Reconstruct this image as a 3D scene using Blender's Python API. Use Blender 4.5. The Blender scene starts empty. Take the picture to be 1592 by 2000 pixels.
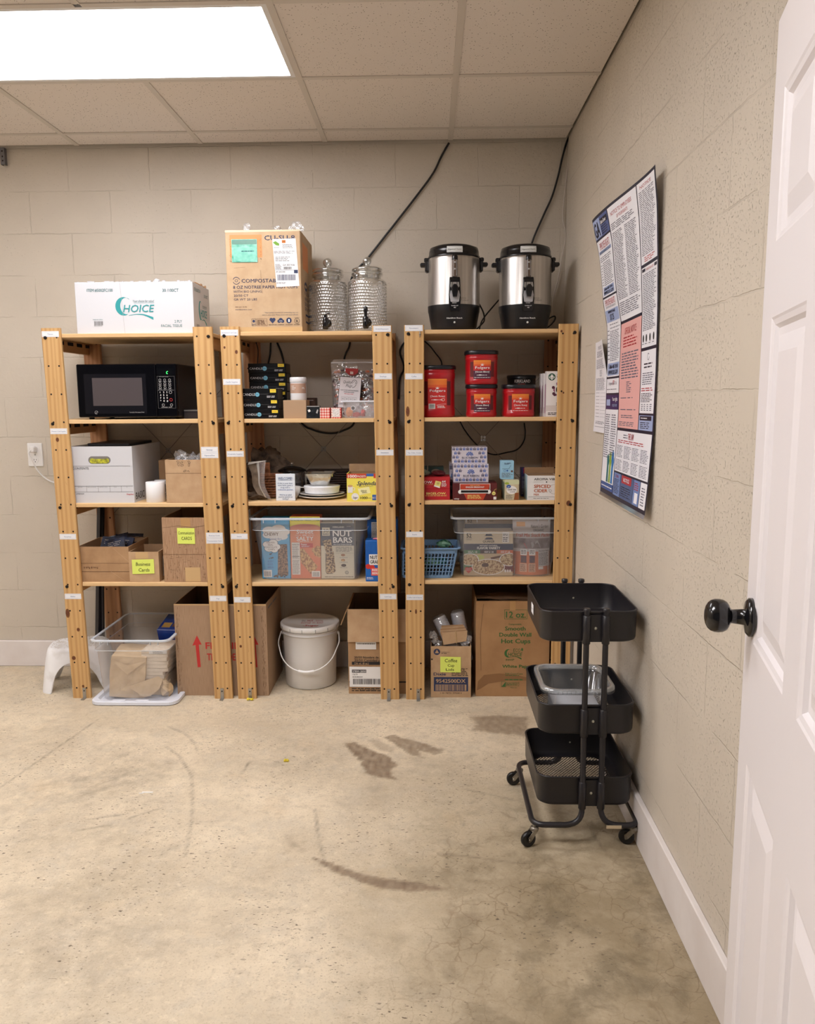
import bpy, math, random
from math import sin, cos, pi, radians
from mathutils import Vector, Matrix
random.seed(11)
scene = bpy.context.scene
COL = scene.collection

# ---------------------------------------------------------------- camera
CAM_F, CAM_PITCH, CAM_YAW, CAM_ROLL, CAM_H = 1562.68, 0.1408, 0.0264, -0.0058, 1.4178
_c, _s = cos(CAM_YAW), sin(CAM_YAW)
_F = Vector((-_s*cos(CAM_PITCH), _c*cos(CAM_PITCH), -sin(CAM_PITCH)))
_R0 = Vector((_c, _s, 0)); _U0 = Vector((-_s*sin(CAM_PITCH), _c*sin(CAM_PITCH), cos(CAM_PITCH)))
_R = _R0*cos(CAM_ROLL) + _U0*sin(CAM_ROLL); _U = _U0*cos(CAM_ROLL) - _R0*sin(CAM_ROLL)
EYE = Vector((0, 0, CAM_H))
cam_data = bpy.data.cameras.new('camera')
cam_data.sensor_fit = 'HORIZONTAL'; cam_data.sensor_width = 36.0
cam_data.lens = CAM_F/1592*36.0
cam_data.clip_start = 0.05
cam = bpy.data.objects.new('camera', cam_data); COL.objects.link(cam)
cam.matrix_world = Matrix(((_R.x, _U.x, -_F.x, 0), (_R.y, _U.y, -_F.y, 0), (_R.z, _U.z, -_F.z, CAM_H), (0, 0, 0, 1)))
scene.camera = cam

# ---------------------------------------------------------------- light level
LAMP_POWER, ADDED_LAMP_POWER = 10.5, 18.0          # emission of the troffers by the shelves / of the added ones by the doorway
WORLD_FILL = 0.06          # daylight-grey light arriving through the open doorway side
EXPOSURE = 0.34
world = bpy.data.worlds.new('hallway_light'); scene.world = world; world.use_nodes = True
_bg = world.node_tree.nodes['Background']
_bg.inputs[0].default_value = (.98, 0.975, 1.0, 1); _bg.inputs[1].default_value = WORLD_FILL
scene.view_settings.view_transform = 'Standard'; scene.view_settings.look = 'None'
scene.view_settings.exposure = EXPOSURE; scene.view_settings.gamma = 1.0
scene.view_settings.use_curve_mapping = False
scene.cycles.transparent_max_bounces = 24

# real depth planes of the room (metres): where a sight line meets them
def _ray(px, py): return _F + _R*((px-796)/CAM_F) - _U*((py-1000)/CAM_F)
def on_y(px, py, Y): d = _ray(px, py); return EYE + d*(Y/d.y)
def on_z(px, py, z): d = _ray(px, py); return EYE + d*((z-CAM_H)/d.z)
def on_x(px, py, x): d = _ray(px, py); return EYE + d*(x/d.x)
def span(px0, px1, py, Y): return on_y(px0, py, Y).x, on_y(px1, py, Y).x

CEIL = 2.655; WALL_B = 4.12; WALL_R = 0.681; SHELF_F = 3.652
TOP1, LEV2, LEV3, LEV4 = 1.719, 1.330, 0.948, 0.567

# ---------------------------------------------------------------- materials
def lin(c):
    c = c/255.0
    return c/12.92 if c <= 0.04045 else ((c+0.055)/1.055)**2.4
def rgb(c): return (lin(c[0]), lin(c[1]), lin(c[2]), 1)
_M = {}
def mk(name, col, rough=.6, metal=0, col2=None, vscale=14, bump=0, bscale=90, stretch=(1, 1, 1), spec=.5, emit=0, detail=4, lo=.35, hi=.65, coat=0):
    if name in _M: return _M[name]
    m = bpy.data.materials.new(name); m.use_nodes = True; nt = m.node_tree; b = nt.nodes['Principled BSDF']
    b.inputs['Base Color'].default_value = rgb(col); b.inputs['Roughness'].default_value = rough
    b.inputs['Metallic'].default_value = metal; b.inputs['Specular IOR Level'].default_value = spec
    if coat: b.inputs['Coat Weight'].default_value = coat; b.inputs['Coat Roughness'].default_value = .08
    if emit:
        b.inputs['Emission Color'].default_value = rgb(col); b.inputs['Emission Strength'].default_value = emit
    if col2 or bump:
        tc = nt.nodes.new('ShaderNodeTexCoord'); mp = nt.nodes.new('ShaderNodeMapping')
        nt.links.new(tc.outputs['Object'], mp.inputs['Vector']); mp.inputs['Scale'].default_value = stretch
    if col2:
        n = nt.nodes.new('ShaderNodeTexNoise'); n.inputs['Scale'].default_value = vscale; n.inputs['Detail'].default_value = detail
        r = nt.nodes.new('ShaderNodeMapRange'); r.inputs[1].default_value = lo; r.inputs[2].default_value = hi
        mx = nt.nodes.new('ShaderNodeMix'); mx.data_type = 'RGBA'
        mx.inputs[6].default_value = rgb(col); mx.inputs[7].default_value = rgb(col2)
        nt.links.new(mp.outputs[0], n.inputs['Vector']); nt.links.new(n.outputs['Fac'], r.inputs[0])
        nt.links.new(r.outputs[0], mx.inputs[0]); nt.links.new(mx.outputs[2], b.inputs['Base Color'])
    if bump:
        n2 = nt.nodes.new('ShaderNodeTexNoise'); n2.inputs['Scale'].default_value = bscale; n2.inputs['Detail'].default_value = 5
        bp = nt.nodes.new('ShaderNodeBump'); bp.inputs['Strength'].default_value = bump; bp.inputs['Distance'].default_value = .004
        nt.links.new(mp.outputs[0], n2.inputs['Vector']); nt.links.new(n2.outputs['Fac'], bp.inputs['Height'])
        nt.links.new(bp.outputs[0], b.inputs['Normal'])
    _M[name] = m; return m

def clear(name, tint=(235, 238, 242), body=.2, gloss=.1, rough=.25, bump=0, bscale=150):
    """thin see-through plastic or glass sheet"""
    if name in _M: return _M[name]
    m = bpy.data.materials.new(name); m.use_nodes = True; nt = m.node_tree; nt.nodes.clear()
    N = nt.nodes.new; L = nt.links.new
    out = N('ShaderNodeOutputMaterial'); tr = N('ShaderNodeBsdfTransparent'); tr.inputs[0].default_value = tuple(1-(1-v)*.22 for v in rgb(tint)[:3])+(1,)
    df = N('ShaderNodeBsdfDiffuse'); df.inputs[0].default_value = rgb(tint)
    gl = N('ShaderNodeBsdfGlossy'); gl.inputs['Roughness'].default_value = rough; gl.inputs[0].default_value = (.9, .9, .9, 1)
    lw = N('ShaderNodeLayerWeight'); lw.inputs['Blend'].default_value = .35
    m1 = N('ShaderNodeMixShader'); m1.inputs[0].default_value = body; L(tr.outputs[0], m1.inputs[1]); L(df.outputs[0], m1.inputs[2])
    mm = N('ShaderNodeMath'); mm.operation = 'MULTIPLY_ADD'; L(lw.outputs['Facing'], mm.inputs[0]); mm.inputs[1].default_value = gloss*3; mm.inputs[2].default_value = gloss*.5
    mm.use_clamp = True
    m2 = N('ShaderNodeMixShader'); L(mm.outputs[0], m2.inputs[0]); L(m1.outputs[0], m2.inputs[1]); L(gl.outputs[0], m2.inputs[2])
    L(m2.outputs[0], out.inputs[0])
    if bump:
        tc = N('ShaderNodeTexCoord'); n2 = N('ShaderNodeTexNoise'); n2.inputs['Scale'].default_value = bscale
        bp = N('ShaderNodeBump'); bp.inputs['Strength'].default_value = bump; bp.inputs['Distance'].default_value = .004
        L(tc.outputs['Object'], n2.inputs['Vector']); L(n2.outputs['Fac'], bp.inputs['Height'])
        L(bp.outputs[0], gl.inputs['Normal']); L(bp.outputs[0], df.inputs['Normal']); L(bp.outputs[0], lw.inputs['Normal'])
    _M[name] = m; return m

def wood(name, c1, c2, axis='Z', scale=1.0):
    if name in _M: return _M[name]
    m = bpy.data.materials.new(name); m.use_nodes = True; nt = m.node_tree; b = nt.nodes['Principled BSDF']; N = nt.nodes.new; L = nt.links.new
    tc = N('ShaderNodeTexCoord'); mp = N('ShaderNodeMapping'); L(tc.outputs['Object'], mp.inputs[0])
    st = {'Z': (26, 26, 1.3), 'X': (1.3, 26, 26), 'Y': (26, 1.3, 26)}[axis]
    mp.inputs['Scale'].default_value = tuple(v*scale for v in st)
    n = N('ShaderNodeTexNoise'); n.inputs['Scale'].default_value = 1.0; n.inputs['Detail'].default_value = 6; n.inputs['Distortion'].default_value = 1.4
    L(mp.outputs[0], n.inputs['Vector'])
    w = N('ShaderNodeTexWave'); w.inputs['Scale'].default_value = .5; w.inputs['Distortion'].default_value = 9; w.inputs['Detail'].default_value = 2
    w.inputs['Detail Scale'].default_value = .6
    w.bands_direction = 'X' if axis != 'X' else 'Y'
    L(mp.outputs[0], w.inputs['Vector'])
    a = N('ShaderNodeMath'); a.operation = 'MULTIPLY'; L(n.outputs['Fac'], a.inputs[0]); L(w.outputs['Fac'], a.inputs[1])
    r = N('ShaderNodeMapRange'); r.inputs[1].default_value = .10; r.inputs[2].default_value = .80; L(a.outputs[0], r.inputs[0])
    mx = N('ShaderNodeMix'); mx.data_type = 'RGBA'; mx.inputs[6].default_value = rgb(c1); mx.inputs[7].default_value = rgb(c2)
    L(r.outputs[0], mx.inputs[0]); L(mx.outputs[2], b.inputs['Base Color']); b.inputs['Roughness'].default_value = .55
    b.inputs['Specular IOR Level'].default_value = .3
    bp = N('ShaderNodeBump'); bp.inputs['Strength'].default_value = .12; bp.inputs['Distance'].default_value = .002; L(n.outputs['Fac'], bp.inputs['Height']); L(bp.outputs[0], b.inputs['Normal'])
    _M[name] = m; return m

# ---------------------------------------------------------------- mesh helpers
_TXT = {}
def glyphs(s, bold=0, shear=0):
    k = (s, bold, shear)
    if k in _TXT: return _TXT[k]
    cu = bpy.data.curves.new('lettering', 'FONT'); cu.body = s; cu.size = 1; cu.shear = shear
    cu.resolution_u = 2; cu.fill_mode = 'FRONT'
    o = bpy.data.objects.new('lettering', cu); COL.objects.link(o)
    dg = bpy.context.evaluated_depsgraph_get(); ev = o.evaluated_get(dg); me = ev.to_mesh()
    vs = [(v.co.x, v.co.y, 0) for v in me.vertices]; fs = [tuple(p.vertices) for p in me.polygons]
    ev.to_mesh_clear()
    if bold:                                                            # heavier lettering: the outline struck three times side by side
        n = len(vs); base = list(vs); fb = list(fs)
        for k, (dx, dy) in enumerate(((bold*.8, 0), (-bold*.8, 0), (0, bold*.5), (0, -bold*.5))):
            vs += [(x+dx, y+dy, .12*(k+1)) for x, y, q in base]; fs += [tuple(i+n*(k+1) for i in f) for f in fb]
    bpy.data.objects.remove(o); bpy.data.curves.remove(cu)
    _TXT[k] = (vs, fs); return _TXT[k]

class MB:
    """collects shapes and links them as one mesh object"""
    def __init__(s): s.v = []; s.f = []; s.m = []; s.sm = []; s.mats = []; s.T = None
    def mi(s, mat):
        if mat not in s.mats: s.mats.append(mat)
        return s.mats.index(mat)
    def add(s, vs, fs, mat, smooth=False):
        n = len(s.v); i = s.mi(mat)
        for v in vs:
            v = Vector(v)
            s.v.append(s.T @ v if s.T else v)
        for f in fs: s.f.append(tuple(n+a for a in f)); s.m.append(i); s.sm.append(smooth)
    def box(s, x0, x1, y0, y1, z0, z1, mat, ch=0):
        if x1 < x0: x0, x1 = x1, x0
        if y1 < y0: y0, y1 = y1, y0
        if z1 < z0: z0, z1 = z1, z0
        if ch <= 0:
            vs = [(x, y, z) for z in (z0, z1) for y in (y0, y1) for x in (x0, x1)]
            s.add(vs, [(0, 2, 3, 1), (4, 5, 7, 6), (0, 1, 5, 4), (2, 6, 7, 3), (0, 4, 6, 2), (1, 3, 7, 5)], mat); return
        ch = min(ch, (x1-x0)*.49, (y1-y0)*.49, (z1-z0)*.49)
        X, Y, Z = (x0, x1), (y0, y1), (z0, z1); vs = []; ix = {}
        for a in (0, 1):
            for b in (0, 1):
                for c in (0, 1):
                    sx, sy, sz = (1, -1)[a], (1, -1)[b], (1, -1)[c]
                    ix[a, b, c, 0] = len(vs); vs.append((X[a], Y[b]+sy*ch, Z[c]+sz*ch))
                    ix[a, b, c, 1] = len(vs); vs.append((X[a]+sx*ch, Y[b], Z[c]+sz*ch))
                    ix[a, b, c, 2] = len(vs); vs.append((X[a]+sx*ch, Y[b]+sy*ch, Z[c]))
        fs = []
        for a in (0, 1):
            q = [ix[a, 0, 0, 0], ix[a, 1, 0, 0], ix[a, 1, 1, 0], ix[a, 0, 1, 0]]; fs.append(tuple(q if a else q[::-1]))
            q = [ix[0, a, 0, 1], ix[1, a, 0, 1], ix[1, a, 1, 1], ix[0, a, 1, 1]]; fs.append(tuple(q[::-1] if a else q))
            q = [ix[0, 0, a, 2], ix[1, 0, a, 2], ix[1, 1, a, 2], ix[0, 1, a, 2]]; fs.append(tuple(q if a else q[::-1]))
        for a in (0, 1):
            for b in (0, 1):
                fs.append((ix[a, b, 0, 0], ix[a, b, 0, 1], ix[a, b, 1, 1], ix[a, b, 1, 0]))
                fs.append((ix[a, 0, b, 0], ix[a, 0, b, 2], ix[a, 1, b, 2], ix[a, 1, b, 0]))
                fs.append((ix[0, a, b, 1], ix[0, a, b, 2], ix[1, a, b, 2], ix[1, a, b, 1]))
                for c in (0, 1): fs.append((ix[a, b, c, 0], ix[a, b, c, 1], ix[a, b, c, 2]))
        s.add(vs, fs, mat)
    def hexa(s, b4, t4, mat):
        """bottom quad + top quad, both counter-clockwise seen from above"""
        s.add(list(b4)+list(t4), [(3, 2, 1, 0), (4, 5, 6, 7), (0, 1, 5, 4), (1, 2, 6, 5), (2, 3, 7, 6), (3, 0, 4, 7)], mat)
    def poly(s, pts, mat): s.add(pts, [tuple(range(len(pts)))], mat)
    def lathe(s, prof, mat, c=(0, 0, 0), seg=40, n=2.0, sx=1, sy=1, cap0=True, cap1=True, rfun=None, smooth=True, axis=None):
        vs = []; fs = []; k = len(prof)
        A = Matrix.Identity(3)
        if axis: A = Vector((0, 0, 1)).rotation_difference(Vector(axis)).to_matrix()
        for j, (r, z) in enumerate(prof):
            for i in range(seg):
                t = 2*pi*i/seg; ct, st = cos(t), sin(t)
                q = (abs(ct)**n + abs(st)**n)**(-1/n) if n != 2 else 1
                rr = r*q*(rfun(t, z, j) if rfun else 1)
                p = A @ Vector((rr*ct*sx, rr*st*sy, z)); vs.append((c[0]+p.x, c[1]+p.y, c[2]+p.z))
        for j in range(k-1):
            for i in range(seg):
                i2 = (i+1) % seg; fs.append((j*seg+i, j*seg+i2, (j+1)*seg+i2, (j+1)*seg+i))
        s.add(vs, fs, mat, smooth)
        if cap0: s.add([vs[i] for i in range(seg)][::-1], [tuple(range(seg))], mat)
        if cap1: s.add([vs[(k-1)*seg+i] for i in range(seg)], [tuple(range(seg))], mat)
    def tube(s, path, r, mat, seg=8, closed=False, caps=True, flat=None):
        P = [Vector(p) for p in path]; n = len(P); vs = []; fs = []; prev = None
        for i, p in enumerate(P):
            a = P[(i-1) % n] if (closed or i > 0) else p; b = P[(i+1) % n] if (closed or i < n-1) else p
            t = (b-a).normalized()
            if prev is None:
                u = t.cross(Vector((0, 0, 1)));
                if u.length < 1e-4: u = t.cross(Vector((0, 1, 0)))
                u.normalize()
            else:
                u = (prev - t*prev.dot(t))
                if u.length < 1e-5: u = t.orthogonal()
                u.normalize()
            prev = u; w = t.cross(u)
            ra = r(i/(n-1)) if callable(r) else r
            for k in range(seg):
                q = 2*pi*k/seg + (pi/4 if seg == 4 else 0)
                f2 = flat if flat else 1
                vs.append(p + u*cos(q)*ra + w*sin(q)*ra*f2)
        m = n if closed else n-1
        for i in range(m):
            for k in range(seg):
                k2 = (k+1) % seg; j = (i+1) % n
                fs.append((i*seg+k, i*seg+k2, j*seg+k2, j*seg+k))
        s.add(vs, fs, mat, seg > 4)
        if caps and not closed:
            s.add(vs[:seg][::-1], [tuple(range(seg))], mat); s.add(vs[-seg:], [tuple(range(seg))], mat)
    def grid(s, fn, nu, nv, mat, smooth=True):
        vs = [fn(i/nu, j/nv) for j in range(nv+1) for i in range(nu+1)]
        fs = [(j*(nu+1)+i, j*(nu+1)+i+1, (j+1)*(nu+1)+i+1, (j+1)*(nu+1)+i) for j in range(nv) for i in range(nu)]
        s.add(vs, fs, mat, smooth)
    def loops(s, rings, mat, cap0=True, cap1=True, smooth=False):
        n = len(rings[0]); vs = [p for r in rings for p in r]; fs = []
        for j in range(len(rings)-1):
            for i in range(n):
                i2 = (i+1) % n; fs.append((j*n+i, j*n+i2, (j+1)*n+i2, (j+1)*n+i))
        s.add(vs, fs, mat, smooth)
        if cap0: s.add(rings[0][::-1], [tuple(range(n))], mat)
        if cap1: s.add(rings[-1], [tuple(range(n))], mat)
    def build(s, name, parent=None, off=(0, 0, 0)):
        me = bpy.data.meshes.new(name); o = Vector(off)
        me.from_pydata([v-o for v in s.v], [], s.f)
        for m in s.mats: me.materials.append(m)
        me.polygons.foreach_set('material_index', s.m); me.polygons.foreach_set('use_smooth', s.sm); me.update()
        ob = bpy.data.objects.new(name, me); COL.objects.link(ob)
        if parent: ob.parent = parent
        return ob

def rrect(x0, x1, y0, y1, r, z, k=5):
    """rounded rectangle ring, counter-clockwise"""
    out = []
    for cx, cy, a0 in ((x1-r, y1-r, 0), (x0+r, y1-r, 90), (x0+r, y0+r, 180), (x1-r, y0+r, 270)):
        for i in range(k+1):
            a = radians(a0+90*i/k); out.append((cx+r*cos(a), cy+r*sin(a), z))
    return out
def spline(pts, n=10):
    P = [Vector(p) for p in pts]; P = [P[0]*2-P[1]] + P + [P[-1]*2-P[-2]]; out = []
    for i in range(1, len(P)-2):
        a, b, c, d = P[i-1:i+3]
        for k in range(n):
            t = k/n; out.append(.5*((2*b) + (c-a)*t + (2*a-5*b+4*c-d)*t*t + (3*b-a-3*c+d)*t**3))
    out.append(P[-2]); return out

class Face:
    """a printed surface: picture coordinates on the face -> points just above it"""
    def __init__(s, mb, fn, px, iso=1.0, sub=0, base=0):
        s.mb = mb; s.fn = fn; s.x0, s.y0, s.x1, s.y1 = px; s.iso = iso; s.sub = sub; s.base = base; s.n = 0
    @staticmethod
    def flat(mb, O, R, D, px, base=0):
        O, R, D = Vector(O), Vector(R), Vector(D); N = D.cross(R).normalized()
        w = abs(px[2]-px[0]); h = abs(px[3]-px[1])
        return Face(mb, lambda u, v, l: O+R*u+D*v+N*(.0004*l), px, (D.length/h)/(R.length/w), 0, base)
    def to(s, mb, base=1): return Face(mb, s.fn, (s.x0, s.y0, s.x1, s.y1), s.iso, s.sub, base)
    def p(s, x, y, l=1): return s.fn((x-s.x0)/(s.x1-s.x0), (y-s.y0)/(s.y1-s.y0), l+s.base+.02*(s.n % 32))
    def poly(s, pts, mat, l=1):
        s.n += 1
        P = [s.p(x, y, l) for x, y in pts]
        a = sum(pts[i][0]*pts[(i+1) % len(pts)][1]-pts[(i+1) % len(pts)][0]*pts[i][1] for i in range(len(pts)))
        if a > 0: P = P[::-1]
        s.mb.poly(P, mat)
    def rect(s, x0, y0, x1, y1, mat, l=1):
        if not s.sub: s.poly([(x0, y0), (x1, y0), (x1, y1), (x0, y1)], mat, l); return
        nx = max(1, int(abs(x1-x0)/(s.x1-s.x0)*s.sub+.99)); s.n += 1; ny = max(1, int(abs(y1-y0)/abs(s.y1-s.y0)*s.sub+.99))
        vs = [s.p(x0+(x1-x0)*i/nx, y0+(y1-y0)*j/ny, l) for j in range(ny+1) for i in range(nx+1)]
        s.mb.add(vs, [(j*(nx+1)+i, (j+1)*(nx+1)+i, (j+1)*(nx+1)+i+1, j*(nx+1)+i+1) for j in range(ny) for i in range(nx)], mat, True)
    def text(s, t, x0, yb, yt, mat, x1=None, l=2, bold=0, shear=0, center=None, rot=0):
        vs, fs = glyphs(t, bold, shear)
        if not vs: return
        xs = [v[0] for v in vs]; a, b = min(xs), max(xs); sy = (yb-yt)/.73
        if x1 is not None: sx = (x1-x0)/(b-a)
        else:
            sx = abs(sy)*s.iso
            if center is not None: x0 = center-(b-a)*sx/2
        P = []
        for x, y, q in vs:
            X, Y = x0+(x-a)*sx, yb-y*sy
            if rot:
                cx = (x0 + x0+(b-a)*sx)/2; cy = (yb+yt)/2; dx, dy = X-cx, Y-cy
                X, Y = cx+dx*cos(rot)-dy*sin(rot), cy+dx*sin(rot)+dy*cos(rot)
            P.append(s.p(X, Y, l+q))
        s.mb.add(P, fs, mat)
    def disc(s, cx, cy, rx, mat, ry=None, l=1, n=20, a0=0, a1=360):
        ry = rx/s.iso if ry is None else ry
        pts = [(cx+rx*cos(radians(a0+(a1-a0)*i/n)), cy+ry*sin(radians(a0+(a1-a0)*i/n))) for i in range(n+(a1-a0 < 360))]
        s.poly(pts, mat, l)
    def ring(s, cx, cy, rx, w, mat, ry=None, l=1, n=20, a0=0, a1=360):
        ry = rx/s.iso if ry is None else ry
        s.line([(cx+rx*cos(radians(a0+(a1-a0)*i/n)), cy+ry*sin(radians(a0+(a1-a0)*i/n))) for i in range(n+1)], w, mat, l)
    def line(s, pts, w, mat, l=1):
        for (xa, ya), (xb, yb) in zip(pts, pts[1:]):
            dx, dy = xb-xa, yb-ya; L = math.hypot(dx, dy)
            if L < 1e-6: continue
            nx, ny = -dy/L*w/2, dx/L*w/2
            s.poly([(xa+nx, ya+ny), (xb+nx, yb+ny), (xb-nx, yb-ny), (xa-nx, ya-ny)], mat, l)
    def frame(s, x0, y0, x1, y1, w, mat, l=1):
        s.rect(x0, y0, x1, y0+w, mat, l); s.rect(x0, y1-w, x1, y1, mat, l); s.rect(x0, y0, x0+w, y1, mat, l); s.rect(x1-w, y0, x1, y1, mat, l)
    def bars(s, x0, y0, x1, y1, mat, n=26, l=2, vert=True):
        rn = random.Random(int(x0*7+y0*3)); x = x0 if vert else y0; e = x1 if vert else y1; st = (e-x)/n/1.0
        while x < e-st*.3:
            w = st*rn.choice((.3, .45, .8))
            if vert: s.rect(x, y0, min(x+w, e), y1, mat, l)
            else: s.rect(x0, x, x1, min(x+w, e), mat, l)
            x += w+st*rn.choice((.35, .5, .7))
    def lines(s, x0, y0, x1, y1, n, mat, fill=.42, l=2, words=6, seed=0, ragged=.25):
        """rows of small print"""
        rn = random.Random(int(x0*13+y0*7)+seed); h = (y1-y0)/n; W = x1-x0
        for i in range(n):
            y = y0+h*(i+.25); x = x0; e = x1-W*ragged*rn.random()
            while x < e:
                w = W/words*rn.uniform(.5, 1.6); w = min(w, e-x)
                if w > W*.01: s.rect(x, y, x+w, y+h*fill, mat, l)
                x += w+W/words*.22

class Thing:
    def __init__(s, name, label, cat, loc=(0, 0, 0), rz=0, group=None, kind=None, tilt=None):
        s.name, s.label, s.cat, s.loc, s.rz, s.group, s.kind, s.tilt = name, label, cat, Vector(loc), rz, group, kind, tilt; s.parts = []
    def part(s, name='body', label=None, sub=None):
        m = MB(); s.parts.append((name, m, label, sub)); return m
    def done(s):
        """world-space shapes when rz == 0 and local == False"""
        local = getattr(s, 'local', False); off = (0, 0, 0) if local else s.loc
        parts = [p for p in s.parts if p[1].v]
        if len(parts) == 1:
            root = parts[0][1].build(s.name, None, off)
        else:
            root = bpy.data.objects.new(s.name, None); root.empty_display_size = .05; COL.objects.link(root)
            made = {}
            for nm, mb, lb, sub in parts:
                par = made[id(sub)] if sub is not None else root
                o = mb.build(nm, par, off); made[id(mb)] = o
                if lb: o['label'] = lb
        root.location = s.loc; root.rotation_euler = s.tilt if s.tilt else (0, 0, s.rz)
        if s.label: root['label'] = s.label
        if s.cat: root['category'] = s.cat
        if s.group: root['group'] = s.group
        if s.kind: root['kind'] = s.kind
        return root
def struct(name, mb):
    o = mb.build(name); o['kind'] = 'structure'; return o

# ================================================================= ROOM
def block_wall(name, along, col, seed, flat_hi, pit=.66):
    m = bpy.data.materials.new(name); m.use_nodes = True; nt = m.node_tree; b = nt.nodes['Principled BSDF']; N = nt.nodes.new; L = nt.links.new
    tc = N('ShaderNodeTexCoord'); sp = N('ShaderNodeSeparateXYZ'); L(tc.outputs['Object'], sp.inputs[0])
    cb = N('ShaderNodeCombineXYZ')
    ax = N('ShaderNodeMath'); ax.operation = 'ADD'; ax.inputs[1].default_value = -.0508 if along == 'X' else .12; L(sp.outputs[along], ax.inputs[0])
    az = N('ShaderNodeMath'); az.operation = 'ADD'; az.inputs[1].default_value = -.016; L(sp.outputs['Z'], az.inputs[0])
    L(ax.outputs[0], cb.inputs[0]); L(az.outputs[0], cb.inputs[1])
    wob = N('ShaderNodeTexNoise'); wob.inputs['Scale'].default_value = 22; wob.inputs['Detail'].default_value = 4; L(tc.outputs['Object'], wob.inputs['Vector'])
    wm = N('ShaderNodeVectorMath'); wm.operation = 'MULTIPLY_ADD'; wm.inputs[1].default_value = (.011, .011, 0); L(wob.outputs['Color'], wm.inputs[0]); L(cb.outputs[0], wm.inputs[2])
    br = N('ShaderNodeTexBrick'); br.inputs['Scale'].default_value = 1; br.inputs['Brick Width'].default_value = .4064; br.inputs['Row Height'].default_value = .2032
    br.inputs['Mortar Size'].default_value = .0026; br.inputs['Mortar Smooth'].default_value = .6; L(wm.outputs[0], br.inputs['Vector'])
    # joints filled with paint in places
    pn = N('ShaderNodeTexNoise'); pn.inputs['Scale'].default_value = 5.5; pn.inputs['Detail'].default_value = 5; L(tc.outputs['Object'], pn.inputs['Vector'])
    pr = N('ShaderNodeMapRange'); pr.inputs[1].default_value = .40; pr.inputs[2].default_value = .62; L(pn.outputs['Fac'], pr.inputs[0])
    jm = N('ShaderNodeMath'); jm.operation = 'MULTIPLY'; L(br.outputs['Fac'], jm.inputs[0]); L(pr.outputs[0], jm.inputs[1])
    # pock marks of the block face
    pk = N('ShaderNodeTexNoise'); pk.inputs['Scale'].default_value = 150; pk.inputs['Detail'].default_value = 3; pk.inputs['Roughness'].default_value = .55; L(tc.outputs['Object'], pk.inputs['Vector'])
    pk2 = N('ShaderNodeMapRange'); pk2.inputs[1].default_value = pit; pk2.inputs[2].default_value = pit+.05; L(pk.outputs['Fac'], pk2.inputs[0])
    zone = N('ShaderNodeTexNoise'); zone.inputs['Scale'].default_value = 2.6; zone.inputs['Detail'].default_value = 3; L(tc.outputs['Object'], zone.inputs['Vector'])
    zr = N('ShaderNodeMapRange'); zr.inputs[1].default_value = .34; zr.inputs[2].default_value = .62; L(zone.outputs['Fac'], zr.inputs[0])
    pm = N('ShaderNodeMath'); pm.operation = 'MULTIPLY'; L(pk2.outputs[0], pm.inputs[0]); L(zr.outputs[0], pm.inputs[1])
    fine = N('ShaderNodeTexNoise'); fine.inputs['Scale'].default_value = 55; fine.inputs['Detail'].default_value = 6; L(tc.outputs['Object'], fine.inputs['Vector'])
    big = N('ShaderNodeTexNoise'); big.inputs['Scale'].default_value = 4; big.inputs['Detail'].default_value = 2; L(tc.outputs['Object'], big.inputs['Vector'])
    h1 = N('ShaderNodeMath'); h1.operation = 'MULTIPLY_ADD'; h1.inputs[1].default_value = -.75; L(jm.outputs[0], h1.inputs[0])
    h0 = N('ShaderNodeMath'); h0.operation = 'MULTIPLY_ADD'; h0.inputs[1].default_value = .35; L(fine.outputs['Fac'], h0.inputs[0]); L(big.outputs['Fac'], h0.inputs[2])
    L(h0.outputs[0], h1.inputs[2])
    h2 = N('ShaderNodeMath'); h2.operation = 'MULTIPLY_ADD'; h2.inputs[1].default_value = -flat_hi; L(pm.outputs[0], h2.inputs[0]); L(h1.outputs[0], h2.inputs[2])
    bp = N('ShaderNodeBump'); bp.inputs['Strength'].default_value = .75; bp.inputs['Distance'].default_value = .006; L(h2.outputs[0], bp.inputs['Height']); L(bp.outputs[0], b.inputs['Normal'])
    mx = N('ShaderNodeMix'); mx.data_type = 'RGBA'; mx.inputs[6].default_value = rgb(col); mx.inputs[7].default_value = rgb(tuple(v*.94 for v in col)); L(big.outputs['Fac'], mx.inputs[0])
    L(mx.outputs[2], b.inputs['Base Color']); b.inputs['Roughness'].default_value = .62; b.inputs['Specular IOR Level'].default_value = .3
    return m
WALLC = (209, 199, 184)
back_mat = block_wall('painted_block_back', 'X', WALLC, 1, 1.4)
side_mat = block_wall('painted_block_side', 'Y', WALLC, 2, 3.2, .628)
XL, Y0 = -3.6, -0.9
m = MB(); m.box(XL-.1, WALL_R+.12, WALL_B, WALL_B+.12, -.02, 2.95, back_mat); struct('wall_back', m)
m = MB(); m.box(WALL_R, WALL_R+.12, Y0, WALL_B, -.02, 2.95, side_mat); struct('wall_right', m)
m = MB(); m.box(XL-.12, XL, Y0, WALL_B, -.02, 2.95, block_wall('painted_block_left', 'Y', WALLC, 3, 1)); struct('wall_left', m)
white_trim = mk('white_trim_paint', (232, 226, 224), .42, col2=(222, 214, 210), vscale=6, bump=.05, bscale=40)
m = MB(); m.box(XL, WALL_R-.016, WALL_B-.016, WALL_B, 0, .141, white_trim, .003); struct('baseboard_back', m)
m = MB(); m.box(WALL_R-.018, WALL_R, Y0, WALL_B, 0, .150, white_trim, .003); struct('baseboard_right', m)

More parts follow.
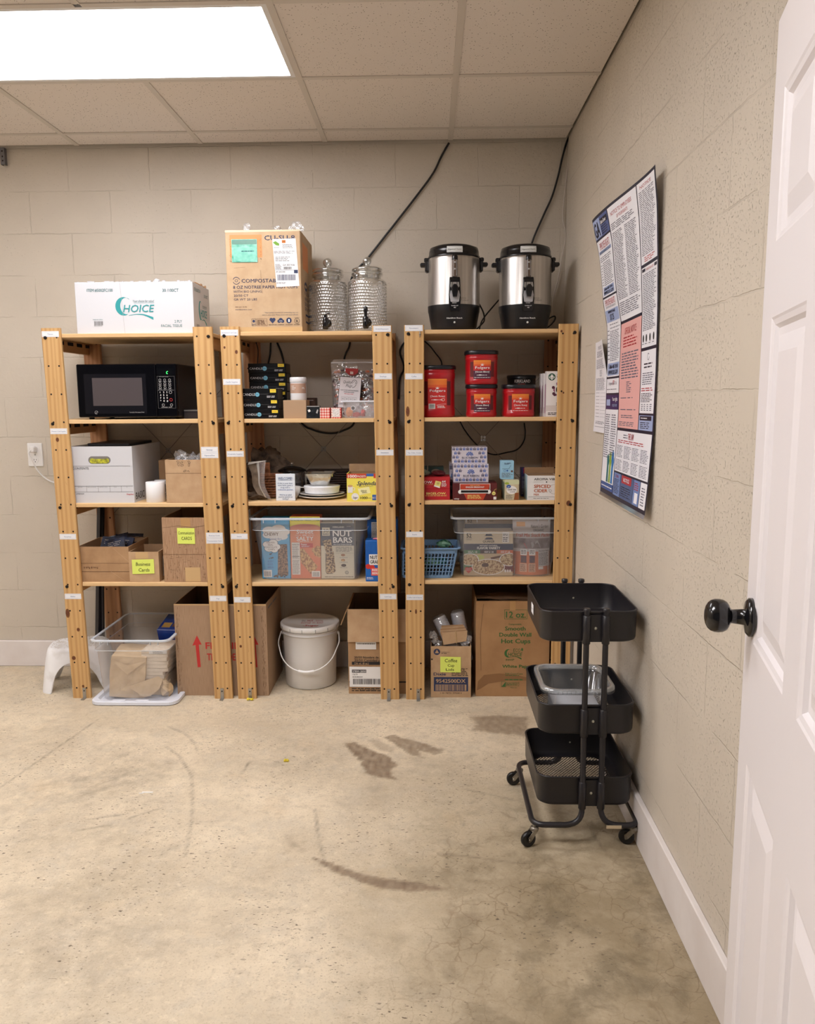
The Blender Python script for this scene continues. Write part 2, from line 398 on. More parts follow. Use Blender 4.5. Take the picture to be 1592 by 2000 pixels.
# ---- concrete floor with wear shapes of its own
from mathutils import noise as mnoise
def floor_poly(pts): return [on_z(x, y, 0).to_2d() for x, y in pts]
c7 = lambda L: [(x/1.99, 1360+y/1.99) for x, y in L]
c8 = lambda L: [(700+x/2.274, 1360+y/2.274) for x, y in L]
STAINS = [floor_poly(p) for p in (
    c7([(1335, 185), (1375, 178), (1450, 212), (1510, 232), (1545, 268), (1520, 288), (1538, 322), (1480, 318), (1425, 300), (1405, 258), (1368, 222)]),
    c8([(112, 182), (150, 172), (270, 203), (385, 238), (350, 264), (262, 236), (288, 274), (228, 257), (165, 215)]),
    c8([(46, 196), (80, 190), (165, 234), (150, 252), (90, 236)]),
    c8([(500, 92), (620, 84), (750, 92), (750, 176), (600, 162), (494, 152), (530, 128)]),
    [(608, 1674), (655, 1688), (705, 1706), (740, 1714), (800, 1722), (840, 1728), (878, 1738), (800, 1741), (745, 1735), (700, 1721), (648, 1702)],
    c7([(1108, 546), (1150, 568), (1180, 600), (1130, 582)]),
    c8([(366, 953), (450, 958), (538, 984), (520, 994), (420, 977)]))]
SOFT = (.012, .012, .02, .02, .010, .02, .025); STR = (1, .85, .5, .8, 1, .5, .35)
SCUFF = [[p for p in floor_poly(q)] for q in (
    c7([(640, 190), (700, 235), (745, 310), (750, 400), (742, 500), (720, 620)]),
    c7([(655, 118), (720, 145), (755, 180), (768, 212)]), c7([(340, 478), (500, 457)]), c7([(500, 474), (640, 430)]), c7([(285, 525), (430, 500)]),
    c8([(470, 412), (560, 430), (730, 470)]), c8([(440, 518), (470, 575)]), c8([(1035, 560), (1045, 620), (1090, 680), (1160, 750)]),
    c8([(360, 702), (470, 708), (580, 725), (690, 738), (780, 735)]), c7([(0, 355), (180, 230), (380, 90)]), c7([(940, 300), (970, 255)]), c7([(1225, 440), (1240, 560), (1265, 660)]))]
def seg_d(p, a, b):
    ab = b-a; t = max(0, min(1, (p-a).dot(ab)/max(ab.length_squared, 1e-9))); return (p-(a+ab*t)).length
def inside(p, P):
    r = False; j = len(P)-1
    for i in range(len(P)):
        if (P[i].y > p.y) != (P[j].y > p.y) and p.x < (P[j].x-P[i].x)*(p.y-P[i].y)/(P[j].y-P[i].y)+P[i].x: r = not r
        j = i
    return r
def bbox(P, e): return min(v.x for v in P)-e, max(v.x for v in P)+e, min(v.y for v in P)-e, max(v.y for v in P)+e
def build_floor():
    xs = [XL] + [-2.35+i*.009 for i in range(int((WALL_R+2.35)/.009)+1)] + [WALL_R+.05]
    ys = [Y0] + [1.45+i*.009 for i in range(int((WALL_B-1.45)/.009)+1)] + [WALL_B+.05]
    nx, ny = len(xs), len(ys)
    vs = [(x, y, 0) for y in ys for x in xs]
    fs = [(j*nx+i, j*nx+i+1, (j+1)*nx+i+1, (j+1)*nx+i) for j in range(ny-1) for i in range(nx-1)]
    me = bpy.data.meshes.new('floor'); me.from_pydata(vs, [], fs)
    at = me.color_attributes.new('wear', 'FLOAT_COLOR', 'POINT'); buf = [0.0]*(4*nx*ny)
    jobs = [(P, bbox(P, .06), 0, k) for k, P in enumerate(STAINS)] + [(P, bbox(P, .03), 1, k) for k, P in enumerate(SCUFF)]
    for P, (xa, xb, ya, yb), kind, k in jobs:
        for j, y in enumerate(ys):
            if not ya < y < yb: continue
            for i, x in enumerate(xs):
                if not xa < x < xb: continue
                p = Vector((x, y)); o = 4*(j*nx+i)
                w = mnoise.noise(Vector((x*40, y*40, k)))*(.005 if k == 4 else .012) + mnoise.noise(Vector((x*110, y*110, k+9)))*.005
                d = min(seg_d(p, P[a], P[(a+1) % len(P)]) for a in range(len(P)-(kind == 1)))
                if kind == 0:
                    if inside(p, P): d = -d
                    v = max(0, min(1, .5-(d+w)/SOFT[k]))*STR[k]*(.9+.3*mnoise.noise(Vector((x*60, y*25, 3))))
                    buf[o+1] = max(buf[o+1], v)
                else:
                    v = max(0, 1-(d+abs(w)*.5)/.010)*(.55+.6*mnoise.noise(Vector((x*30, y*30, k))))
                    buf[o+2] = max(buf[o+2], max(0, v))
    for j, y in enumerate(ys):
        for i, x in enumerate(xs):
            # greasier, more crazed concrete along the right-hand wall
            v = max(0, min(1, (x+.30)/.62))*max(0, min(1, (3.1-y)/.9)); buf[4*(j*nx+i)] = v; buf[4*(j*nx+i)+3] = 1
    at.data.foreach_set('color', buf)
    ob = bpy.data.objects.new('floor', me); COL.objects.link(ob); ob['kind'] = 'structure'
    m = bpy.data.materials.new('worn_concrete'); m.use_nodes = True; nt = m.node_tree; b = nt.nodes['Principled BSDF']; N = nt.nodes.new; L = nt.links.new
    tc = N('ShaderNodeTexCoord'); A = N('ShaderNodeAttribute'); A.attribute_name = 'wear'; sp = N('ShaderNodeSeparateColor'); L(A.outputs['Color'], sp.inputs[0])
    def noise(sc, de, ro=.5, st=None, dist=0):
        n = N('ShaderNodeTexNoise'); n.inputs['Scale'].default_value = sc; n.inputs['Detail'].default_value = de; n.inputs['Roughness'].default_value = ro; n.inputs['Distortion'].default_value = dist
        if st:
            mp = N('ShaderNodeMapping'); mp.inputs['Scale'].default_value = st; L(tc.outputs['Object'], mp.inputs[0]); L(mp.outputs[0], n.inputs['Vector'])
        else: L(tc.outputs['Object'], n.inputs['Vector'])
        return n.outputs['Fac']
    def rng(s, a, c, lo=0, hi=1):
        r = N('ShaderNodeMapRange'); r.inputs[1].default_value = a; r.inputs[2].default_value = c; r.inputs[3].default_value = lo; r.inputs[4].default_value = hi; L(s, r.inputs[0]); return r.outputs[0]
    def mul(a, c):
        n = N('ShaderNodeMath'); n.operation = 'MULTIPLY'; L(a, n.inputs[0])
        if isinstance(c, float): n.inputs[1].default_value = c
        else: L(c, n.inputs[1])
        return n.outputs[0]
    def mix(f, a, c):
        x = N('ShaderNodeMix'); x.data_type = 'RGBA'; L(f, x.inputs[0])
        for s, v in ((6, a), (7, c)):
            if isinstance(v, tuple): x.inputs[s].default_value = rgb(v)
            else: L(v, x.inputs[s])
        return x.outputs[2]
    c = mix(rng(noise(1.7, 5, .6), .36, .62), (226, 211, 185), (200, 185, 160))
    c = mix(rng(noise(9, 9, .72, dist=.3), .48, .68, 0, .6), c, (196, 186, 168))
    c = mix(rng(noise(3.1, 5, .6, dist=.4), .60, .76, 0, .5), c, (214, 188, 150))
    c = mix(rng(noise(150, 3, .6), .55, .70, 0, .5), c, (160, 140, 112))
    c = mix(rng(noise(28, 8, .75), .50, .70, 0, .55), c, (168, 152, 128))
    c = mix(rng(noise(45, 6, .7), .55, .72, 0, .5), c, (240, 226, 200))
    c = mix(mul(rng(noise(1.3, 4, .6), .48, .64), rng(noise(13, 8, .7), .40, .66, 0, .7)), c, (150, 138, 120))
    # olive grime along the wall
    gr = mul(sp.outputs[0], rng(noise(4.2, 8, .66, dist=.25), .28, .58, .35, 1.0))
    c = mix(mul(sp.outputs[0], .35), c, (178, 160, 128))
    c = mix(mul(gr, .9), c, (146, 130, 102))
    gr2 = mul(sp.outputs[0], rng(noise(7, 8, .68, dist=.3), .48, .62))
    c = mix(mul(gr2, .62), c, (112, 100, 78))
    vo = N('ShaderNodeTexVoronoi'); vo.feature = 'DISTANCE_TO_EDGE'; vo.inputs['Scale'].default_value = 17
    wv = N('ShaderNodeVectorMath'); wv.operation = 'MULTIPLY_ADD'; wn = N('ShaderNodeTexNoise'); wn.inputs['Scale'].default_value = 16; wn.inputs['Detail'].default_value = 4
    L(tc.outputs['Object'], wn.inputs['Vector']); L(wn.outputs['Color'], wv.inputs[0]); wv.inputs[1].default_value = (.07, .07, 0); L(tc.outputs['Object'], wv.inputs[2]); L(wv.outputs[0], vo.inputs['Vector'])
    cr = mul(mul(rng(vo.outputs['Distance'], .0, .035, 1, 0), rng(noise(4, 4), .42, .6)), rng(sp.outputs[0], .1, .7))
    c = mix(mul(cr, .6), c, (118, 98, 72))
    # chips and specks
    chip = mul(rng(noise(62, 2, .5, (1, 1.9, 1)), .64, .685), rng(noise(2.8, 3), .44, .58))
    c = mix(mul(chip, .9), c, (96, 82, 68))
    c = mix(mul(sp.outputs[1], .92), c, mix(rng(noise(35, 5, .6), .4, .65), (122, 104, 86), (140, 120, 98)))
    c = mix(mul(sp.outputs[2], .8), c, (92, 82, 70))
    L(c, b.inputs['Base Color'])
    L(rng(noise(6, 4), .3, .7, .48, .68), b.inputs['Roughness']); b.inputs['Specular IOR Level'].default_value = .35
    h = N('ShaderNodeMath'); h.operation = 'MULTIPLY_ADD'; h.inputs[1].default_value = -.5; L(chip, h.inputs[0]); L(noise(60, 6, .6), h.inputs[2])
    bp = N('ShaderNodeBump'); bp.inputs['Strength'].default_value = .30; bp.inputs['Distance'].default_value = .004; L(h.outputs[0], bp.inputs['Height']); L(bp.outputs[0], b.inputs['Normal'])
    me.materials.append(m)
build_floor()

# ---- suspended ceiling, its grid and the lamp
T = .6096; GX = -.4991; GY = 3.9253
def tile_material():
    m = bpy.data.materials.new('acoustic_tile'); m.use_nodes = True; nt = m.node_tree; b = nt.nodes['Principled BSDF']; N = nt.nodes.new; L = nt.links.new
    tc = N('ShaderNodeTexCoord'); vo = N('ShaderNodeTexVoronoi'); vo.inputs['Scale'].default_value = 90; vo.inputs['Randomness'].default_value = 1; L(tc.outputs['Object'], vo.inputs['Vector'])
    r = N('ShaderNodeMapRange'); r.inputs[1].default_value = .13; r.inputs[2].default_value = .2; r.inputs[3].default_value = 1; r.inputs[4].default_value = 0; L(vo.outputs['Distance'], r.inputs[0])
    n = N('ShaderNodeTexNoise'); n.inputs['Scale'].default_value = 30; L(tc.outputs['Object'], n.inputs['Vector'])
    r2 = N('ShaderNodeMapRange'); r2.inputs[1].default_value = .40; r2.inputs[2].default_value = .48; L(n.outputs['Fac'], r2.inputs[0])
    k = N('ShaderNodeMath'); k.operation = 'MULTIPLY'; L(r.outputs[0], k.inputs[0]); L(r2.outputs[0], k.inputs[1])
    mx = N('ShaderNodeMix'); mx.data_type = 'RGBA'; mx.inputs[6].default_value = rgb((226, 218, 210)); mx.inputs[7].default_value = rgb((120, 108, 98)); L(k.outputs[0], mx.inputs[0]); L(mx.outputs[2], b.inputs['Base Color'])  # pinholes darkened in the colour, painting the shade inside them
    f = N('ShaderNodeTexNoise'); f.inputs['Scale'].default_value = 240; L(tc.outputs['Object'], f.inputs['Vector'])
    h = N('ShaderNodeMath'); h.operation = 'MULTIPLY_ADD'; h.inputs[1].default_value = -1.5; L(k.outputs[0], h.inputs[0]); L(f.outputs['Fac'], h.inputs[2])
    bp = N('ShaderNodeBump'); bp.inputs['Strength'].default_value = .35; bp.inputs['Distance'].default_value = .003; L(h.outputs[0], bp.inputs['Height']); L(bp.outputs[0], b.inputs['Normal'])
    b.inputs['Roughness'].default_value = .9; b.inputs['Specular IOR Level'].default_value = .1
    return m
LAMPS = [(-2, -2), (-2, -5), (-6, -2), (-6, -5)]          # cell of each 2 x 4 ft troffer (column, row); all but the first unseen, added to light the shelves
lamp_cells = {(c+d, r) for c, r in LAMPS for d in (0, 1)}
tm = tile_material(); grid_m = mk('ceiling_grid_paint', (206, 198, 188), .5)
ct = MB(); cg = MB()
for c in range(-6, 2):
    for r in range(-8, 1):
        if (c, r) in lamp_cells: continue
        x0 = max(XL+.004, GX+c*T); x1 = min(WALL_R-.012, GX+(c+1)*T); y0 = GY+r*T; y1 = min(WALL_B-.028, GY+(r+1)*T)
        if x1-x0 < .02: continue
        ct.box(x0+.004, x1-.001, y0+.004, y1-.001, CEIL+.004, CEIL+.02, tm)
struct('ceiling', ct)
m = MB(); m.box(XL, WALL_R, Y0, WALL_B, 2.93, 2.95, mk('unseen_deck', (60, 56, 52), .9)); struct('added_deck', m)  # unseen deck added to keep the space above the tiles dark
for c in range(-5, 2):
    x = GX+c*T
    for r in range(-8, 1):
        if (c, r) in lamp_cells and (c-1, r) in lamp_cells and (c, r) not in LAMPS: continue
        if XL < x < WALL_R-.03: cg.box(x-.012, x+.012, GY+r*T-.012*(r > -8), min(WALL_B-.028, GY+(r+1)*T-.012), CEIL, CEIL+.0035, grid_m)
for r in range(-7, 1):
    y = GY+r*T
    for c in range(-6, 2):
        x0 = max(XL, GX+c*T)+.012; x1 = min(WALL_R-.012, GX+(c+1)*T-.012)
        if x1 > x0: cg.box(x0, x1, y-.012, y+.012, CEIL+.0004, CEIL+.0039, grid_m)
struct('trim_1', cg)
lamp_glow = {}
for _r, _p in ((-2, LAMP_POWER), (-5, ADDED_LAMP_POWER)):
    lamp_glow[_r] = bpy.data.materials.new('lamp_diffuser'); lamp_glow[_r].use_nodes = True
    _b = lamp_glow[_r].node_tree.nodes['Principled BSDF']; _b.inputs['Base Color'].default_value = (.9, .9, .9, 1)
    _b.inputs['Emission Color'].default_value = (.985, .960, .98, 1); _b.inputs['Emission Strength'].default_value = _p
lamp_frame = mk('lamp_frame_paint', (226, 226, 226), .4)
for i, (c, r) in enumerate(LAMPS):
    x0, x1, y0, y1 = GX+c*T+.012, GX+(c+2)*T-.012, GY+r*T+.012, GY+(r+1)*T-.012
    t = Thing('ceiling_light', ['white recessed fluorescent ceiling panel above the shelves', 'added unseen ceiling panel nearer the doorway', 'added unseen ceiling panel far left by the back wall', 'added unseen ceiling panel far left by the doorway'][i],
              'ceiling light', ((x0+x1)/2, (y0+y1)/2, CEIL), group='troffers in the suspended ceiling')
    f = t.part('frame'); w = .018
    f.box(x0, x1, y0, y0+w, CEIL+.001, CEIL+.03, lamp_frame); f.box(x0, x1, y1-w, y1, CEIL+.001, CEIL+.03, lamp_frame)
    f.box(x0, x0+w, y0+w, y1-w, CEIL+.001, CEIL+.03, lamp_frame); f.box(x1-w, x1, y0+w, y1-w, CEIL+.001, CEIL+.03, lamp_frame)
    f.box(x0, x1, y0, y1, CEIL+.03, CEIL+.04, lamp_frame)
    d = t.part('diffuser'); d.box(x0+w, x1-w, y0+w, y1-w, CEIL+.008, CEIL+.012, lamp_glow[r])
    t.done()

# ---- six-panel door standing open on the right, with its knob
door_paint = mk('door_paint', (234, 229, 231), .38, bump=.04, bscale=30)
black_gloss = mk('black_enamel', (16, 15, 18), .16, spec=.6)
DE = Vector((.58, 1.436, 0)); DD = Vector((-.223, -.975, 0)).normalized()      # free edge, direction towards the hinge
DN = Vector((DD.y, -DD.x, 0))                                                 # faces into the room
if DN.x > 0: DN = -DN
def build_door():
    W, H, TH = .76, 2.03, .035
    P = lambda t, z, n=0: DE + DD*t + Vector((0, 0, z)) + DN*n
    m = MB(); cols = ((.085, .335), (.425, .675)); rows = ((.245, .775), (.995, 1.545), (1.665, 1.90))
    ts = [0]+[v for c in cols for v in c]+[W]; zs = [.012]+[v for r in rows for v in r]+[H]
    for i in range(5):
        for j in range(7):
            if i in (1, 3) and j in (1, 3, 5): continue
            m.add([P(ts[i], zs[j]), P(ts[i+1], zs[j]), P(ts[i+1], zs[j+1]), P(ts[i], zs[j+1])], [(0, 1, 2, 3)], door_paint)
    for a, b in cols:
        for c, d in rows:
            rings = []
            for ins, dep in ((0, 0), (.004, -.002), (.012, -.004), (.018, -.010), (.030, -.010), (.058, -.003), (.060, -.003)):
                rings.append([P(a+ins, c+ins, dep), P(b-ins, c+ins, dep), P(b-ins, d-ins, dep), P(a+ins, d-ins, dep)])
            m.loops(rings, door_paint, cap0=False)
    b4 = [P(0, .012, -TH), P(W, .012, -TH), P(W, .012), P(0, .012)]; t4 = [p+Vector((0, 0, H-.012)) for p in b4]
    m.add(b4+t4, [(3, 2, 1, 0), (4, 5, 6, 7), (0, 1, 5, 4), (3, 0, 4, 7), (1, 2, 6, 5)], door_paint)
    o = m.build('door_1'); o['kind'] = 'structure'
    k = MB(); c = P(.062, 1.035)
    k.lathe([(.0, 0), (.034, 0), (.034, .006), (.028, .011), (.014, .013), (.013, .026), (.012, .034), (.016, .037), (.021, .039), (.0255, .0425), (.0285, .048), (.0297, .055), (.0293, .062), (.027, .0685), (.0225, .0735), (.016, .077), (.008, .0788), (.002, .079)], black_gloss, c, 32, axis=DN)
    k.lathe([(.0, 0), (.034, 0), (.034, .006), (.014, .012), (.013, .03), (.026, .04), (.028, .055), (.01, .062)], black_gloss, P(.062, 1.035, -TH), 24, axis=-DN)
    h = k.build('door_handle', o); h['label'] = 'round black door knob'
build_door()

# ================================================================= SHELVING UNITS
pine_v = wood('pine_upright', (208, 168, 114), (182, 136, 84), 'Z')
pine_h = wood('pine_shelf', (228, 194, 146), (206, 166, 116), 'X')
pine_d = wood('pine_rail', (206, 160, 110), (178, 128, 82), 'Y')
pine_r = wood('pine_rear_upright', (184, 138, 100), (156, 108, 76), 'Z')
hole_m = mk('drilled_hole', (30, 20, 14), .9)
knot_m = mk('pine_knot', (122, 66, 34), .6, col2=(84, 42, 22), vscale=200)
scratch_m = mk('wood_scratch', (120, 78, 44), .8)
bolt_m = mk('black_bolt', (24, 20, 20), .35, metal=.3)
zinc = mk('zinc_steel', (176, 174, 170), .35, metal=.9)
wire_m = mk('galvanised_wire', (150, 144, 134), .4, metal=.8)
paper = mk('white_paper', (236, 236, 238), .7)
label_edge = mk('label_blue_edge', (176, 190, 210), .7)
label_ink = mk('label_blue_ink', (96, 122, 160), .7)
PT = .018                                        # post thickness
def unit(label, xl0, xr0, xl1, xr1, labels, knots, brace_z, lev, hook=False):
    """xl0/xr0: outer edges at the floor, xl1/xr1: at the top (the left unit leans a little)"""
    W = .088; F = 3.644; Hh = 1.742; B = WALL_B-.022
    X = lambda a, b, z: a+(b-a)*z/Hh
    t = Thing('shelving_unit', label, 'shelving unit', ((xl0+xr0)/2, F, 0), group='pine shelving units along the back wall')
    posts = {}
    for side in (0, 1):
        a, b = (xl0, xl1) if side == 0 else (xr0-W, xr1-W)
        for rear in (0, 1):
            m = t.part('post', 'front pine upright' if not rear else 'rear pine upright'); y0, y1 = (F, F+PT) if not rear else (B-PT, B)
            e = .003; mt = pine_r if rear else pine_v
            rings = [[(X(a, b, z)+i, y0+(e if 0 else 0)+j, z) for i, j in ((e, 0), (W-e, 0), (W, e), (W, y1-y0-e), (W-e, y1-y0), (e, y1-y0), (0, y1-y0-e), (0, e))] for z in (0, .001, .58, 1.16, Hh)]
            m.loops(rings, mt)
            f = Face(m, lambda u, v, l, a=a, b=b, y0=y0: Vector((X(a, b, v)+u*W, y0-.0003*l, v)), (0, 0, 1, 1))
            f.iso = W
            def dot(u, z, r, mat, l=1, ry=None):
                pts = [(u+r/W*cos(2*pi*k/12), z-(ry or r)*sin(2*pi*k/12)) for k in range(12)]
                m.poly([f.p(x, y, l) for x, y in pts][::-1], mat)
            z = 1.70
            while z > .05:
                for u in (.26, .80) if side == 0 else (.20, .74): dot(u, z, .0042, hole_m)
                z -= .1268
            if not rear:
                for u, z, r, k in knots[side]: dot(u, z, r*.95, scratch_m, 1, r*1.2*k); dot(u, z, r*.72, knot_m, 2, r*.72*k)
                rn = random.Random(int(xl0*100)+side)
                for _ in range(5):
                    u, z = rn.uniform(.15, .85), rn.uniform(.1, 1.6); L_ = rn.uniform(.012, .05); du = rn.uniform(-.12, .12)
                    f.poly([(u, z), (u+.007, z), (u+du+.004, z+L_), (u+du, z+L_)][::-1], scratch_m)
            posts[side, rear] = m
    for z in lev:
        m = t.part('shelf'); a0, a1 = X(xl0, xl1, z), X(xr0, xr1, z)
        m.box(a0+.004, a1-.004, F+PT+.001, B-PT-.001, z-.018, z, pine_h, .002)
        m.box(a0+W+.001, a1-W-.001, SHELF_F, F+PT+.001, z-.018, z, pine_h, .002)
        m.box(a0+W+.001, a1-W-.001, B-PT-.001, B-.004, z-.018, z, pine_h, .002)
    for z in lev:
        for side in (0, 1):
            m = t.part('side_rail'); a = X(xl0, xl1, z)+.012 if side == 0 else X(xr0, xr1, z)-.034
            m.box(a, a+.022, F+PT+.001, B-PT-.001, z-.072, z-.0185, pine_d, .002)
            for k in range(4): m.box(a-.001 if side else a+.021, a+.001 if side else a+.023, F+.09+k*.1, F+.15+k*.1, z-.040, z-.024, hole_m)
            # black bolt head on the front post
            bm = t.part('bolt', 'black bolt head'); u = X(xl0, xl1, z-.018)+.018 if side == 0 else X(xr0, xr1, z-.018)-.018
            bm.lathe([(.0075, 0), (.0075, .002), (.005, .0045)], bolt_m, (u, F, z-.018), 14, axis=(0, -1, 0))
    for side in (0, 1):
        m = t.part('foot_bracket'); x = (xl0+.058 if side == 0 else xr0-.050)
        m.box(x-.008, x+.008, F-.003, F-.0005, .004, .052, zinc); m.box(x-.008, x+.008, F-.028, F-.0005, .001, .004, zinc)
        m.lathe([(.0035, 0), (.003, .0015)], bolt_m, (x, F-.003, .038), 10, axis=(0, -1, 0))
    cx, cz = (xl0+xr0+xl1+xr1)/4, brace_z; m = t.part('cross_brace', 'thin wire cross brace at the back'); yb = B+.004
    for sx in (-1, 1):
        m.tube([(cx-sx*.37, yb, cz+.40), (cx, yb, cz), (cx+sx*.37, yb, cz-.40)], .0017, wire_m, 6)
    p = t.part('brace_plate', 'small cross-shaped steel plate', sub=m)
    for k in range(4):
        a = pi/4+k*pi/2; p.box(-.001, .001, 0, 0, 0, 0, zinc) if 0 else None
        p.lathe([(.0065, 0), (.0065, .002)], zinc, (cx+.010*cos(a), yb-.004, cz+.010*sin(a)), 10, axis=(0, -1, 0))
    if hook:
        h = t.part('screw_hook', 'small steel hook'); x = X(xl0, xl1, 1.7)+.070
        h.tube(spline([(x, F+.002, 1.712), (x, F-.010, 1.712), (x, F-.018, 1.706), (x, F-.018, 1.694), (x, F-.010, 1.688)], 5), .0022, zinc, 6)
    # paper labels pinned to the posts: photo position of the centre of each
    for side, py, s in labels:
        m = t.part('shelf_label', 'small white paper label')
        z = on_y(600, py, F).z; a = (X(xl0, xl1, z)+.004 if side == 0 else X(xr0, xr1, z)-.082)
        w, h = .078, .026
        fc = Face.flat(m, (a, F-.0009, z+h/2), (w, 0, 0), (0, 0, -h), (0, 0, 78, 26))
        m.box(a, a+w, F-.0009, F-.0004, z-h/2, z+h/2, paper)
        fc.frame(3, 3, 75, 23, .7, label_edge); n = len(s); cw = min(66, n*3.6)
        fc.text(s, 39-cw/2, 16.2, 10.2, label_ink, x1=39+cw/2)
    return t.done()
kn = lambda *a: a
unit('leftmost pine shelving unit, leaning slightly, with the microwave on it', -1.712, -.938, -1.747, -.969,
     [(0, 648.5, 'Tissues'), (0, 840, "Women's Craft Supplies"), (0, 1047.5, 'Pamphlets'), (0, 1165, 'Bibles'),
      (1, 877.5, 'Nametags'), (1, 888.5, 'Edgewood Pens'), (1, 1045.5, 'Business Cards'), (1, 1056, 'Communication Cards'), (1, 1169, 'Mugs')],
     [[(.38, 1.24, .008, 1.1), (.12, .42, .011, 1.7), (.62, .34, .008, 1), (.24, .20, .010, .9), (.62, .06, .006, 1)], [(.74, .73, .004, 1.6)]], 1.16, (TOP1-.002, LEV2, LEV3-.005, LEV4))
unit('middle pine shelving unit holding the candle boxes and the snack tote', -.912, -.140, -.934, -.162,
     [(0, 648.5, 'Backstock Cold Cups'), (0, 745, 'Candle Supplies'), (0, 886, 'Hospitality Supplies'), (0, 1047.5, 'Snacks'), (0, 1171.5, 'Sugar'),
      (1, 643.5, 'Drink Dispensers'), (1, 736, 'Earplugs'), (1, 884.5, 'Sweeteners'), (1, 1165, 'Cold Cups')],
     [[(.80, 1.63, .007, 1.1), (.2, 1.65, .005, 1), (.42, .85, .004, 1), (.78, .52, .006, 1), (.28, .26, .006, 1)], [(.35, 1.50, .002, 1), (.62, .54, .003, 1.6)]], 1.165, (TOP1, LEV2, LEV3, LEV4))
unit('rightmost pine shelving unit holding the coffee, beside the grey wall', -.108, .664, -.106, .669,
     [(0, 642.5, 'Percolators'), (0, 736.5, 'Coffee'), (0, 885, 'Tea, Cider, Cocoa'), (0, 1044, 'Snacks'), (0, 1166.5, 'Coffee Lids & Sleeves')],
     [[(.16, 1.36, .009, 2.2), (.55, .43, .005, 2.0)], [(.13, 1.71, .005, 1), (.70, .94, .011, 1), (.3, 1.44, .004, 1)]], 1.215, (TOP1+.003, LEV2+.002, LEV3+.004, .577), hook=True)

# ================================================================= CARTON BUILDER AND PRINT MATERIALS
kraft = mk('kraft_card', (196, 164, 128), .8, col2=(184, 150, 114), vscale=18, bump=.10, bscale=120)
kraft2 = mk('kraft_card_dark', (178, 142, 104), .8, col2=(164, 128, 92), vscale=14, bump=.12, bscale=90)
kraft3 = mk('kraft_card_light', (198, 170, 136), .8, col2=(188, 158, 124), vscale=16, bump=.10, bscale=110)
kraft_in = mk('kraft_inside', (172, 138, 104), .85)
corr = mk('corrugated_card', (186, 152, 120), .85, col2=(160, 124, 94), vscale=30, stretch=(14, 14, .6), bump=.25, bscale=40)
white_card = mk('white_card', (208, 209, 214), .6, bump=.04, bscale=120)
ink_k = mk('ink_black', (34, 32, 34), .6); ink_g = mk('ink_grey', (110, 108, 108), .7); ink_lg = mk('ink_light_grey', (168, 166, 166), .7)
ink_teal = mk('ink_teal', (44, 150, 154), .6); ink_teal_d = mk('ink_dark_teal', (36, 104, 106), .6); ink_green = mk('ink_green', (44, 92, 44), .6)
ink_red = mk('ink_red', (190, 46, 44), .6); ink_navy = mk('ink_navy', (40, 52, 88), .6); ink_w = mk('ink_white', (240, 238, 236), .6)
ink_or = mk('ink_orange', (222, 146, 92), .7); ink_brown = mk('ink_brown', (92, 58, 44), .7); ink_blue = mk('ink_blue', (50, 94, 170), .6)
note_y = mk('sticky_note_yellow', (226, 240, 112), .8); price_y = mk('price_sticker', (244, 214, 62), .6)
tape_m = mk('packing_tape', (206, 172, 124), .25, spec=.6); tape_d = mk('packing_tape_tan', (186, 146, 98), .28, spec=.5)
dark_gap = mk('dark_card_edge', (112, 84, 60), .9)
crinkle = clear('crinkled_film', (240, 242, 246), .18, .22, .12, .9, 60)
film = clear('thin_film', (242, 244, 248), .06, .12, .1, .5, 40)

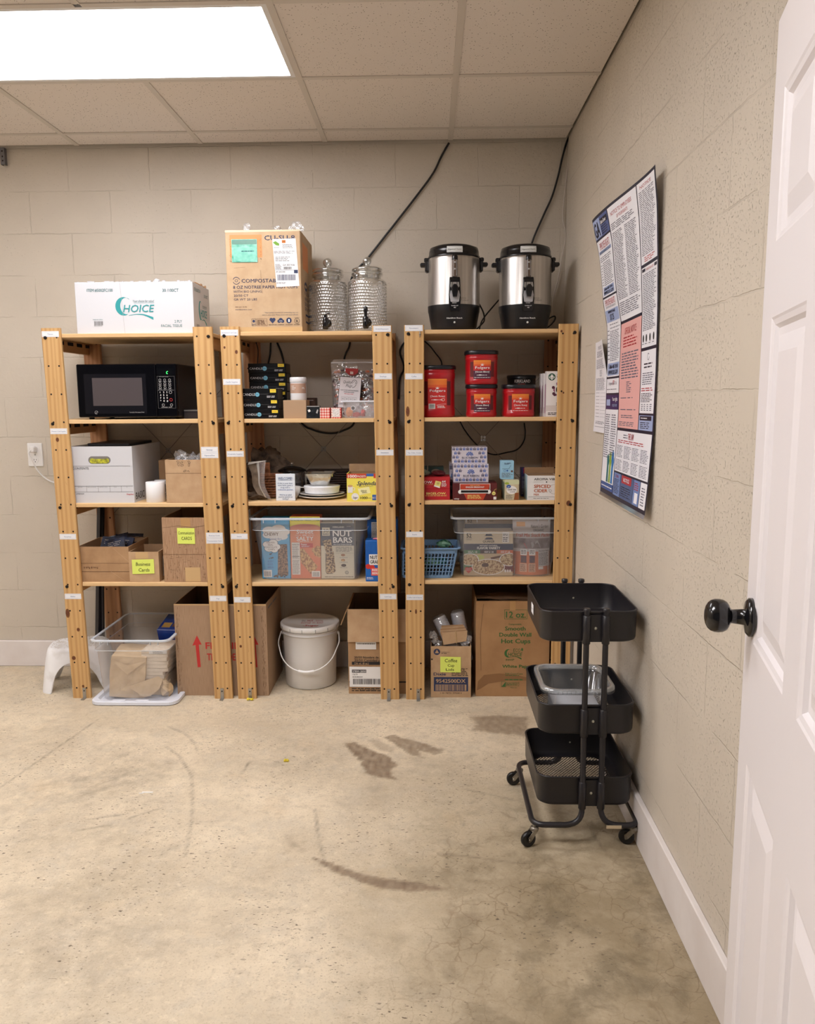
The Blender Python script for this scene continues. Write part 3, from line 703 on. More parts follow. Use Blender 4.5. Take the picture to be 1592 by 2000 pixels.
class Carton:
    """box standing at a real depth; its front face takes prints in photo coordinates"""
    def __init__(s, name, label, cat, px, Y, z0, d, mat, rz=0, group=None, open_top=False, fill=None, inside=None, part='body', ch=.0015, w=None, h=None, xc=None):
        my = (px[1]+px[3])/2
        a, b = span(px[0], px[2], my, Y); s.w = w or (b-a); xc = (a+b)/2 if xc is None else xc
        s.h = h or (on_y((px[0]+px[2])/2, px[1], Y).z - z0); s.d = d
        s.t = Thing(name, label, cat, (xc, Y, z0), rz, group); s.t.local = True
        s.b = s.t.part(part); w, h = s.w, s.h; hw = w/2
        if not open_top: s.b.box(-hw, hw, 0, d, 0, h, mat, ch)
        else:
            q = .004; ins = inside or kraft_in
            for lev, mm in ((0, mat),):
                s.b.box(-hw, hw, 0, q, 0, h, mat); s.b.box(-hw, hw, d-q, d, 0, h, mat)
                s.b.box(-hw, -hw+q, q, d-q, 0, h, mat); s.b.box(hw-q, hw, q, d-q, 0, h, mat)
            s.b.box(-hw+q, hw-q, q, d-q, 0, q, ins)
            e = .0006
            s.b.poly([(-hw+q, d-q-e, q), (hw-q, d-q-e, q), (hw-q, d-q-e, h), (-hw+q, d-q-e, h)], ins)
            s.b.poly([(-hw+q+e, q, q), (-hw+q+e, d-q, q), (-hw+q+e, d-q, h), (-hw+q+e, q, h)], ins)
            s.b.poly([(hw-q-e, d-q, q), (hw-q-e, q, q), (hw-q-e, q, h), (hw-q-e, d-q, h)], ins)
            s.b.poly([(hw-q, q+e, q), (-hw+q, q+e, q), (-hw+q, q+e, h), (hw-q, q+e, h)], ins)
        s.F = Face.flat(s.b, (-hw, 0, h), (w, 0, 0), (0, 0, -h), px)
        s.S = Face.flat(s.b, (hw, 0, h), (0, d, 0), (0, 0, -h), (0, 0, 100, 100))
        s.L = Face.flat(s.b, (-hw, d, h), (0, -d, 0), (0, 0, -h), (0, 0, 100, 100))
        s.U = Face.flat(s.b, (-hw, d, h), (w, 0, 0), (0, -d, 0), (0, 0, 100, 100))
    def sticker(s, name, x0, y0, x1, y1, mat, label=None, face=None, skew=0):
        m = s.t.part(name, label); f = (face or s.F).to(m, 6); f.poly([(x0, y0+skew), (x1, y0), (x1, y1), (x0, y1+skew)], mat, 0); return f
    def flap(s, side, L, ang, mat, dz=0):
        """open lid flap hinged on a top edge; ang measured outwards from upright"""
        hw, h, d = s.w/2, s.h-dz, s.d; a = radians(ang); o, u = L*sin(a), L*cos(a); q = .0035
        if side == 'F': A, B, off = (-hw, 0), (hw, 0), Vector((0, -o, u))
        if side == 'B': A, B, off = (hw, d), (-hw, d), Vector((0, o, u))
        if side == 'L': A, B, off = (-hw, d), (-hw, 0), Vector((-o, 0, u))
        if side == 'R': A, B, off = (hw, 0), (hw, d), Vector((o, 0, u))
        p = [Vector((A[0], A[1], h)), Vector((B[0], B[1], h))]; n = off.cross(p[1]-p[0]).normalized()*q
        b4 = [p[0], p[1], p[1]+off, p[0]+off]; t4 = [v+n for v in b4]
        m = s.t.part('flap'); m.add(b4+t4, [(3, 2, 1, 0), (4, 5, 6, 7), (0, 1, 5, 4), (1, 2, 6, 5), (2, 3, 7, 6), (3, 0, 4, 7)], mat); return m
    def done(s): return s.t.done()

def logo_c(F, x0, y0, x1, y1, mat):
    """big swash letter C: two eccentric arcs and a tail"""
    w, h = x1-x0, y1-y0; n = 22; out = []; inn = []
    cx, cy = x0+w*.52, y0+h*.45
    for i in range(n+1):
        a = radians(-52-236*i/n); out.append((cx+w*.50*cos(a), cy+h*.46*sin(a)))
        inn.append((cx+w*.16+w*.36*cos(a), cy-h*.015+h*.41*sin(a)))
    for i in range(n): F.poly([out[i], out[i+1], inn[i+1], inn[i]], mat)
def swash(F, x0, y0, x1, h, mat):
    n = 14; up = []; lo = []
    for i in range(n+1):
        t = i/n; x = x0+(x1-x0)*t; y = y0-h*.5*sin(pi*t*1.1)+h*.9*max(0, t-.6)*1.5; th = h*(.16+.85*t*t)
        up.append((x, y)); lo.append((x, y+th))
    for i in range(n): F.poly([up[i], up[i+1], lo[i+1], lo[i]], mat)
def crumple(mb, cx, cy, cz, rx, ry, rz, mat, seed, amp=.35, n=10, m=7):
    rn = random.Random(seed); o = Vector((rn.random()*9, rn.random()*9, rn.random()*9)); vs = []; fs = []
    for j in range(m+1):
        ph = pi*j/m
        for i in range(n):
            th = 2*pi*i/n; d = Vector((sin(ph)*cos(th), sin(ph)*sin(th), cos(ph)))
            k = 1+amp*mnoise.noise(d*2.3+o)*1.6
            vs.append((cx+rx*d.x*k, cy+ry*d.y*k, cz+rz*d.z*k))
    for j in range(m):
        for i in range(n): i2 = (i+1) % n; fs.append((j*n+i, (j+1)*n+i, (j+1)*n+i2, j*n+i2))
    mb.add(vs, fs, mat, False)

# ================================================================= LEFT UNIT
def left_unit():
    z1 = TOP1-.002; z3 = LEV3-.005
    # -- top: tissue carton
    c = Carton('tissue_carton', 'large white carton of facial tissue with teal printing on the leftmost unit', 'box', (148, 551, 378, 651), 3.685, z1, .27, white_card)
    def choice_side(F, x0, y0, x1, y1):
        w, h = x1-x0, y1-y0
        logo_c(F, x0, y0, x0+w*.42, y1, ink_teal); F.text('HOICE', x0+w*.20, y0+h*.74, y0+h*.36, ink_teal, x1=x1, bold=.012, shear=.2, l=3)
        F.text('Your choice for value!', x0+w*.46, y0+h*.25, y0+h*.13, ink_teal_d, x1=x1, shear=.3); F.line([(x0+w*.48, y0+h*.29), (x1, y0+h*.29)], h*.012, ink_teal)
        swash(F, x0+w*.34, y0+h*.90, x0+w*.96, h*.14, ink_teal)
    F = c.F; choice_side(F, 225, 580, 302, 619)
    F.text('ITEM #5002FC100', 171.7, 569, 563, ink_teal_d, x1=222.3, bold=.01); F.text('30 /100CT', 319, 570.4, 564, ink_teal_d, x1=350.5, bold=.01)
    F.text('2 PLY', 340, 630, 624.5, ink_teal_d, x1=354.5); F.text('FACIAL TISSUE', 313.5, 638.5, 633, ink_teal_d, x1=354.5)
    F.text('MADE IN CHINA', 180.5, 624, 622, ink_teal_d, x1=199.7); F.bars(182.5, 626, 199.7, 634, ink_g, 20); F.lines(182, 634.4, 200, 636, 1, ink_g)
    F.line([(236.5, 552), (242, 650)], .5, ink_lg)
    choice_side(c.S, 30, 32, 80, 74); c.S.text('ITEM #5002FC100', 8, 16, 9, ink_teal_d, x1=44); c.S.text('30 /100CT', 66, 22, 15, ink_teal_d, x1=90); c.S.bars(14, 80, 30, 92, ink_g, 16)
    rim = c.t.part('torn_rim', 'torn white card along the top edge'); rn = random.Random(4); hw = c.w/2; x = -hw
    while x < hw-.01:
        w = rn.uniform(.008, .022); hh = rn.uniform(.001, .007); rim.box(x, min(x+w, hw), .001, .003+rn.random()*.01, c.h-.001, c.h+hh, white_card); x += w*rn.uniform(.9, 1.5)
    crumple(rim, .10, .02, c.h+.003, .016, .014, .012, white_card, 7)
    for k in range(9): crumple(rim, hw-.006, .05+k*.022, c.h+.001, .006, .010, rn.uniform(.004, .013), kraft2, 20+k)
    c.done()
    # -- microwave
    mb_black = mk('microwave_black', (8, 8, 12), .14, spec=.22); mb_mat = mk('microwave_case', (22, 20, 24), .38)
    glass_w = mk('microwave_window', (96, 88, 90), .22, metal=.35)
    a, b = span(151, 346, 765, 3.69); h = on_y(240, 711, 3.69).z-LEV2-.010; w = b-a; d = .34
    t = Thing('microwave_oven', 'black microwave oven with a grey window on the leftmost unit', 'microwave', ((a+b)/2, 3.69, LEV2)); t.local = True
    m = t.part('case'); m.box(-w/2, w/2, .022, d, .010, .010+h, mb_mat, .004)
    ft = t.part('foot')
    for sx in (-1, 1):
        for y in (.05, d-.05): ft.lathe([(.012, 0), (.012, .0105)], mb_mat, (sx*(w/2-.04), y, 0), 14)
    m = t.part('door'); xs = -w/2+w*(305.5-151)/195; m.box(-w/2, xs, 0, .022, .010, .010+h, mb_black, .004)
    F = Face.flat(m, (-w/2, 0, .010+h), (w, 0, 0), (0, 0, -h), (151, 711, 346, 814))
    wi = t.part('window', 'grey window with dark bevelled surround', sub=m); G = F.to(wi, 1)
    o4 = [(165, 730), (286, 730), (286, 807), (165, 807)]; i4 = [(181, 737.5), (278.5, 737.5), (278.5, 791.5), (181, 791.5)]
    bev = mk('microwave_bevel', (20, 19, 24), .10, spec=.6)
    for k in range(4): G.poly([o4[k], o4[(k+1) % 4], i4[(k+1) % 4], i4[k]], bev, 0)
    G.poly(i4, glass_w, 0)
    F.ring(186, 804.5, 3.0, .6, ink_lg, n=16); F.text('ge', 184.3, 805.6, 803.4, ink_lg, x1=187.7, shear=.3); F.text('Turntable Microwave Oven', 251, 805.5, 803, ink_lg, x1=280)
    p = t.part('control_panel'); p.box(xs+.001, w/2, 0, .022, .010, .010+h, mb_black, .004); F2 = F.to(p, 0)
    green = mk('display_green', (60, 255, 110), .5, emit=3); disp = mk('display_glass', (8, 9, 12), .08)
    F2.rect(310, 720, 340, 733, disp); F2.text('C', 326.5, 730.5, 725, green, x1=330, shear=.2)
    F2.text('AUTO COOK SENSOR', 312, 736.5, 735.2, ink_lg, x1=330)
    rn = random.Random(3)
    for r_ in range(3):
        for q in range(3):
            x, y = 311+q*9.4, 740.2+r_*7.2; F2.ring(x+2.5, y+2, 2.2, .7, ink_lg, n=8); F2.lines(x-.5, y+4.4, x+6, y+6.2, 1, ink_lg, words=2, ragged=0)
    F2.line([(309, 762), (340, 762)], .4, ink_lg)
    for r_ in range(4):
        for q in range(3): F2.text('123456789*0#'[r_*3+q], 312.5+q*6.3, 767.5+r_*5.6, 764+r_*5.6, ink_w, l=2, bold=.02)
    F2.ring(333, 766, 2.6, .7, ink_lg); F2.ring(333.5, 780.5, 2.6, .8, ink_red); F2.ring(318, 790.5, 2.3, .7, ink_lg); F2.ring(334, 790.5, 2.3, .7, ink_lg)
    F2.lines(314, 794, 338, 796, 1, ink_lg, words=3); F2.frame(308, 735, 342, 797, .3, ink_g)
    t.done()
    # -- dark case beside it
    c = Carton('disc_case', 'small flat dark case with a silver edge beside the microwave', 'case', (359, 800, 391, 817.5), 3.77, LEV2, .16, mk('dark_case', (34, 30, 34), .4))
    c.F.rect(359.5, 800.5, 390, 802.8, zinc); c.F.rect(361, 806, 389, 815, mk('dark_case_panel', (52, 46, 48), .3)); c.done()
    # -- banker box
    c = Carton('storage_box', 'white lidless file storage box with an oval hand hole', 'box', (137, 872, 260, 981.5), 3.675, z3, .39, white_card, open_top=True, inside=mk('white_card_inside', (206, 200, 194), .8))
    F = c.F; hole = mk('hand_hole_edge', (120, 116, 112), .7); yel = mk('yellow_folder', (206, 206, 52), .6, col2=(120, 120, 40), vscale=60)
    F.rect(180, 891, 212, 905.5, hole); F.disc(181.5, 898.2, 7.2, hole); F.disc(210.5, 898.2, 7.2, hole)
    F.rect(181, 896, 211, 904.6, yel, 2); F.disc(181.8, 899.5, 4.8, yel, l=2); F.disc(210.2, 899.5, 4.8, yel, l=2)
    F.rect(139, 909.6, 255.5, 910.3, ink_g); F.text('CONTENTS:', 143, 916.3, 911.8, ink_k, x1=175)
    F.rect(139, 948.3, 258.5, 949, ink_g); F.rect(139, 959.8, 258.5, 960.4, ink_g)
    for x in (167.6, 190.2, 213.3, 235.4): F.rect(x, 949, x+.5, 960, ink_g)
    for x, s in ((151, 'BOX NO.'), (170, 'BOX LOCATION'), (193, 'DESTROY DATE'), (221, 'FROM'), (245, 'TO')): F.text(s, x, 951.6, 950, ink_g)
    F.text('#TR59209', 147, 965, 962.4, ink_k, x1=162); F.text('Staples', 245.5, 966, 963, ink_red, x1=258.8, bold=.02)
    c.S.text('BASIC', 5, 95, 82, ink_k, x1=34)
    c.done()
    dk = mk('dark_plastic', (30, 28, 34), .4)
    t = Thing('binder', 'dark folder lying on top of the white file storage box', 'folder', (-1.37, 3.86, z3+.262)); m = t.part()
    m.box(-1.60, -1.40, 3.72, 4.03, z3+c.h-.001, z3+c.h+.012, dk, .003); t.loc = Vector((-1.37, 3.86, z3+c.h)); t.done()
    # -- label rolls
    def roll(px0, px1, py0, Y, label, bar):
        a, b = span(px0, px1, 960, Y); r = (b-a)/2; h = on_y((px0+px1)/2, py0, Y-r*.6).z-z3; x = (a+b)/2
        t = Thing('label_roll', label, 'paper roll', (x, Y, z3), group='paper label rolls on the third shelf'); m = t.part()
        m.lathe([(r*.3, h), (r*.3, h*.02), (r*.98, 0), (r, .001), (r, h-.001), (r*.98, h), (r*.3, h)], mk('roll_paper', (240, 240, 242), .7), (x, Y, z3), 36, cap0=False, cap1=False)
        if bar:
            f = Face(m, lambda u, v, l: Vector((x+(r+.0005*l)*sin(u*1.5+.1), Y-(r+.0005*l)*cos(u*1.5+.1), z3+h*(1-v))), (0, 0, 100, 100), 1, 10)
            f.rect(0, 4, 90, 95, ink_w, 1); f.bars(12, 20, 70, 60, ink_g, 14, 2, vert=False); f.lines(10, 65, 80, 90, 4, ink_g)
        t.done()
    roll(286, 321.5, 942, 3.715, 'white paper label roll in front of the kraft box', 0)
    roll(303, 327, 938, 3.815, 'white paper roll with a barcode tag, behind another roll', 1)
    # -- kraft box with doodles + box behind it
    c = Carton('kraft_box', 'plain kraft box with small oval doodles and clear plastic on top', 'box', (324, 898, 399, 983), 3.664, z3, .19, kraft, open_top=True)
    F = c.F; F.rect(324, 924.3, 399, 924.9, dark_gap)
    for x, y, r_ in ((349.5, 902, .5), (356, 904, -.6), (350, 907.5, 1.1), (357, 909, -.3), (371, 902.5, .7), (370.5, 908, 1.6), (362, 920, -.5)):
        pts = [(x+3.0*cos(k*pi/6)*cos(r_)-1.5*sin(k*pi/6)*sin(r_), y+3.0*cos(k*pi/6)*sin(r_)+1.5*sin(k*pi/6)*cos(r_)) for k in range(13)]; F.line(pts, .55, ink_k)
    F.line([(366, 921), (369, 919), (371, 922)], .6, ink_k)
    c.done()
    t = Thing('plastic_bags', 'crumpled clear plastic bags filling the top of the kraft box', 'plastic bag', (c.t.loc.x, 3.75, z3+.15), kind='stuff'); m = t.part(); rn = random.Random(8)
    for k in range(9): crumple(m, c.t.loc.x+rn.uniform(-.05, .065), 3.75+rn.uniform(-.04, .05), z3+c.h-.008+rn.uniform(-.01, .02), .03, .03, .024, crinkle, k, .6)
    t.done()
    c = Carton('small_carton', 'small brown carton standing behind the paper rolls', 'box', (311, 899, 330, 975), 3.90, z3, .10, kraft2); c.done()
    # -- level 4
    c = Carton('pamphlet_box', 'long low open kraft box of pamphlets', 'box', (152, 1068, 252.5, 1137), 3.668, LEV4, .27, kraft2, open_top=True)
    F = c.F; F.rect(152, 1100, 252.5, 1100.6, dark_gap); F.rect(152, 1116.4, 252.5, 1117.4, dark_gap); F.text("Print & Pack it", 163, 1111.5, 1107, ink_brown, x1=191, rot=pi)
    F.line([(222, 1070), (252, 1098)], .4, kraft3); F.line([(216, 1117), (245, 1137)], .4, kraft3); c.S.rect(0, 47, 100, 48, dark_gap); c.S.rect(0, 70, 100, 71.5, dark_gap)
    c.done(); bx, bh, bw = c.t.loc.x, c.h, c.w
    pm = mk('pamphlet_cover', (44, 58, 92), .4, col2=(24, 28, 44), vscale=40); rn = random.Random(2)
    for k in range(7):
        t = Thing('pamphlet', 'dark blue pamphlet among those in the low kraft box', 'pamphlet', (0, 0, 0), group='pamphlets in the low kraft box'); t.local = True
        m = t.part(); w = .10; m.box(-w/2, w/2, -.002, .002, 0, .20, pm)
        f = Face.flat(m, (-w/2, -.002, .2), (w, 0, 0), (0, 0, -.2), (0, 0, 100, 200)); f.lines(14, 14, 86, 40, 3, ink_lg, words=3); f.rect(20, 60, 80, 120, ink_blue)
        t.loc = Vector((bx-.03+rn.uniform(-.02, .07), 3.73+k*.026, LEV4+.008)); t.tilt = (-.55+rn.uniform(-.05, .05), rn.uniform(-.25, .25), 0)
        t.done()
    c = Carton('card_box', 'small open kraft box with a yellow business cards note', 'box', (252.5, 1078, 310.5, 1137.5), 3.664, LEV4, .21, kraft, open_top=True, rz=.02)
    F = c.F; F.rect(266, 1078.2, 290, 1091.5, tape_m)
    n = c.sticker('sticky_note', 258.6, 1092, 301.3, 1120.5, note_y, 'yellow note reading business cards', skew=1)
    n.text('Business', 266, 1105, 1098, ink_k, x1=294, shear=.1); n.text('Cards', 271, 1116.5, 1109.5, ink_k, x1=292, shear=.1)
    l = c.sticker('label', 24, 22, 76, 88, ink_w, 'white printed label', face=c.S); l.bars(30, 28, 45, 84, ink_k, 20, 2, vert=False); l.lines(50, 28, 72, 84, 7, ink_k)
    c.done()
    c = Carton('tall_box', 'tall worn kraft box with a yellow communication cards note', 'box', (318.5, 1011, 406, 1138), 3.664, LEV4, .30, corr, open_top=True)
    F = c.F; F.rect(355, 1012, 374, 1029, tape_d); F.rect(318.5, 1083, 406, 1083.7, dark_gap); rn = random.Random(5)
    for k in range(60):
        x = rn.uniform(320, 400); y = rn.uniform(1034, 1132); F.rect(x, y, x+.5, y+rn.uniform(2, 6), dark_gap)
    for k in range(40):
        x = rn.uniform(321, 398); y = rn.uniform(1022, 1132); F.rect(x, y, x+rn.uniform(2, 7), y+.4, dark_gap)
    F.line([(319, 1031), (350, 1027), (380, 1030), (405, 1026)], .6, dark_gap)
    F.rect(360, 1109, 389.5, 1137, tape_m, 2)
    n = c.sticker('sticky_note', 348, 1031.5, 382, 1062.5, note_y, 'yellow note reading communication cards', skew=-.6)
    n.text('Communication', 350, 1043.5, 1037.5, ink_k, x1=381, shear=.1); n.text('CARDS', 356, 1054.5, 1048, ink_k, x1=376)
    c.flap('B', .05, 8, kraft2); c.done()
    # -- tall black case leaning on the wall
    t = Thing('folded_easel', 'tall thin black folded stand leaning on the back wall behind the leftmost unit', 'stand', on_y(172, 1262, 4.04)); m = t.part('leg')
    lo = on_z(170, 1292, .0); p0 = Vector((-1.735, 4.00, .004)); p1 = on_y(197, 985, 4.062)
    m.tube([p0, p1], .019, dk, 4); m2 = t.part('leg'); m2.tube([p0+Vector((.028, 0, 0)), p1+Vector((.004, -.004, -.03))], .008, dk, 8); t.loc = p0; t.done()
    # -- floor: stool
    stw = mk('stool_plastic', (240, 240, 242), .45, col2=(206, 202, 198), vscale=9, bump=.05, bscale=60, lo=.5, hi=.75)
    t = Thing('step_stool', 'white plastic step stool with arched sides behind the leftmost post', 'stool', (-1.762, 3.852, 0), .27); t.local = True
    m = t.part('body'); W, D, Hh = .335, .26, .215; n = 96
    def ring(w, d, r, z):
        pts = []
        per = rrect(-w/2, w/2, -d/2, d/2, r, z, 6)
        L_ = [0]
        for k in range(len(per)): a, b = per[k], per[(k+1) % len(per)]; L_.append(L_[-1]+math.hypot(b[0]-a[0], b[1]-a[1]))
        for i in range(n):
            s_ = L_[-1]*i/n; k = max(j for j in range(len(per)) if L_[j] <= s_+1e-9); a, b = per[k], per[(k+1) % len(per)]; f = (s_-L_[k])/max(1e-9, L_[k+1]-L_[k])
            pts.append(Vector((a[0]+(b[0]-a[0])*f, a[1]+(b[1]-a[1])*f, z)))
        return pts
    top, bot = ring(W-.07, D-.06, .07, Hh), ring(W, D, .06, 0)
    def arch(p):
        ax = abs(p.x)/(W/2); ay = abs(p.y)/(D/2)
        u = abs(p.x)/(.118) if ay > .93 else (abs(p.y)/.072 if ax > .93 else 2)
        return .145*math.sqrt(max(0, 1-u**2.4)) if u < 1 else 0
    rows = []
    for j in range(9):
        v = j/8; rows.append([])
        for k in range(n):
            zb = arch(bot[k]); z = Hh-.012+(zb-(Hh-.012))*v; q = (Hh-z)/Hh; q = q**.75
            q = q if q < 1 else 1; p = top[k].lerp(bot[k], q**.8); p.z = z; rows[-1].append(p)
    cr = [[Vector((p.x*.975, p.y*.975, Hh-.003)) for p in top], [Vector((p.x*.9, p.y*.9, Hh)) for p in top]]
    m.loops([r for r in (rows[::-1]+cr)], stw, cap0=False, cap1=True, smooth=True)
    inner = [[Vector((p.x*.965, p.y*.955, p.z-(.004 if j == 0 else 0))) for p in r] for j, r in enumerate(rows)]
    m.loops(inner, stw, cap0=False, cap1=False, smooth=True)
    m.loops([rows[-1], inner[-1]], stw, cap0=False, cap1=False)
    m.poly([Vector((p.x*.95, p.y*.95, Hh-.014)) for p in top][::-1], stw)
    tr = t.part('textured_top', 'grey speckled anti-slip top'); rn = random.Random(6); trm = mk('stool_tread', (206, 200, 192), .7)
    for k in range(150):
        x, y = rn.uniform(-.125, .125), rn.uniform(-.09, .09)
        if (x/.125)**4+(y/.095)**4 < .95: tr.lathe([(.004, 0), (.002, .0012)], trm, (x, y, Hh), 5)
    t.done()
left_unit()

# ---- clear tote builder
tote_m = clear('tote_plastic', (222, 226, 234), .14, .10, .18, .25, 30); tote_rim = clear('tote_rim', (226, 234, 244), .72, .10, .25)
def tote(name, label, x0, x1, y0, y1, z0, z1, tap, rim=.012, step=.80, local_parts=None, mat=None, rmat=None, group=None, done=True):
    mat = mat or tote_m; rmat = rmat or tote_rim; r = .035
    t = Thing(name, label, 'storage tote' if 'tote' in name else 'container', ((x0+x1)/2, (y0+y1)/2, z0), group=group); m = t.part('body'); h = z1-z0
    R = lambda e, z, rr=r: rrect(x0+e, x1-e, y0+e*.6, y1-e*.6, rr, z)
    tt = tap*(1-step)
    m.loops([R(tap+.008, z0+.001), R(tap, z0+.008), R(tt+.006, z0+h*step-.004), R(tt-.002, z0+h*step+.004), R(.004, z1-.012), R(.002, z1)], mat, cap0=True, cap1=False, smooth=False)
    q = t.part('rim', 'rolled pale rim')
    q.loops([R(.002, z1-.004), R(.001, z1), R(-rim*.5, z1+.002), R(-rim, z1-.001), R(-rim, z1-.008), R(-rim+.002, z1-.008), R(-rim+.002, z1-.002), R(.002, z1-.004)], rmat, False, False)
    n = t.part('rib', 'moulded rib'); zz = z0+h*step
    n.loops([R(tt-.004, zz), R(tt-.004, zz+.003), R(tt-.0025, zz+.003)], rmat, False, False)
    for fx in (.12, .22, .78, .88): x = x0+(x1-x0)*fx; n.box(x-.0012, x+.0012, y0-rim*.6-.001, y0+.002, z1-.022, z1-.004, rmat)
    if done: t.done()
    return t
def left_bin():
    # -- clear tote standing on its lid
    zr = on_y(171, 1250, 3.575).z; xa = on_y(173, 1250, 3.575).x+.012; xb = on_y(330, 1250, 3.60).x
    lid = mk('tote_lid_plastic', (226, 230, 240), .35)
    t = Thing('tote_lid', 'pale plastic tote lid lying on the floor under the clear tote', 'lid', ((xa+xb)/2, 3.8, 0)); m = t.part(); e = .018
    R = lambda q, z: rrect(xa-e+q, xb+e+.02-q, 3.545+q, 4.075-q, .05, z)
    m.loops([R(.008, .001), R(.0, .004), R(0, .018), R(.006, .021), R(.022, .019), R(.028, .007)], lid, True, True)
    for x in (-.06, .05): m.box((xa+xb)/2+x-.03, (xa+xb)/2+x+.03, 3.549, 3.571, .0205, .0225, lid, .0005)
    t.done()
    tote('clear_tote', 'clear plastic tote of booklets on the floor under the leftmost unit', xa, xb, 3.575, 4.05, .0085, zr, .028, .012, .82)
    pb = mk('brown_paper', (222, 194, 154), .75, col2=(206, 176, 136), vscale=20, bump=.4, bscale=22)
    # parcel
    t = Thing('paper_parcel', 'brown paper wrapped parcel inside the clear floor tote', 'parcel', (-1.455, 3.72, .011), .12, tilt=(0, .10, .12)); t.local = True; m = t.part(); rn = random.Random(12)
    def wb(w, d, h, k=6):
        vs = []; fs = []
        for a in range(6):
            base = len(vs)
            for i in range(k+1):
                for j in range(k+1):
                    u, v = i/k*2-1, j/k*2-1
                    p = [(u, v, 1), (v, u, -1), (1, u, v), (-1, v, u), (v, 1, u), (u, -1, v)][a]; p = Vector(p)
                    q = p*(1-.035*max(0, p.length-1.1)); nn = mnoise.noise(q*1.7+Vector((3, 1, 4)))*.05
                    vs.append((q.x*(w/2)*(1+nn), q.y*(d/2)*(1+nn), (q.z+1)*(h/2)*(1+nn*.4)))
            for i in range(k):
                for j in range(k): o = base+i*(k+1)+j; fs.append((o, o+k+1, o+k+2, o+1))
        return vs, fs
    m.add(*wb(.165, .20, .205), pb)
    for s_ in (-1, 1): m.poly([(-.083, -.1045, .19), (.0, -.110, .165), (.083, -.1045, .19), (.0, -.113, .13+s_*.01)][::1], pb)
    t.done()
    bk = mk('booklet_pages', (230, 216, 196), .8, col2=(214, 196, 174), vscale=60, stretch=(1, 1, 12)); rn = random.Random(15); z = .095
    for k in range(8):
        x0, x1 = (-1.372, -1.246) if k > 1 else (-1.398, -1.270)
        t = Thing('booklet', 'cream booklet %s the stack in the clear floor tote' % ('at the bottom of', 'second from the bottom of', 'third from the bottom of', 'fourth from the bottom of', 'fifth from the bottom of', 'third from the top of', 'second from the top of', 'on top of')[k], 'booklet', ((x0+x1)/2, 3.72, z), rn.uniform(-.03, .03), group='booklets in the clear floor tote'); t.local = True
        m = t.part(); w = x1-x0; hh = .0165
        m.box(-w/2, w/2, -.07, .10, 0, hh, bk, .001)
        if k == 7:
            f = Face.flat(m, (-w/2, -.0702, hh), (w, 0, 0), (0, 0, -hh), (0, 0, 100, 20)); f.rect(30, 1, 98, 19, ink_w); f.lines(45, 3, 85, 17, 3, ink_g)
        t.done(); z += hh+.0012
    t = Thing('support_box', 'small kraft carton under the booklet stack in the clear floor tote', 'box', (-1.325, 3.73, .011)); m = t.part(); m.box(-1.385, -1.265, 3.66, 3.83, .011, .0945, pb, .002); t.done()
    t = Thing('torn_paper', 'torn sheet of brown paper leaning in the front of the clear floor tote', 'paper', (-1.34, 3.62, .011)); m = t.part()
    Q = lambda x, y, Y: on_y(x, y, Y)
    P = [Q(249, 1341, 3.617), Q(309, 1321, 3.632), Q(318, 1327, 3.634), Q(311, 1346, 3.628), Q(294, 1359, 3.622), Q(281, 1362, 3.618), Q(266, 1352, 3.616)]
    m.poly(P, pb); m.poly([p+Vector((0, .002, 0)) for p in P][::-1], pb); m.loops([P, [p+Vector((0, .002, 0)) for p in P]], pb, False, False); t.done()
    t = Thing('paper_scrap', 'crumpled brown paper at the right side of the clear floor tote', 'paper', (-1.26, 3.66, .011)); m = t.part(); crumple(m, -1.262, 3.665, .048, .032, .03, .036, pb, 31, .5); t.done()
    blue = mk('blue_pack', (20, 48, 124), .25, col2=(34, 72, 156), vscale=12)
    c = Carton('blue_pack', 'shiny dark blue pack at the back of the clear floor tote', 'box', (287, 1226, 346, 1262), 3.86, .205, .15, blue, w=.145, h=.085, xc=-1.285)
    c.U.rect(10, 55, 40, 85, mk('gold_print', (176, 142, 74), .4)); c.U.rect(45, 30, 92, 80, ink_brown); c.t.tilt = (.28, 0, -.1); c.t.loc.z = .20; c.done()
    c = Carton('pack_base', 'plain carton under the blue pack in the clear floor tote', 'box', (287, 1262, 346, 1300), 3.85, .011, .15, pb, w=.14, h=.185, xc=-1.285); c.done()
left_bin()

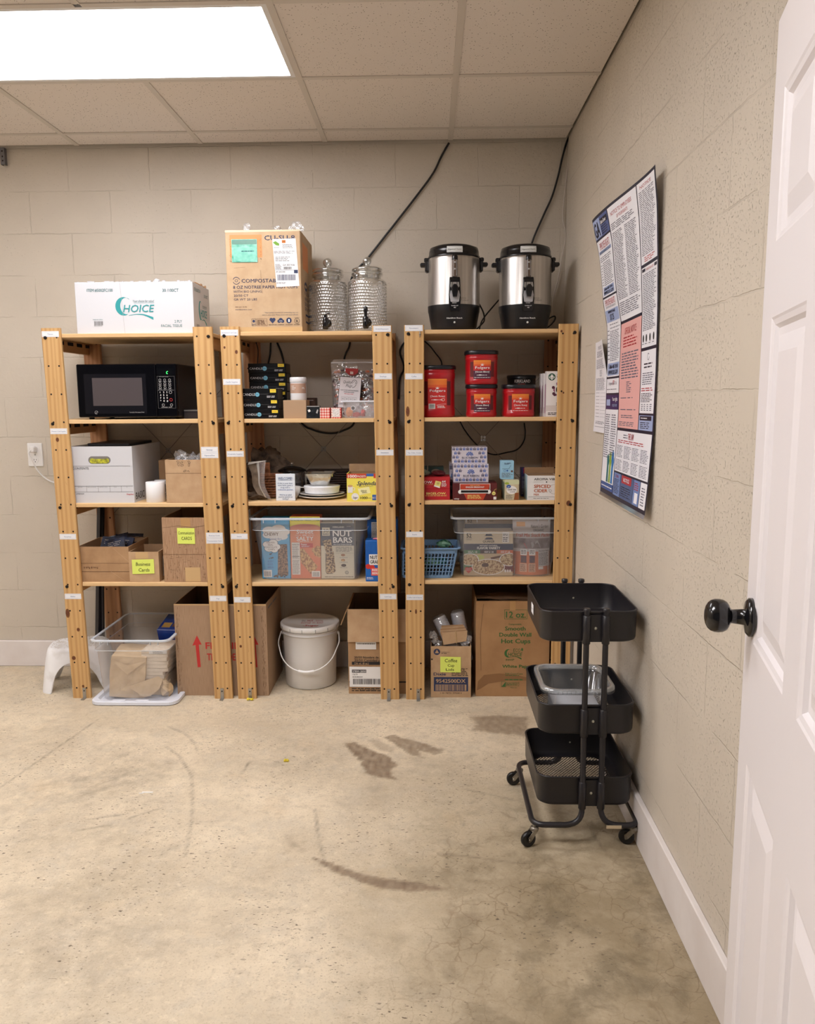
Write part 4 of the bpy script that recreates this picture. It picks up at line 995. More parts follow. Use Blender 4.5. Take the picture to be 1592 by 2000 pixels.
# ================================================================= MIDDLE UNIT
c2 = lambda x, y: (420+x/4.189, 420+y/4.189)
def middle_top():
    c = Carton('cup_carton', 'tall cardboard carton of paper cups with a teal pouch and white shipping label', 'box', (443, 449, 588.5, 650), 3.672, TOP1, .36, kraft3, ch=.003)
    F = c.F
    def T(s, x0, y0, x1, y1, mat, **k): a = c2(x0, y0); b = c2(x1, y1); F.text(s, a[0], b[1], a[1], mat, x1=b[0], **k)
    def Rr(x0, y0, x1, y1, mat, l=1, G=None): a = c2(x0, y0); b = c2(x1, y1); (G or F).rect(a[0], a[1], b[0], b[1], mat, l)
    Rr(131, 160, 393, 345, ink_or); T('CU-SU-8', 415, 165, 662, 205, ink_navy, bold=.015)
    ring = c2(175, 535); F.ring(ring[0], ring[1], 6.6, 1.1, ink_navy, n=18, a0=20, a1=160); F.ring(ring[0], ring[1], 6.6, 1.1, ink_navy, n=18, a0=200, a1=340); F.ring(ring[0], ring[1], 2.6, .7, ink_navy, n=10)
    T('COMPOSTABLE', 218, 520, 545, 551, ink_navy, bold=.01); T('8 OZ NOTREE PAPER HOT CUPS', 147, 575, 675, 601, ink_navy, bold=.008)
    T('WITH BIO LINING', 147, 615, 380, 634, ink_navy); T('20/50 CT', 150, 648, 270, 667, ink_navy); T('GR WT 20 LBS', 150, 680, 340, 699, ink_navy)
    T('707.241.9190', 158, 748, 255, 758, ink_brown); T('worldcentric.com', 158, 768, 295, 779, ink_navy)
    T('*Appropriate commercial composting may not', 398, 795, 675, 806, ink_g, shear=.25); T('exist in your area. Please check with local officials.', 378, 814, 675, 825, ink_g, shear=.25)
    def P(x, y): return c2(x, y)
    a, b = P(290, 852), P(325, 912); F.frame(a[0], a[1], b[0], b[1], .5, ink_k); F.disc(*P(307, 872), 2.6, ink_navy); F.text('BPI', P(295, 0)[0], P(0, 905)[1], P(0, 893)[1], ink_navy, x1=P(320, 0)[0])
    a, b = P(330, 852), P(418, 912); F.frame(a[0], a[1], b[0], b[1], .5, ink_brown); F.lines(a[0]+1.5, a[1]+2, b[0]-1.5, b[1]-1.5, 6, ink_brown, words=3)
    x, y = P(462, 868); F.disc(x-2.6, y-2, 3.3, ink_navy); F.disc(x+2.6, y-2, 3.3, ink_navy); F.poly([(x-5.6, y-.6), (x+5.6, y-.6), (x, y+6)], ink_navy)
    x, y = P(530, 870)
    for dx, dy, r in ((-3.6, 1, 3.2), (0, -1.2, 4.2), (3.6, 1, 3.2)): F.disc(x+dx, y+dy, r, ink_navy)
    F.text('100%', x-3.2, y+1.6, y-.6, ink_w, x1=x+3.2, l=3)
    x, y = P(597, 868); F.disc(x, y, 5.4, ink_navy); F.text('1', x-1.2, y+3, y-3, ink_w, x1=x+1.6, l=3, bold=.03)
    x, y = P(663, 872); F.ring(x, y, 5, .7, ink_k); F.text('B', x-1.8, y+2.6, y-2.6, ink_k, x1=x+2)
    F.text('Certified', x-4.6, y-5.8, y-7.2, ink_k, x1=x+4.6)
    for x0, x1, s in ((430, 495, 'MADE WITH CARE'), (505, 555, 'CARBON'), (570, 628, 'FOR THE PLANET'), (642, 685, 'B CORP')): T(s, x0, 898, x1, 907, ink_k, bold=.01)
    F.line([c2(375, 450), c2(385, 640)], .4, dark_gap); F.line([c2(160, 430), c2(250, 425)], .3, dark_gap); rn = random.Random(3)
    for k in range(40): x, y = c2(*( (rn.choice((128, 375))+rn.uniform(-5, 8)), rn.uniform(190, 380))); F.rect(x, y, x+1.6, y+.5, dark_gap)
    # taped edges
    F.rect(443, 640, 588.5, 650, tape_m, 1); F.poly([(443, 449), (588.5, 449), (588.5, 452), (443, 453.5)], mk('torn_edge', (228, 206, 176), .8), 1)
    teal = mk('teal_pouch', (56, 156, 130), .18, col2=(124, 200, 180), vscale=30, spec=.8, bump=.5, bscale=30)
    p = c.sticker('document_pouch', *c2(146, 196), *c2(354, 384), teal, 'shiny teal document pouch'); p.rect(*c2(150, 200), *c2(350, 238), mk('teal_dark', (20, 110, 86), .2, spec=.8), 1)
    p.rect(*c2(160, 262), *c2(346, 374), mk('teal_light', (122, 200, 180), .2, col2=(96, 180, 158), vscale=40, spec=.7), 1); p.lines(*c2(225, 285), *c2(335, 305), 1, ink_teal_d)
    m = c.t.part('shipping_label', 'white shipping label with barcodes'); L = F.to(m, 3)
    L.poly([c2(478, 198), c2(668, 193), c2(690, 583), c2(503, 590)], mk('label_white', (234, 234, 236), .5), 0)
    def lt(s, x0, y0, x1, y1, mat=ink_g, **k): a = c2(x0, y0); b = c2(x1, y1); L.text(s, a[0], b[1], a[1], mat, x1=b[0], l=1, **k)
    L.poly([c2(482, 225), c2(505, 214), c2(535, 235), c2(533, 252), c2(508, 248)], mk('leaf_print', (112, 160, 52), .6), 1)
    L.rect(*c2(556, 206), *c2(586, 230), mk('orange_print', (212, 122, 46), .6), 1); lt('W', 560, 210, 582, 226, ink_w)
    def ll(x0, y0, x1, y1, n, mat=ink_g): a = c2(x0, y0); b = c2(x1, y1); L.lines(a[0], a[1], b[0], b[1], n, mat, l=1)
    ll(560, 238, 645, 274, 4); ll(490, 262, 535, 270, 1); ll(490, 294, 660, 318, 3); ll(500, 340, 620, 380, 4); lt('GA 303 9-06', 560, 401, 655, 417, ink_k)
    ll(498, 402, 550, 446, 5, ink_k)
    a = c2(565, 424); b = c2(632, 446); L.bars(a[0], a[1], b[0], b[1], ink_k, 18, 1)
    L.rect(*c2(496, 450), *c2(680, 452), ink_k, 1); lt('UPS GROUND', 500, 460, 578, 471, ink_k, bold=.02); L.rect(*c2(649, 450), *c2(680, 478), ink_navy, 1)
    a = c2(512, 488); b = c2(663, 536); L.bars(a[0], a[1], b[0], b[1], ink_navy, 30, 1); ll(504, 550, 600, 566, 2)
    S = c.S; S.rect(14, 10, 60, 36, ink_or); S.ring(36, 52, 10, 3, ink_navy, ry=3.2, n=14); S.text('COMPOST', 52, 54, 50, ink_navy, x1=96)
    for y0, s, x1 in ((58, '8 OZ NOTREE', 96), (64, 'WITH BIO', 80), (69, '20/50 CT', 70), (74, 'GR WT 20', 72)): S.text(s, 24, y0+2.6, y0-1, ink_navy, x1=x1)
    S.frame(30, 80, 80, 89, 2, ink_navy)
    c.done()
    h = c.h
    for k, (px, w, hh) in enumerate(((482, .018, .036), (541, .016, .022), (581, .030, .034))):
        x = on_y(px, 449, 3.70).x; t = Thing('plastic_scrap', ('clear plastic tuft at the left of the cup carton top', 'clear plastic sliver in the middle of the cup carton top', 'crumpled clear plastic at the right of the cup carton top')[k], 'plastic wrap', (x, 3.70, TOP1+h), group='clear plastic on the cup carton'); m = t.part()
        crumple(m, x, 3.705, TOP1+h+hh*.42, w, .012, hh*.62, crinkle, 40+k, .55); t.done()
    # -- glass drink dispensers
    g1 = clear('dispenser_glass', (226, 232, 232), .05, .40, .05, 0); g2 = clear('dispenser_rim_glass', (206, 218, 214), .10, .42, .04, 0)
    for k, (px, Y, lab) in enumerate(((641.5, 3.87, 'textured glass drink dispenser with black spigot beside the cup carton'), (718, 3.845, 'textured glass drink dispenser, the right one beside the cable'))):
        x = on_y(px, 600, Y).x; r = .0905; z = TOP1+.0005
        t = Thing('drink_dispenser', lab, 'drink dispenser', (x, Y, z), group='glass drink dispensers'); t.local = True
        b = t.part('jar'); NS = 264; rows = 112; H = .232
        prof = [(.06, 0), (.082, .003), (r-.002, .010)]
        for j in range(rows+1): prof.append((r, .014+(H-.014)*j/rows))
        n0 = 3; prof += [(r-.004, H+.006), (r-.016, H+.016), (.064, H+.022), (.064, H+.046)]
        def bumps(th, zz, j):
            if j < n0 or j > n0+rows: return 1
            q = zz/.0135; row = int(q); u = th/(2*pi)*44+(.5 if row % 2 else 0)
            face = 1-.018*(abs(((th/(2*pi)*8) % 1)-.5)*2)**2
            return face*(1+.030*max(0, sin(pi*(u % 1))*sin(pi*(q % 1)))**1.5)
        b.lathe(prof, g1, (0, 0, 0), NS, rfun=bumps, cap0=True, cap1=False)
        rm = t.part('neck_ring', 'thick greenish glass ring'); rm.lathe([(.064, H+.030), (.072, H+.033), (.075, H+.040), (.072, H+.047), (.066, H+.049)], g2, seg=48, cap0=False, cap1=False)
        ld = t.part('lid', 'glass lid'); ld.lathe([(.058, H+.050), (.070, H+.052), (.073, H+.060), (.070, H+.066), (.050, H+.071), (.016, H+.073), (.010, H+.078)], g2, seg=48, cap0=False, cap1=False)
        kb = t.part('lid_knob', 'round glass knob', sub=ld); kb.lathe([(.009, H+.077)]+[(.0215*sin(pi*q/12), H+.099-.0215*cos(pi*q/12)) for q in range(2, 13)], g2, seg=24, cap0=False, cap1=False)
        sp = t.part('spigot', 'black plastic spigot'); yo = -r-.002
        sp.lathe([(.017, 0), (.019, .004), (.017, .008), (.009, .010), (.009, .034)], black_gloss, (.006, yo+.004, .045), 20, axis=(0, -1, 0))
        sp.lathe([(.010, -.030), (.013, -.026), (.013, .020), (.010, .024)], black_gloss, (0, yo-.032, .045), 18)
        if k: sp.lathe([(.006, .022), (.007, .040), (.010, .052), (.010, .064), (.006, .069)], black_gloss, (0, yo-.032, .045), 16)
        else:
            sp.lathe([(.006, .022), (.008, .030), (.008, .034)], black_gloss, (0, yo-.032, .045), 16); sp.tube([(0, yo-.032, .078), (.008, yo-.034, .086), (.022, yo-.034, .088)], .003, black_gloss, 8)
        t.done()
    t = Thing('plastic_film', 'loose clear plastic film draped between the two glass dispensers', 'plastic wrap', (on_y(662, 540, 3.97).x, 3.97, TOP1+.0005)); m = t.part()
    A = on_y(645, 510, 3.99); cc = on_y(664, 530, 3.975); d = on_y(684, 556, 3.96); e = Vector((d.x+.005, 3.96, TOP1+.001))
    pts = spline([A, cc, d, e], 6); m.grid(lambda u, v: pts[min(int(u*(len(pts)-1)+.5), len(pts)-1)]+Vector((-.055*v, .012*sin(v*5+u*4), -.09*v*(1-u))), len(pts)-1, 6, film); t.done()
middle_top()

def candle_and_plugs():
    blk = mk('candle_box_black', (18, 17, 19), .3, col2=(11, 10, 12), vscale=12, spec=.3, coat=.12, bump=.12, bscale=25); lbl = mk('candle_grey_print', (208, 208, 210), .5); cir = mk('candle_blue_disc', (120, 188, 214), .4)
    def stack(x0, x1, Y, hs, names, dx):
        a, b = span(x0, x1, 785, Y); w = b-a; z = LEV2+.0004; rn = random.Random(int(x0))
        for k, h in enumerate(hs):
            x = (a+b)/2+dx[k]; t = Thing('candle_box', names[k], 'box', (x, Y+rn.uniform(0, .004), z), rn.uniform(-.01, .01), group='black boxes of candles'); t.local = True
            m = t.part('body'); m.box(-w/2, w/2, 0, .125, 0, h, blk, .002)
            F = Face.flat(m, (-w/2, 0, h), (w, 0, 0), (0, 0, -h), (0, 0, 100, 27)); F.text('CANDLE', 4, 17.5, 11, lbl, x1=38)
            F.disc(44, 14.5, 5.8, cir); F.text('FX', 40.8, 17, 12, ink_navy, x1=47.2, l=3); F.line([(51, 13.5), (74, 13.5)], .5, ink_g); F.lines(70, 17, 96, 23, 2, lbl, words=3)
            s_ = t.part('price_sticker', 'yellow price sticker'); G = F.to(s_, 2); G.rect(79, 1.5, 95.5, 10, price_y, 0); G.lines(81, 4, 94, 8, 1, mk('price_print', (190, 140, 40), .6), l=1, words=3)
            f = t.part('shrink_wrap', 'clear shrink wrap'); f.box(-w/2-.0012, w/2+.0012, -.0022, .127, h+.0002, h+.0006, film); 0
            t.done(); z += h+.0008
    stack(472.5, 543.5, 3.675, (.041, .044, .050), ('black candle box at the bottom of the front stack', 'black candle box in the middle of the front stack', 'black candle box on top of the front stack'), (.004, .001, -.002))
    stack(487, 560.5, 3.83, (.041, .041, .041, .042, .043, .044), ('black candle box at the bottom of the rear stack', 'black candle box second from the bottom of the rear stack', 'black candle box third from the bottom of the rear stack', 'black candle box third from the top of the rear stack', 'black candle box second from the top of the rear stack', 'black candle box on top of the rear stack'), (0, .003, 0, .002, .001, -.002))
    c = Carton('kraft_cube', 'plain small kraft box under the white wax jar', 'box', (553.5, 781.5, 598.5, 817), 3.69, LEV2, .105, mk('kraft_cube_card', (176, 146, 116), .75, bump=.05)); c.done(); zt = LEV2+c.h+.0004
    a, b = span(565.5, 597, 760, 3.735); r = (b-a)/2; x = (a+b)/2; Y = 3.735+r*.6; jh = on_y(580, 737, Y).z-zt
    t = Thing('wax_jar', 'white plastic jar with a tan label standing on the small kraft box', 'jar', (x, Y, zt)); m = t.part('jar'); wp = mk('jar_plastic', (234, 236, 240), .3); tan = mk('jar_label_tan', (186, 152, 132), .5)
    m.lathe([(r*.96, 0), (r, .003), (r, jh*.74), (r*.97, jh*.76)], wp, (x, Y, zt), 36)
    l = t.part('lid', 'white screw lid'); l.lathe([(r*1.0, jh*.77), (r*1.03, jh*.78), (r*1.03, jh*.97), (r*.98, jh)], wp, (x, Y, zt), 36)
    lb = t.part('jar_label', 'tan printed label'); f = Face(lb, lambda u, v, l_: Vector((x+(r+.0004+.0004*l_)*sin((u-.5)*2.6), Y-(r+.0004+.0004*l_)*cos((u-.5)*2.6), zt+jh*(1-v))), (0, 0, 100, 100), 1, 16)
    f.rect(0, 27, 100, 70, tan, 0); f.text('SOY', 22, 42, 37, ink_w, x1=36, bold=.02); f.text('CANDLE', 22, 49, 44, ink_w, x1=44, bold=.02); f.text('WAX', 22, 56, 51, ink_w, x1=38, bold=.02); f.text('ML', 74, 52, 43, ink_w, x1=90, bold=.03); t.done()
    c = Carton('brown_box', 'dark brown little box behind the kraft box and jar', 'box', (592, 777, 616.5, 815), 3.90, LEV2, .07, mk('dark_brown_card', (74, 52, 44), .6)); c.F.lines(598, 780, 615, 784, 1, ink_lg, words=5); c.done()
    c = Carton('black_packet', 'black foil packet between the kraft box and the gingham boxes', 'packet', (599, 792.5, 624, 817), 3.68, LEV2, .05, mk('black_foil', (40, 44, 48), .2, col2=(18, 20, 22), vscale=40, bump=.6, bscale=40, spec=.8)); c.F.poly([(601, 801), (605, 799), (607, 803), (603, 805)], ink_w); c.F.poly([(617, 806), (620, 799), (622, 801), (620, 808)], ink_lg); c.F.rect(599.5, 793, 623.5, 794.5, ink_lg); c.done()
    red = mk('gingham_red', (206, 58, 52), .6); pink = mk('gingham_pink', (232, 150, 140), .6); cream = mk('gingham_white', (240, 226, 220), .6)
    for k, (x0, x1) in enumerate(((624.8, 644.5), (647, 666))):
        c = Carton('gingham_box', ('small red and white gingham box beside the black packet', 'small gingham box with a white front beside the clear bin')[k], 'box', (x0, 796.5, x1, 817), 3.685, LEV2, .05, red, group='small gingham boxes'); F = c.F; n = 8; w = (x1-x0)/n; hh = 20.5/n
        for i in range(n):
            for j in range(n):
                if i % 2 == 0 and j % 2 == 0: F.rect(x0+i*w, 796.5+j*hh, x0+(i+1)*w, 796.5+(j+1)*hh, cream)
                elif i % 2 == 0 or j % 2 == 0: F.rect(x0+i*w, 796.5+j*hh, x0+(i+1)*w, 796.5+(j+1)*hh, pink)
        if k: F.rect(x0+2, 798, x1-2, 814.5, mk('white_speckle', (232, 228, 228), .6, col2=(180, 176, 176), vscale=300, lo=.5, hi=.6), 2)
        c.done()
    # -- bag of ear plugs with its card
    xa, xb = span(644, 742, 755, 3.86); xm = (xa+xb)/2
    t = Thing('earplug_bag', 'large clear zip bag of orange ear plugs with a white printed card', 'bag', (xm, 3.83, LEV2)); m = t.part('bag'); zt = on_y(690, 702, 3.9).z; H = zt-LEV2
    def bag(u, v, s):
        th = .045*math.sqrt(max(0, (1-(2*u-1)**4)))*(1-v)**.6*s; return Vector((xm+(u-.5)*(.235-.02*(1-v)), 3.87+v*.03-th+.004*sin(u*9+v*7), LEV2+.001+H*v))
    m.grid(lambda u, v: bag(u, v, 1), 16, 14, crinkle); m.grid(lambda u, v: bag(u, v, -.8), 16, 14, film)
    z = t.part('zip_strip', 'clear zip strip'); z.box(xm-.115, xm+.115, 3.893, 3.896, zt-.018, zt-.012, clear('zip', (236, 236, 240), .5, .2))
    rd = t.part('red_tab', 'red hang tab'); q = on_y(686, 726, 3.853); mr = mk('bag_tab_red', (170, 40, 36), .4)
    P = [on_y(x, y, 3.853) for x, y in ((675, 719), (700, 720), (699, 728), (692, 733), (683, 733), (675, 727))]; rd.poly(P[::-1], mr); rd.loops([P[::-1], [p+Vector((0, .002, 0)) for p in P[::-1]]], mr, False, True)
    P2 = [on_y(x, y, 3.8515) for x, y in ((684, 725.5), (690, 726), (690, 731), (684, 730.5))]; rd.poly(P2[::-1], mk('tab_frame', (220, 190, 180), .5))
    cd = t.part('card', 'pale grey printed card with black edge'); O = on_y(664, 734.5, 3.812); Rv = on_y(707, 737.5, 3.812)-O; Dv = on_y(659, 796, 3.79)-O
    F = Face.flat(cd, O, Rv, Dv, (0, 0, 100, 140)); F.rect(0, 0, 100, 140, ink_k, 0); F.rect(2, 2.5, 98, 138, mk('card_grey', (206, 200, 202), .5), 1)
    cd.poly([O+Vector((0, .0015, 0)), O+Dv+Vector((0, .0015, 0)), O+Dv+Rv+Vector((0, .0015, 0)), O+Rv+Vector((0, .0015, 0))][::-1], ink_k)
    F.text('Quality', 18, 30, 17, ink_k, x1=56, shear=.3); F.text('Plugs', 30, 46, 33, ink_k, x1=60, shear=.3); F.ring(68, 24, 11, 2, ink_k, ry=11, a0=150, a1=400); F.ring(68, 26, 6, 1.4, ink_k, ry=6, a0=180, a1=420); F.line([(77, 33), (70, 44), (60, 48)], 2, ink_k)
    F.text('NON TOXIC HYPOALLERGENIC', 8, 63, 58, ink_k, x1=90, bold=.02); F.text('FOAM EAR PLUGS', 24, 71, 66, ink_k, x1=70, bold=.02); F.lines(26, 74, 70, 79, 1, ink_red)
    for k in range(4): F.frame(14+k*18, 90, 29+k*18, 108, .8, ink_g, 2); F.disc(21.5+k*18, 99, 4, ink_lg, l=2)
    F.text('32', 26, 127, 117, ink_k, x1=38, bold=.03); F.lines(6, 117, 24, 127, 2, ink_k); F.lines(42, 118, 92, 127, 3, ink_g)
    t.done()
    t = Thing('earplugs', 'orange ear plugs packed inside the clear zip bag', 'ear plugs', (xm, 3.86, LEV2+.002), kind='stuff'); m = t.part(); rn = random.Random(9); o1 = mk('plug_orange', (214, 104, 50), .6); o2 = mk('plug_wrap', (84, 62, 66), .25); o3 = mk('plug_shine', (196, 180, 186), .2)
    for k in range(210):
        u, v = rn.uniform(.08, .92), rn.uniform(.04, .80); p = bag(u, v, 1); p.y += rn.uniform(.006, .03); s = rn.uniform(.008, .013)
        crumple(m, p.x, p.y, max(p.z, LEV2+.012), s*1.3, s*.8, s*.8, rn.choice((o1, o1, o2, o2, o2, o3)), k, .4, 7, 5)
    t.done()
    # -- small clear bin of packets
    a, b = span(668.5, 752, 800, 3.67); zt = on_y(700, 785, 3.665).z
    cb = clear('bin_plastic', (232, 230, 232), .22, .12, .2); wr = mk('bin_rim_white', (226, 228, 236), .35)
    t = Thing('clear_bin', 'small clear bin with a white rim holding ear plug packets', 'container', ((a+b)/2, 3.72, LEV2)); m = t.part('body'); R = lambda e, z: rrect(a+e, b-e, 3.668+e, 3.79-e, .012, z)
    m.loops([R(.010, LEV2+.001), R(.001, zt)], cb, True, False); q = t.part('rim', 'white rim'); q.loops([R(.001, zt), R(-.007, zt), R(-.007, zt+.006), R(.002, zt+.006), R(.002, zt)], wr, False, False); t.done()
    for k, (px, py, rx, rz_, mat, nm, lab) in enumerate(((682, 806, .017, .022, mk('orange_foam', (224, 146, 84), .5), 'earplug_case', 'orange ear plug case at the left of the small clear bin'), (696, 808, .018, .012, mk('red_foil', (206, 66, 66), .35), 'foil_packet', 'red foil packet lying in the small clear bin'), (709, 805, .011, .017, mk('red_foil2', (196, 60, 60), .35), 'foil_packet', 'red foil packet standing in the small clear bin'), (716, 803, .022, .026, crinkle, 'plastic_sachet', 'crumpled clear sachet at the right of the small clear bin'), (703, 798, .020, .022, mk('grey_foil', (150, 146, 152), .3), 'foil_packet', 'grey foil packet behind the red ones in the small clear bin'))):
        p = on_y(px, py, 3.71+.012*(k > 3)); z = LEV2+.004+rz_*1.05 if k != 4 else LEV2+.035
        t = Thing(nm, lab, 'packet' if k else 'case', (p.x, 3.71, LEV2+.003)); m = t.part(); crumple(m, p.x, 3.715+.02*(k in (3, 4)), z, rx, .014, rz_, mat, 60+k, .25, 12, 8); t.done()
    p = on_y(690, 797, 3.70); t = Thing('bottle_top', 'round black cap with a white ring in the small clear bin', 'cap', (p.x, 3.70, p.z)); m = t.part(); m.lathe([(.005, 0), (.011, .0), (.011, .010)], wr, (p.x, 3.70, p.z), 20, axis=(0, -1, 0)); m.lathe([(.0, 0), (.008, .0005)], black_gloss, (p.x, 3.69, p.z), 20, axis=(0, -1, 0)); t.done()
candle_and_plugs()

def hospitality():
    z = LEV3
    # curled pouch with clear strip
    t = Thing('paper_pouch', 'curled white paper pouch with a clear strip at the left end of the shelf', 'bag', on_y(512, 972, 3.70)); m = t.part('pouch'); pw = mk('pouch_white', (222, 218, 212), .6, bump=.3, bscale=25); pbw = mk('pouch_brown', (122, 104, 84), .7, col2=(88, 72, 58), vscale=30, bump=.6, bscale=30)
    L = spline([on_y(484, 908, 3.73), on_y(491, 925, 3.715), on_y(494, 948, 3.71), on_y(504, 966, 3.70)], 6); Rr = spline([on_y(519, 900, 3.70), on_y(517, 925, 3.69), on_y(518, 950, 3.69), on_y(530, 976, 3.685)], 6)
    n = len(L)-1; M = [a.lerp(b, .45)+Vector((0, .012, 0)) for a, b in zip(L, Rr)]; M2 = [a.lerp(b, .62) for a, b in zip(L, Rr)]
    def rib(A, B, mat, mb, y=0):
        mb.grid(lambda u, v: A[int(round(v*n))].lerp(B[int(round(v*n))], u)+Vector((0, y, 0)), 3, n, mat)
    rib(L, M, pbw, m); rib(M, M2, pw, m); rib(M, M2, pw, m, .003)
    s_ = t.part('clear_strip', 'smoky clear plastic strip'); sm = clear('smoky_strip', (172, 160, 160), .35, .2, .15); rib(M2, Rr, sm, s_); m.grid(lambda u, v: L[0].lerp(Rr[0], u)+Vector((0, .02*v, .012*v*(1-u))), 6, 2, pw)
    crumple(m, on_y(498, 962, 3.74).x, 3.745, z+.018, .045, .03, .018, pbw, 77, .5); t.done()
    t = Thing('burlap_sack', 'rumpled dark burlap sack heaped behind the pouch', 'sack', (on_y(522, 960, 3.93).x, 3.93, z)); m = t.part(); bl = mk('burlap', (112, 94, 78), .95, col2=(58, 46, 38), vscale=24, bump=.8, bscale=120)
    x = on_y(522, 930, 3.93).x; crumple(m, x, 3.95, z+.10, .10, .07, .12, bl, 5, .45, 22, 16); crumple(m, x+.06, 3.93, z+.055, .07, .05, .06, bl, 9, .4, 16, 10); t.done()
    wk = mk('wicker', (150, 92, 54), .65, col2=(98, 56, 32), vscale=60)
    xa, xb = span(516, 542, 945, 3.80); t = Thing('wicker_basket', 'brown woven basket half hidden behind the welcome sign', 'basket', ((xa+xb)/2, 3.80, z)); m = t.part('weave')
    H = .10
    for j in range(8):
        zz = z+.006+H*j/8; r_ = .0065; y0 = 3.785
        m.tube([(xa-.01+k*.010, y0+(.004 if (k+j) % 2 else -.004), zz+.005) for k in range(10)], r_, wk, 6)
    rim = t.part('rim'); rim.box(xa-.015, xb+.03, 3.778, 3.792, z+H+.004, z+H+.022, wk, .004); sd = t.part('slat'); sd.box(xa+.006, xa+.032, 3.79, 3.796, z+.10, z+.172, wk, .002); t.done()
    # dark lidded pot
    x = on_y(571, 940, 3.90).x; t = Thing('glass_pot', 'smoky glass pot with a black domed lid behind the welcome sign', 'pot', (x, 3.90, z)); m = t.part('pot'); r = .062
    m.lathe([(r*.85, 0), (r, .01), (r, .112), (r*.96, .118)], clear('smoky_glass', (92, 86, 88), .45, .2, .08), (x, 3.90, z), 36, cap1=False); l = t.part('lid', 'black domed lid'); l.lathe([(r*.95, .119), (r*1.12, .121), (r*1.12, .127), (r*.7, .140), (r*.2, .147)], black_gloss, (x, 3.90, z), 36)
    k = t.part('lid_knob', 'steel knob', sub=l); k.lathe([(.004, .147), (.004, .152), (.009, .155), (.008, .161), (.003, .163)], zinc, (x, 3.90, z), 14); t.done()
    # white bowl
    x = on_y(571, 965, 3.76).x; t = Thing('white_bowl', 'small white bowl with a handle behind the welcome sign', 'bowl', (x, 3.78, z)); m = t.part('bowl'); cw = mk('white_ceramic', (234, 232, 228), .2); m.lathe([(.018, 0), (.022, .003), (.034, .03), (.038, .058), (.036, .058), (.030, .03), (.014, .006)], cw, (x, 3.78, z), 30, cap1=True); h = t.part('handle', 'straight white handle'); h.box(x+.037, x+.072, 3.776, 3.784, z+.052, z+.056, cw, .001); t.done()
    # welcome sign
    c = Carton('welcome_sign', 'white welcome card in an upright clear stand', 'sign', (538.8, 925.5, 576.5, 977.5), 3.697, z, .004, mk('sign_card', (228, 236, 246), .4), part='card'); F = c.F
    ib = mk('sign_ink_blue', (58, 92, 140), .6); F.text('WELCOME!', 543.5, 937, 931.5, ib, x1=571, bold=.012); F.line([(544, 938.2), (571, 938.2)], .35, ib)
    for s, y, x0, x1, mat in (('If this is your first', 945, 543, 571.5, ib), ('time here, grab a', 949, 543, 571.5, ib), ('mug and a', 953, 548, 566.5, ib), ('welcome packet.', 957.2, 542.5, 572.5, ink_blue), ("We're so glad", 967.2, 545.5, 569, ib), ("you've joined us", 971.2, 543.5, 571, ib), ('today!', 975, 551, 563.5, ib)): F.text(s, x0, y, y-2.7, mat, x1=x1, bold=.01)
    st = c.t.part('acrylic_stand', 'clear acrylic stand'); ac = clear('acrylic', (236, 240, 244), .05, .2, .05); st.box(-c.w/2-.001, c.w/2+.001, .0042, .006, 0, c.h+.002, ac); st.box(-c.w/2, c.w/2, .0062, .045, .0005, .0025, ac); c.done()
    # plates, coffee filters, glass bowl and sweetener packets
    def oval(name, lab, cat, px, py, Y, prof, sx, sy, mat, grp=None, rf=None, seg=64):
        x = on_y(px, py, Y).x; t = Thing(name, lab, cat, (x, Y, prof[0][1]), group=grp); m = t.part(); m.lathe(prof, mat, (x, Y, 0), seg, sx=sx, sy=sy, rfun=rf); t.done(); return x
    r = .112; Y = 3.80
    oval('platter', 'white oval platter at the bottom under the coffee filters', 'plate', 629, 972, Y, [(r*.62, z+.0005), (r*.66, z+.003), (r*.98, z+.012), (r, z+.0145), (r*.97, z+.015), (r*.64, z+.006), (0.01, z+.0055)], 1, .95, cw)
    pz = z+.0155
    oval('platter', 'white plate lying on the oval platter under the coffee filters', 'plate', 629.5, 970, Y, [(r*.60, pz), (r*.64, pz+.002), (r*.95, pz+.009), (r*.965, pz+.0115), (r*.93, pz+.0115), (r*.62, pz+.004), (.01, pz+.0035)], 1, .95, cw)
    fz = pz+.0125; fr = .086; flt = mk('filter_paper', (236, 238, 242), .8, bump=.2, bscale=80)
    oval('coffee_filters', 'stack of white fluted paper coffee filters on the plates', 'coffee filters', 629, 958, Y, [(fr*.93, fz)]+[(fr*(.93+.07*k/8), fz+.031*k/8) for k in range(1, 9)]+[(fr*.99, fz+.033), (fr*.6, fz+.0345), (.01, fz+.0345)], 1, 1, flt, rf=lambda th, zz, j: 1+(.012*sin(th*60+j*1.3) if 0 < j < 9 else 0), seg=240)
    bz = fz+.036; x = on_y(626, 940, 3.785).x; t = Thing('glass_bowl', 'square clear glass bowl on the coffee filters', 'bowl', (x, 3.785, bz)); m = t.part('bowl'); gb = clear('bowl_glass', (214, 222, 216), .06, .4, .05)
    R = lambda w, zz, rr=.012: rrect(x-w, x+w, 3.785-w, 3.785+w, rr, zz)
    m.loops([R(.036, bz), R(.040, bz+.003), R(.058, bz+.043), R(.066, bz+.045), R(.068, bz+.059), R(.063, bz+.060), R(.055, bz+.043), R(.038, bz+.006)], gb, True, True); t.done()
    pk = mk('packet_paper', (226, 222, 206), .6); pkc = mk('packet_print', (92, 96, 96), .6); rn = random.Random(21)
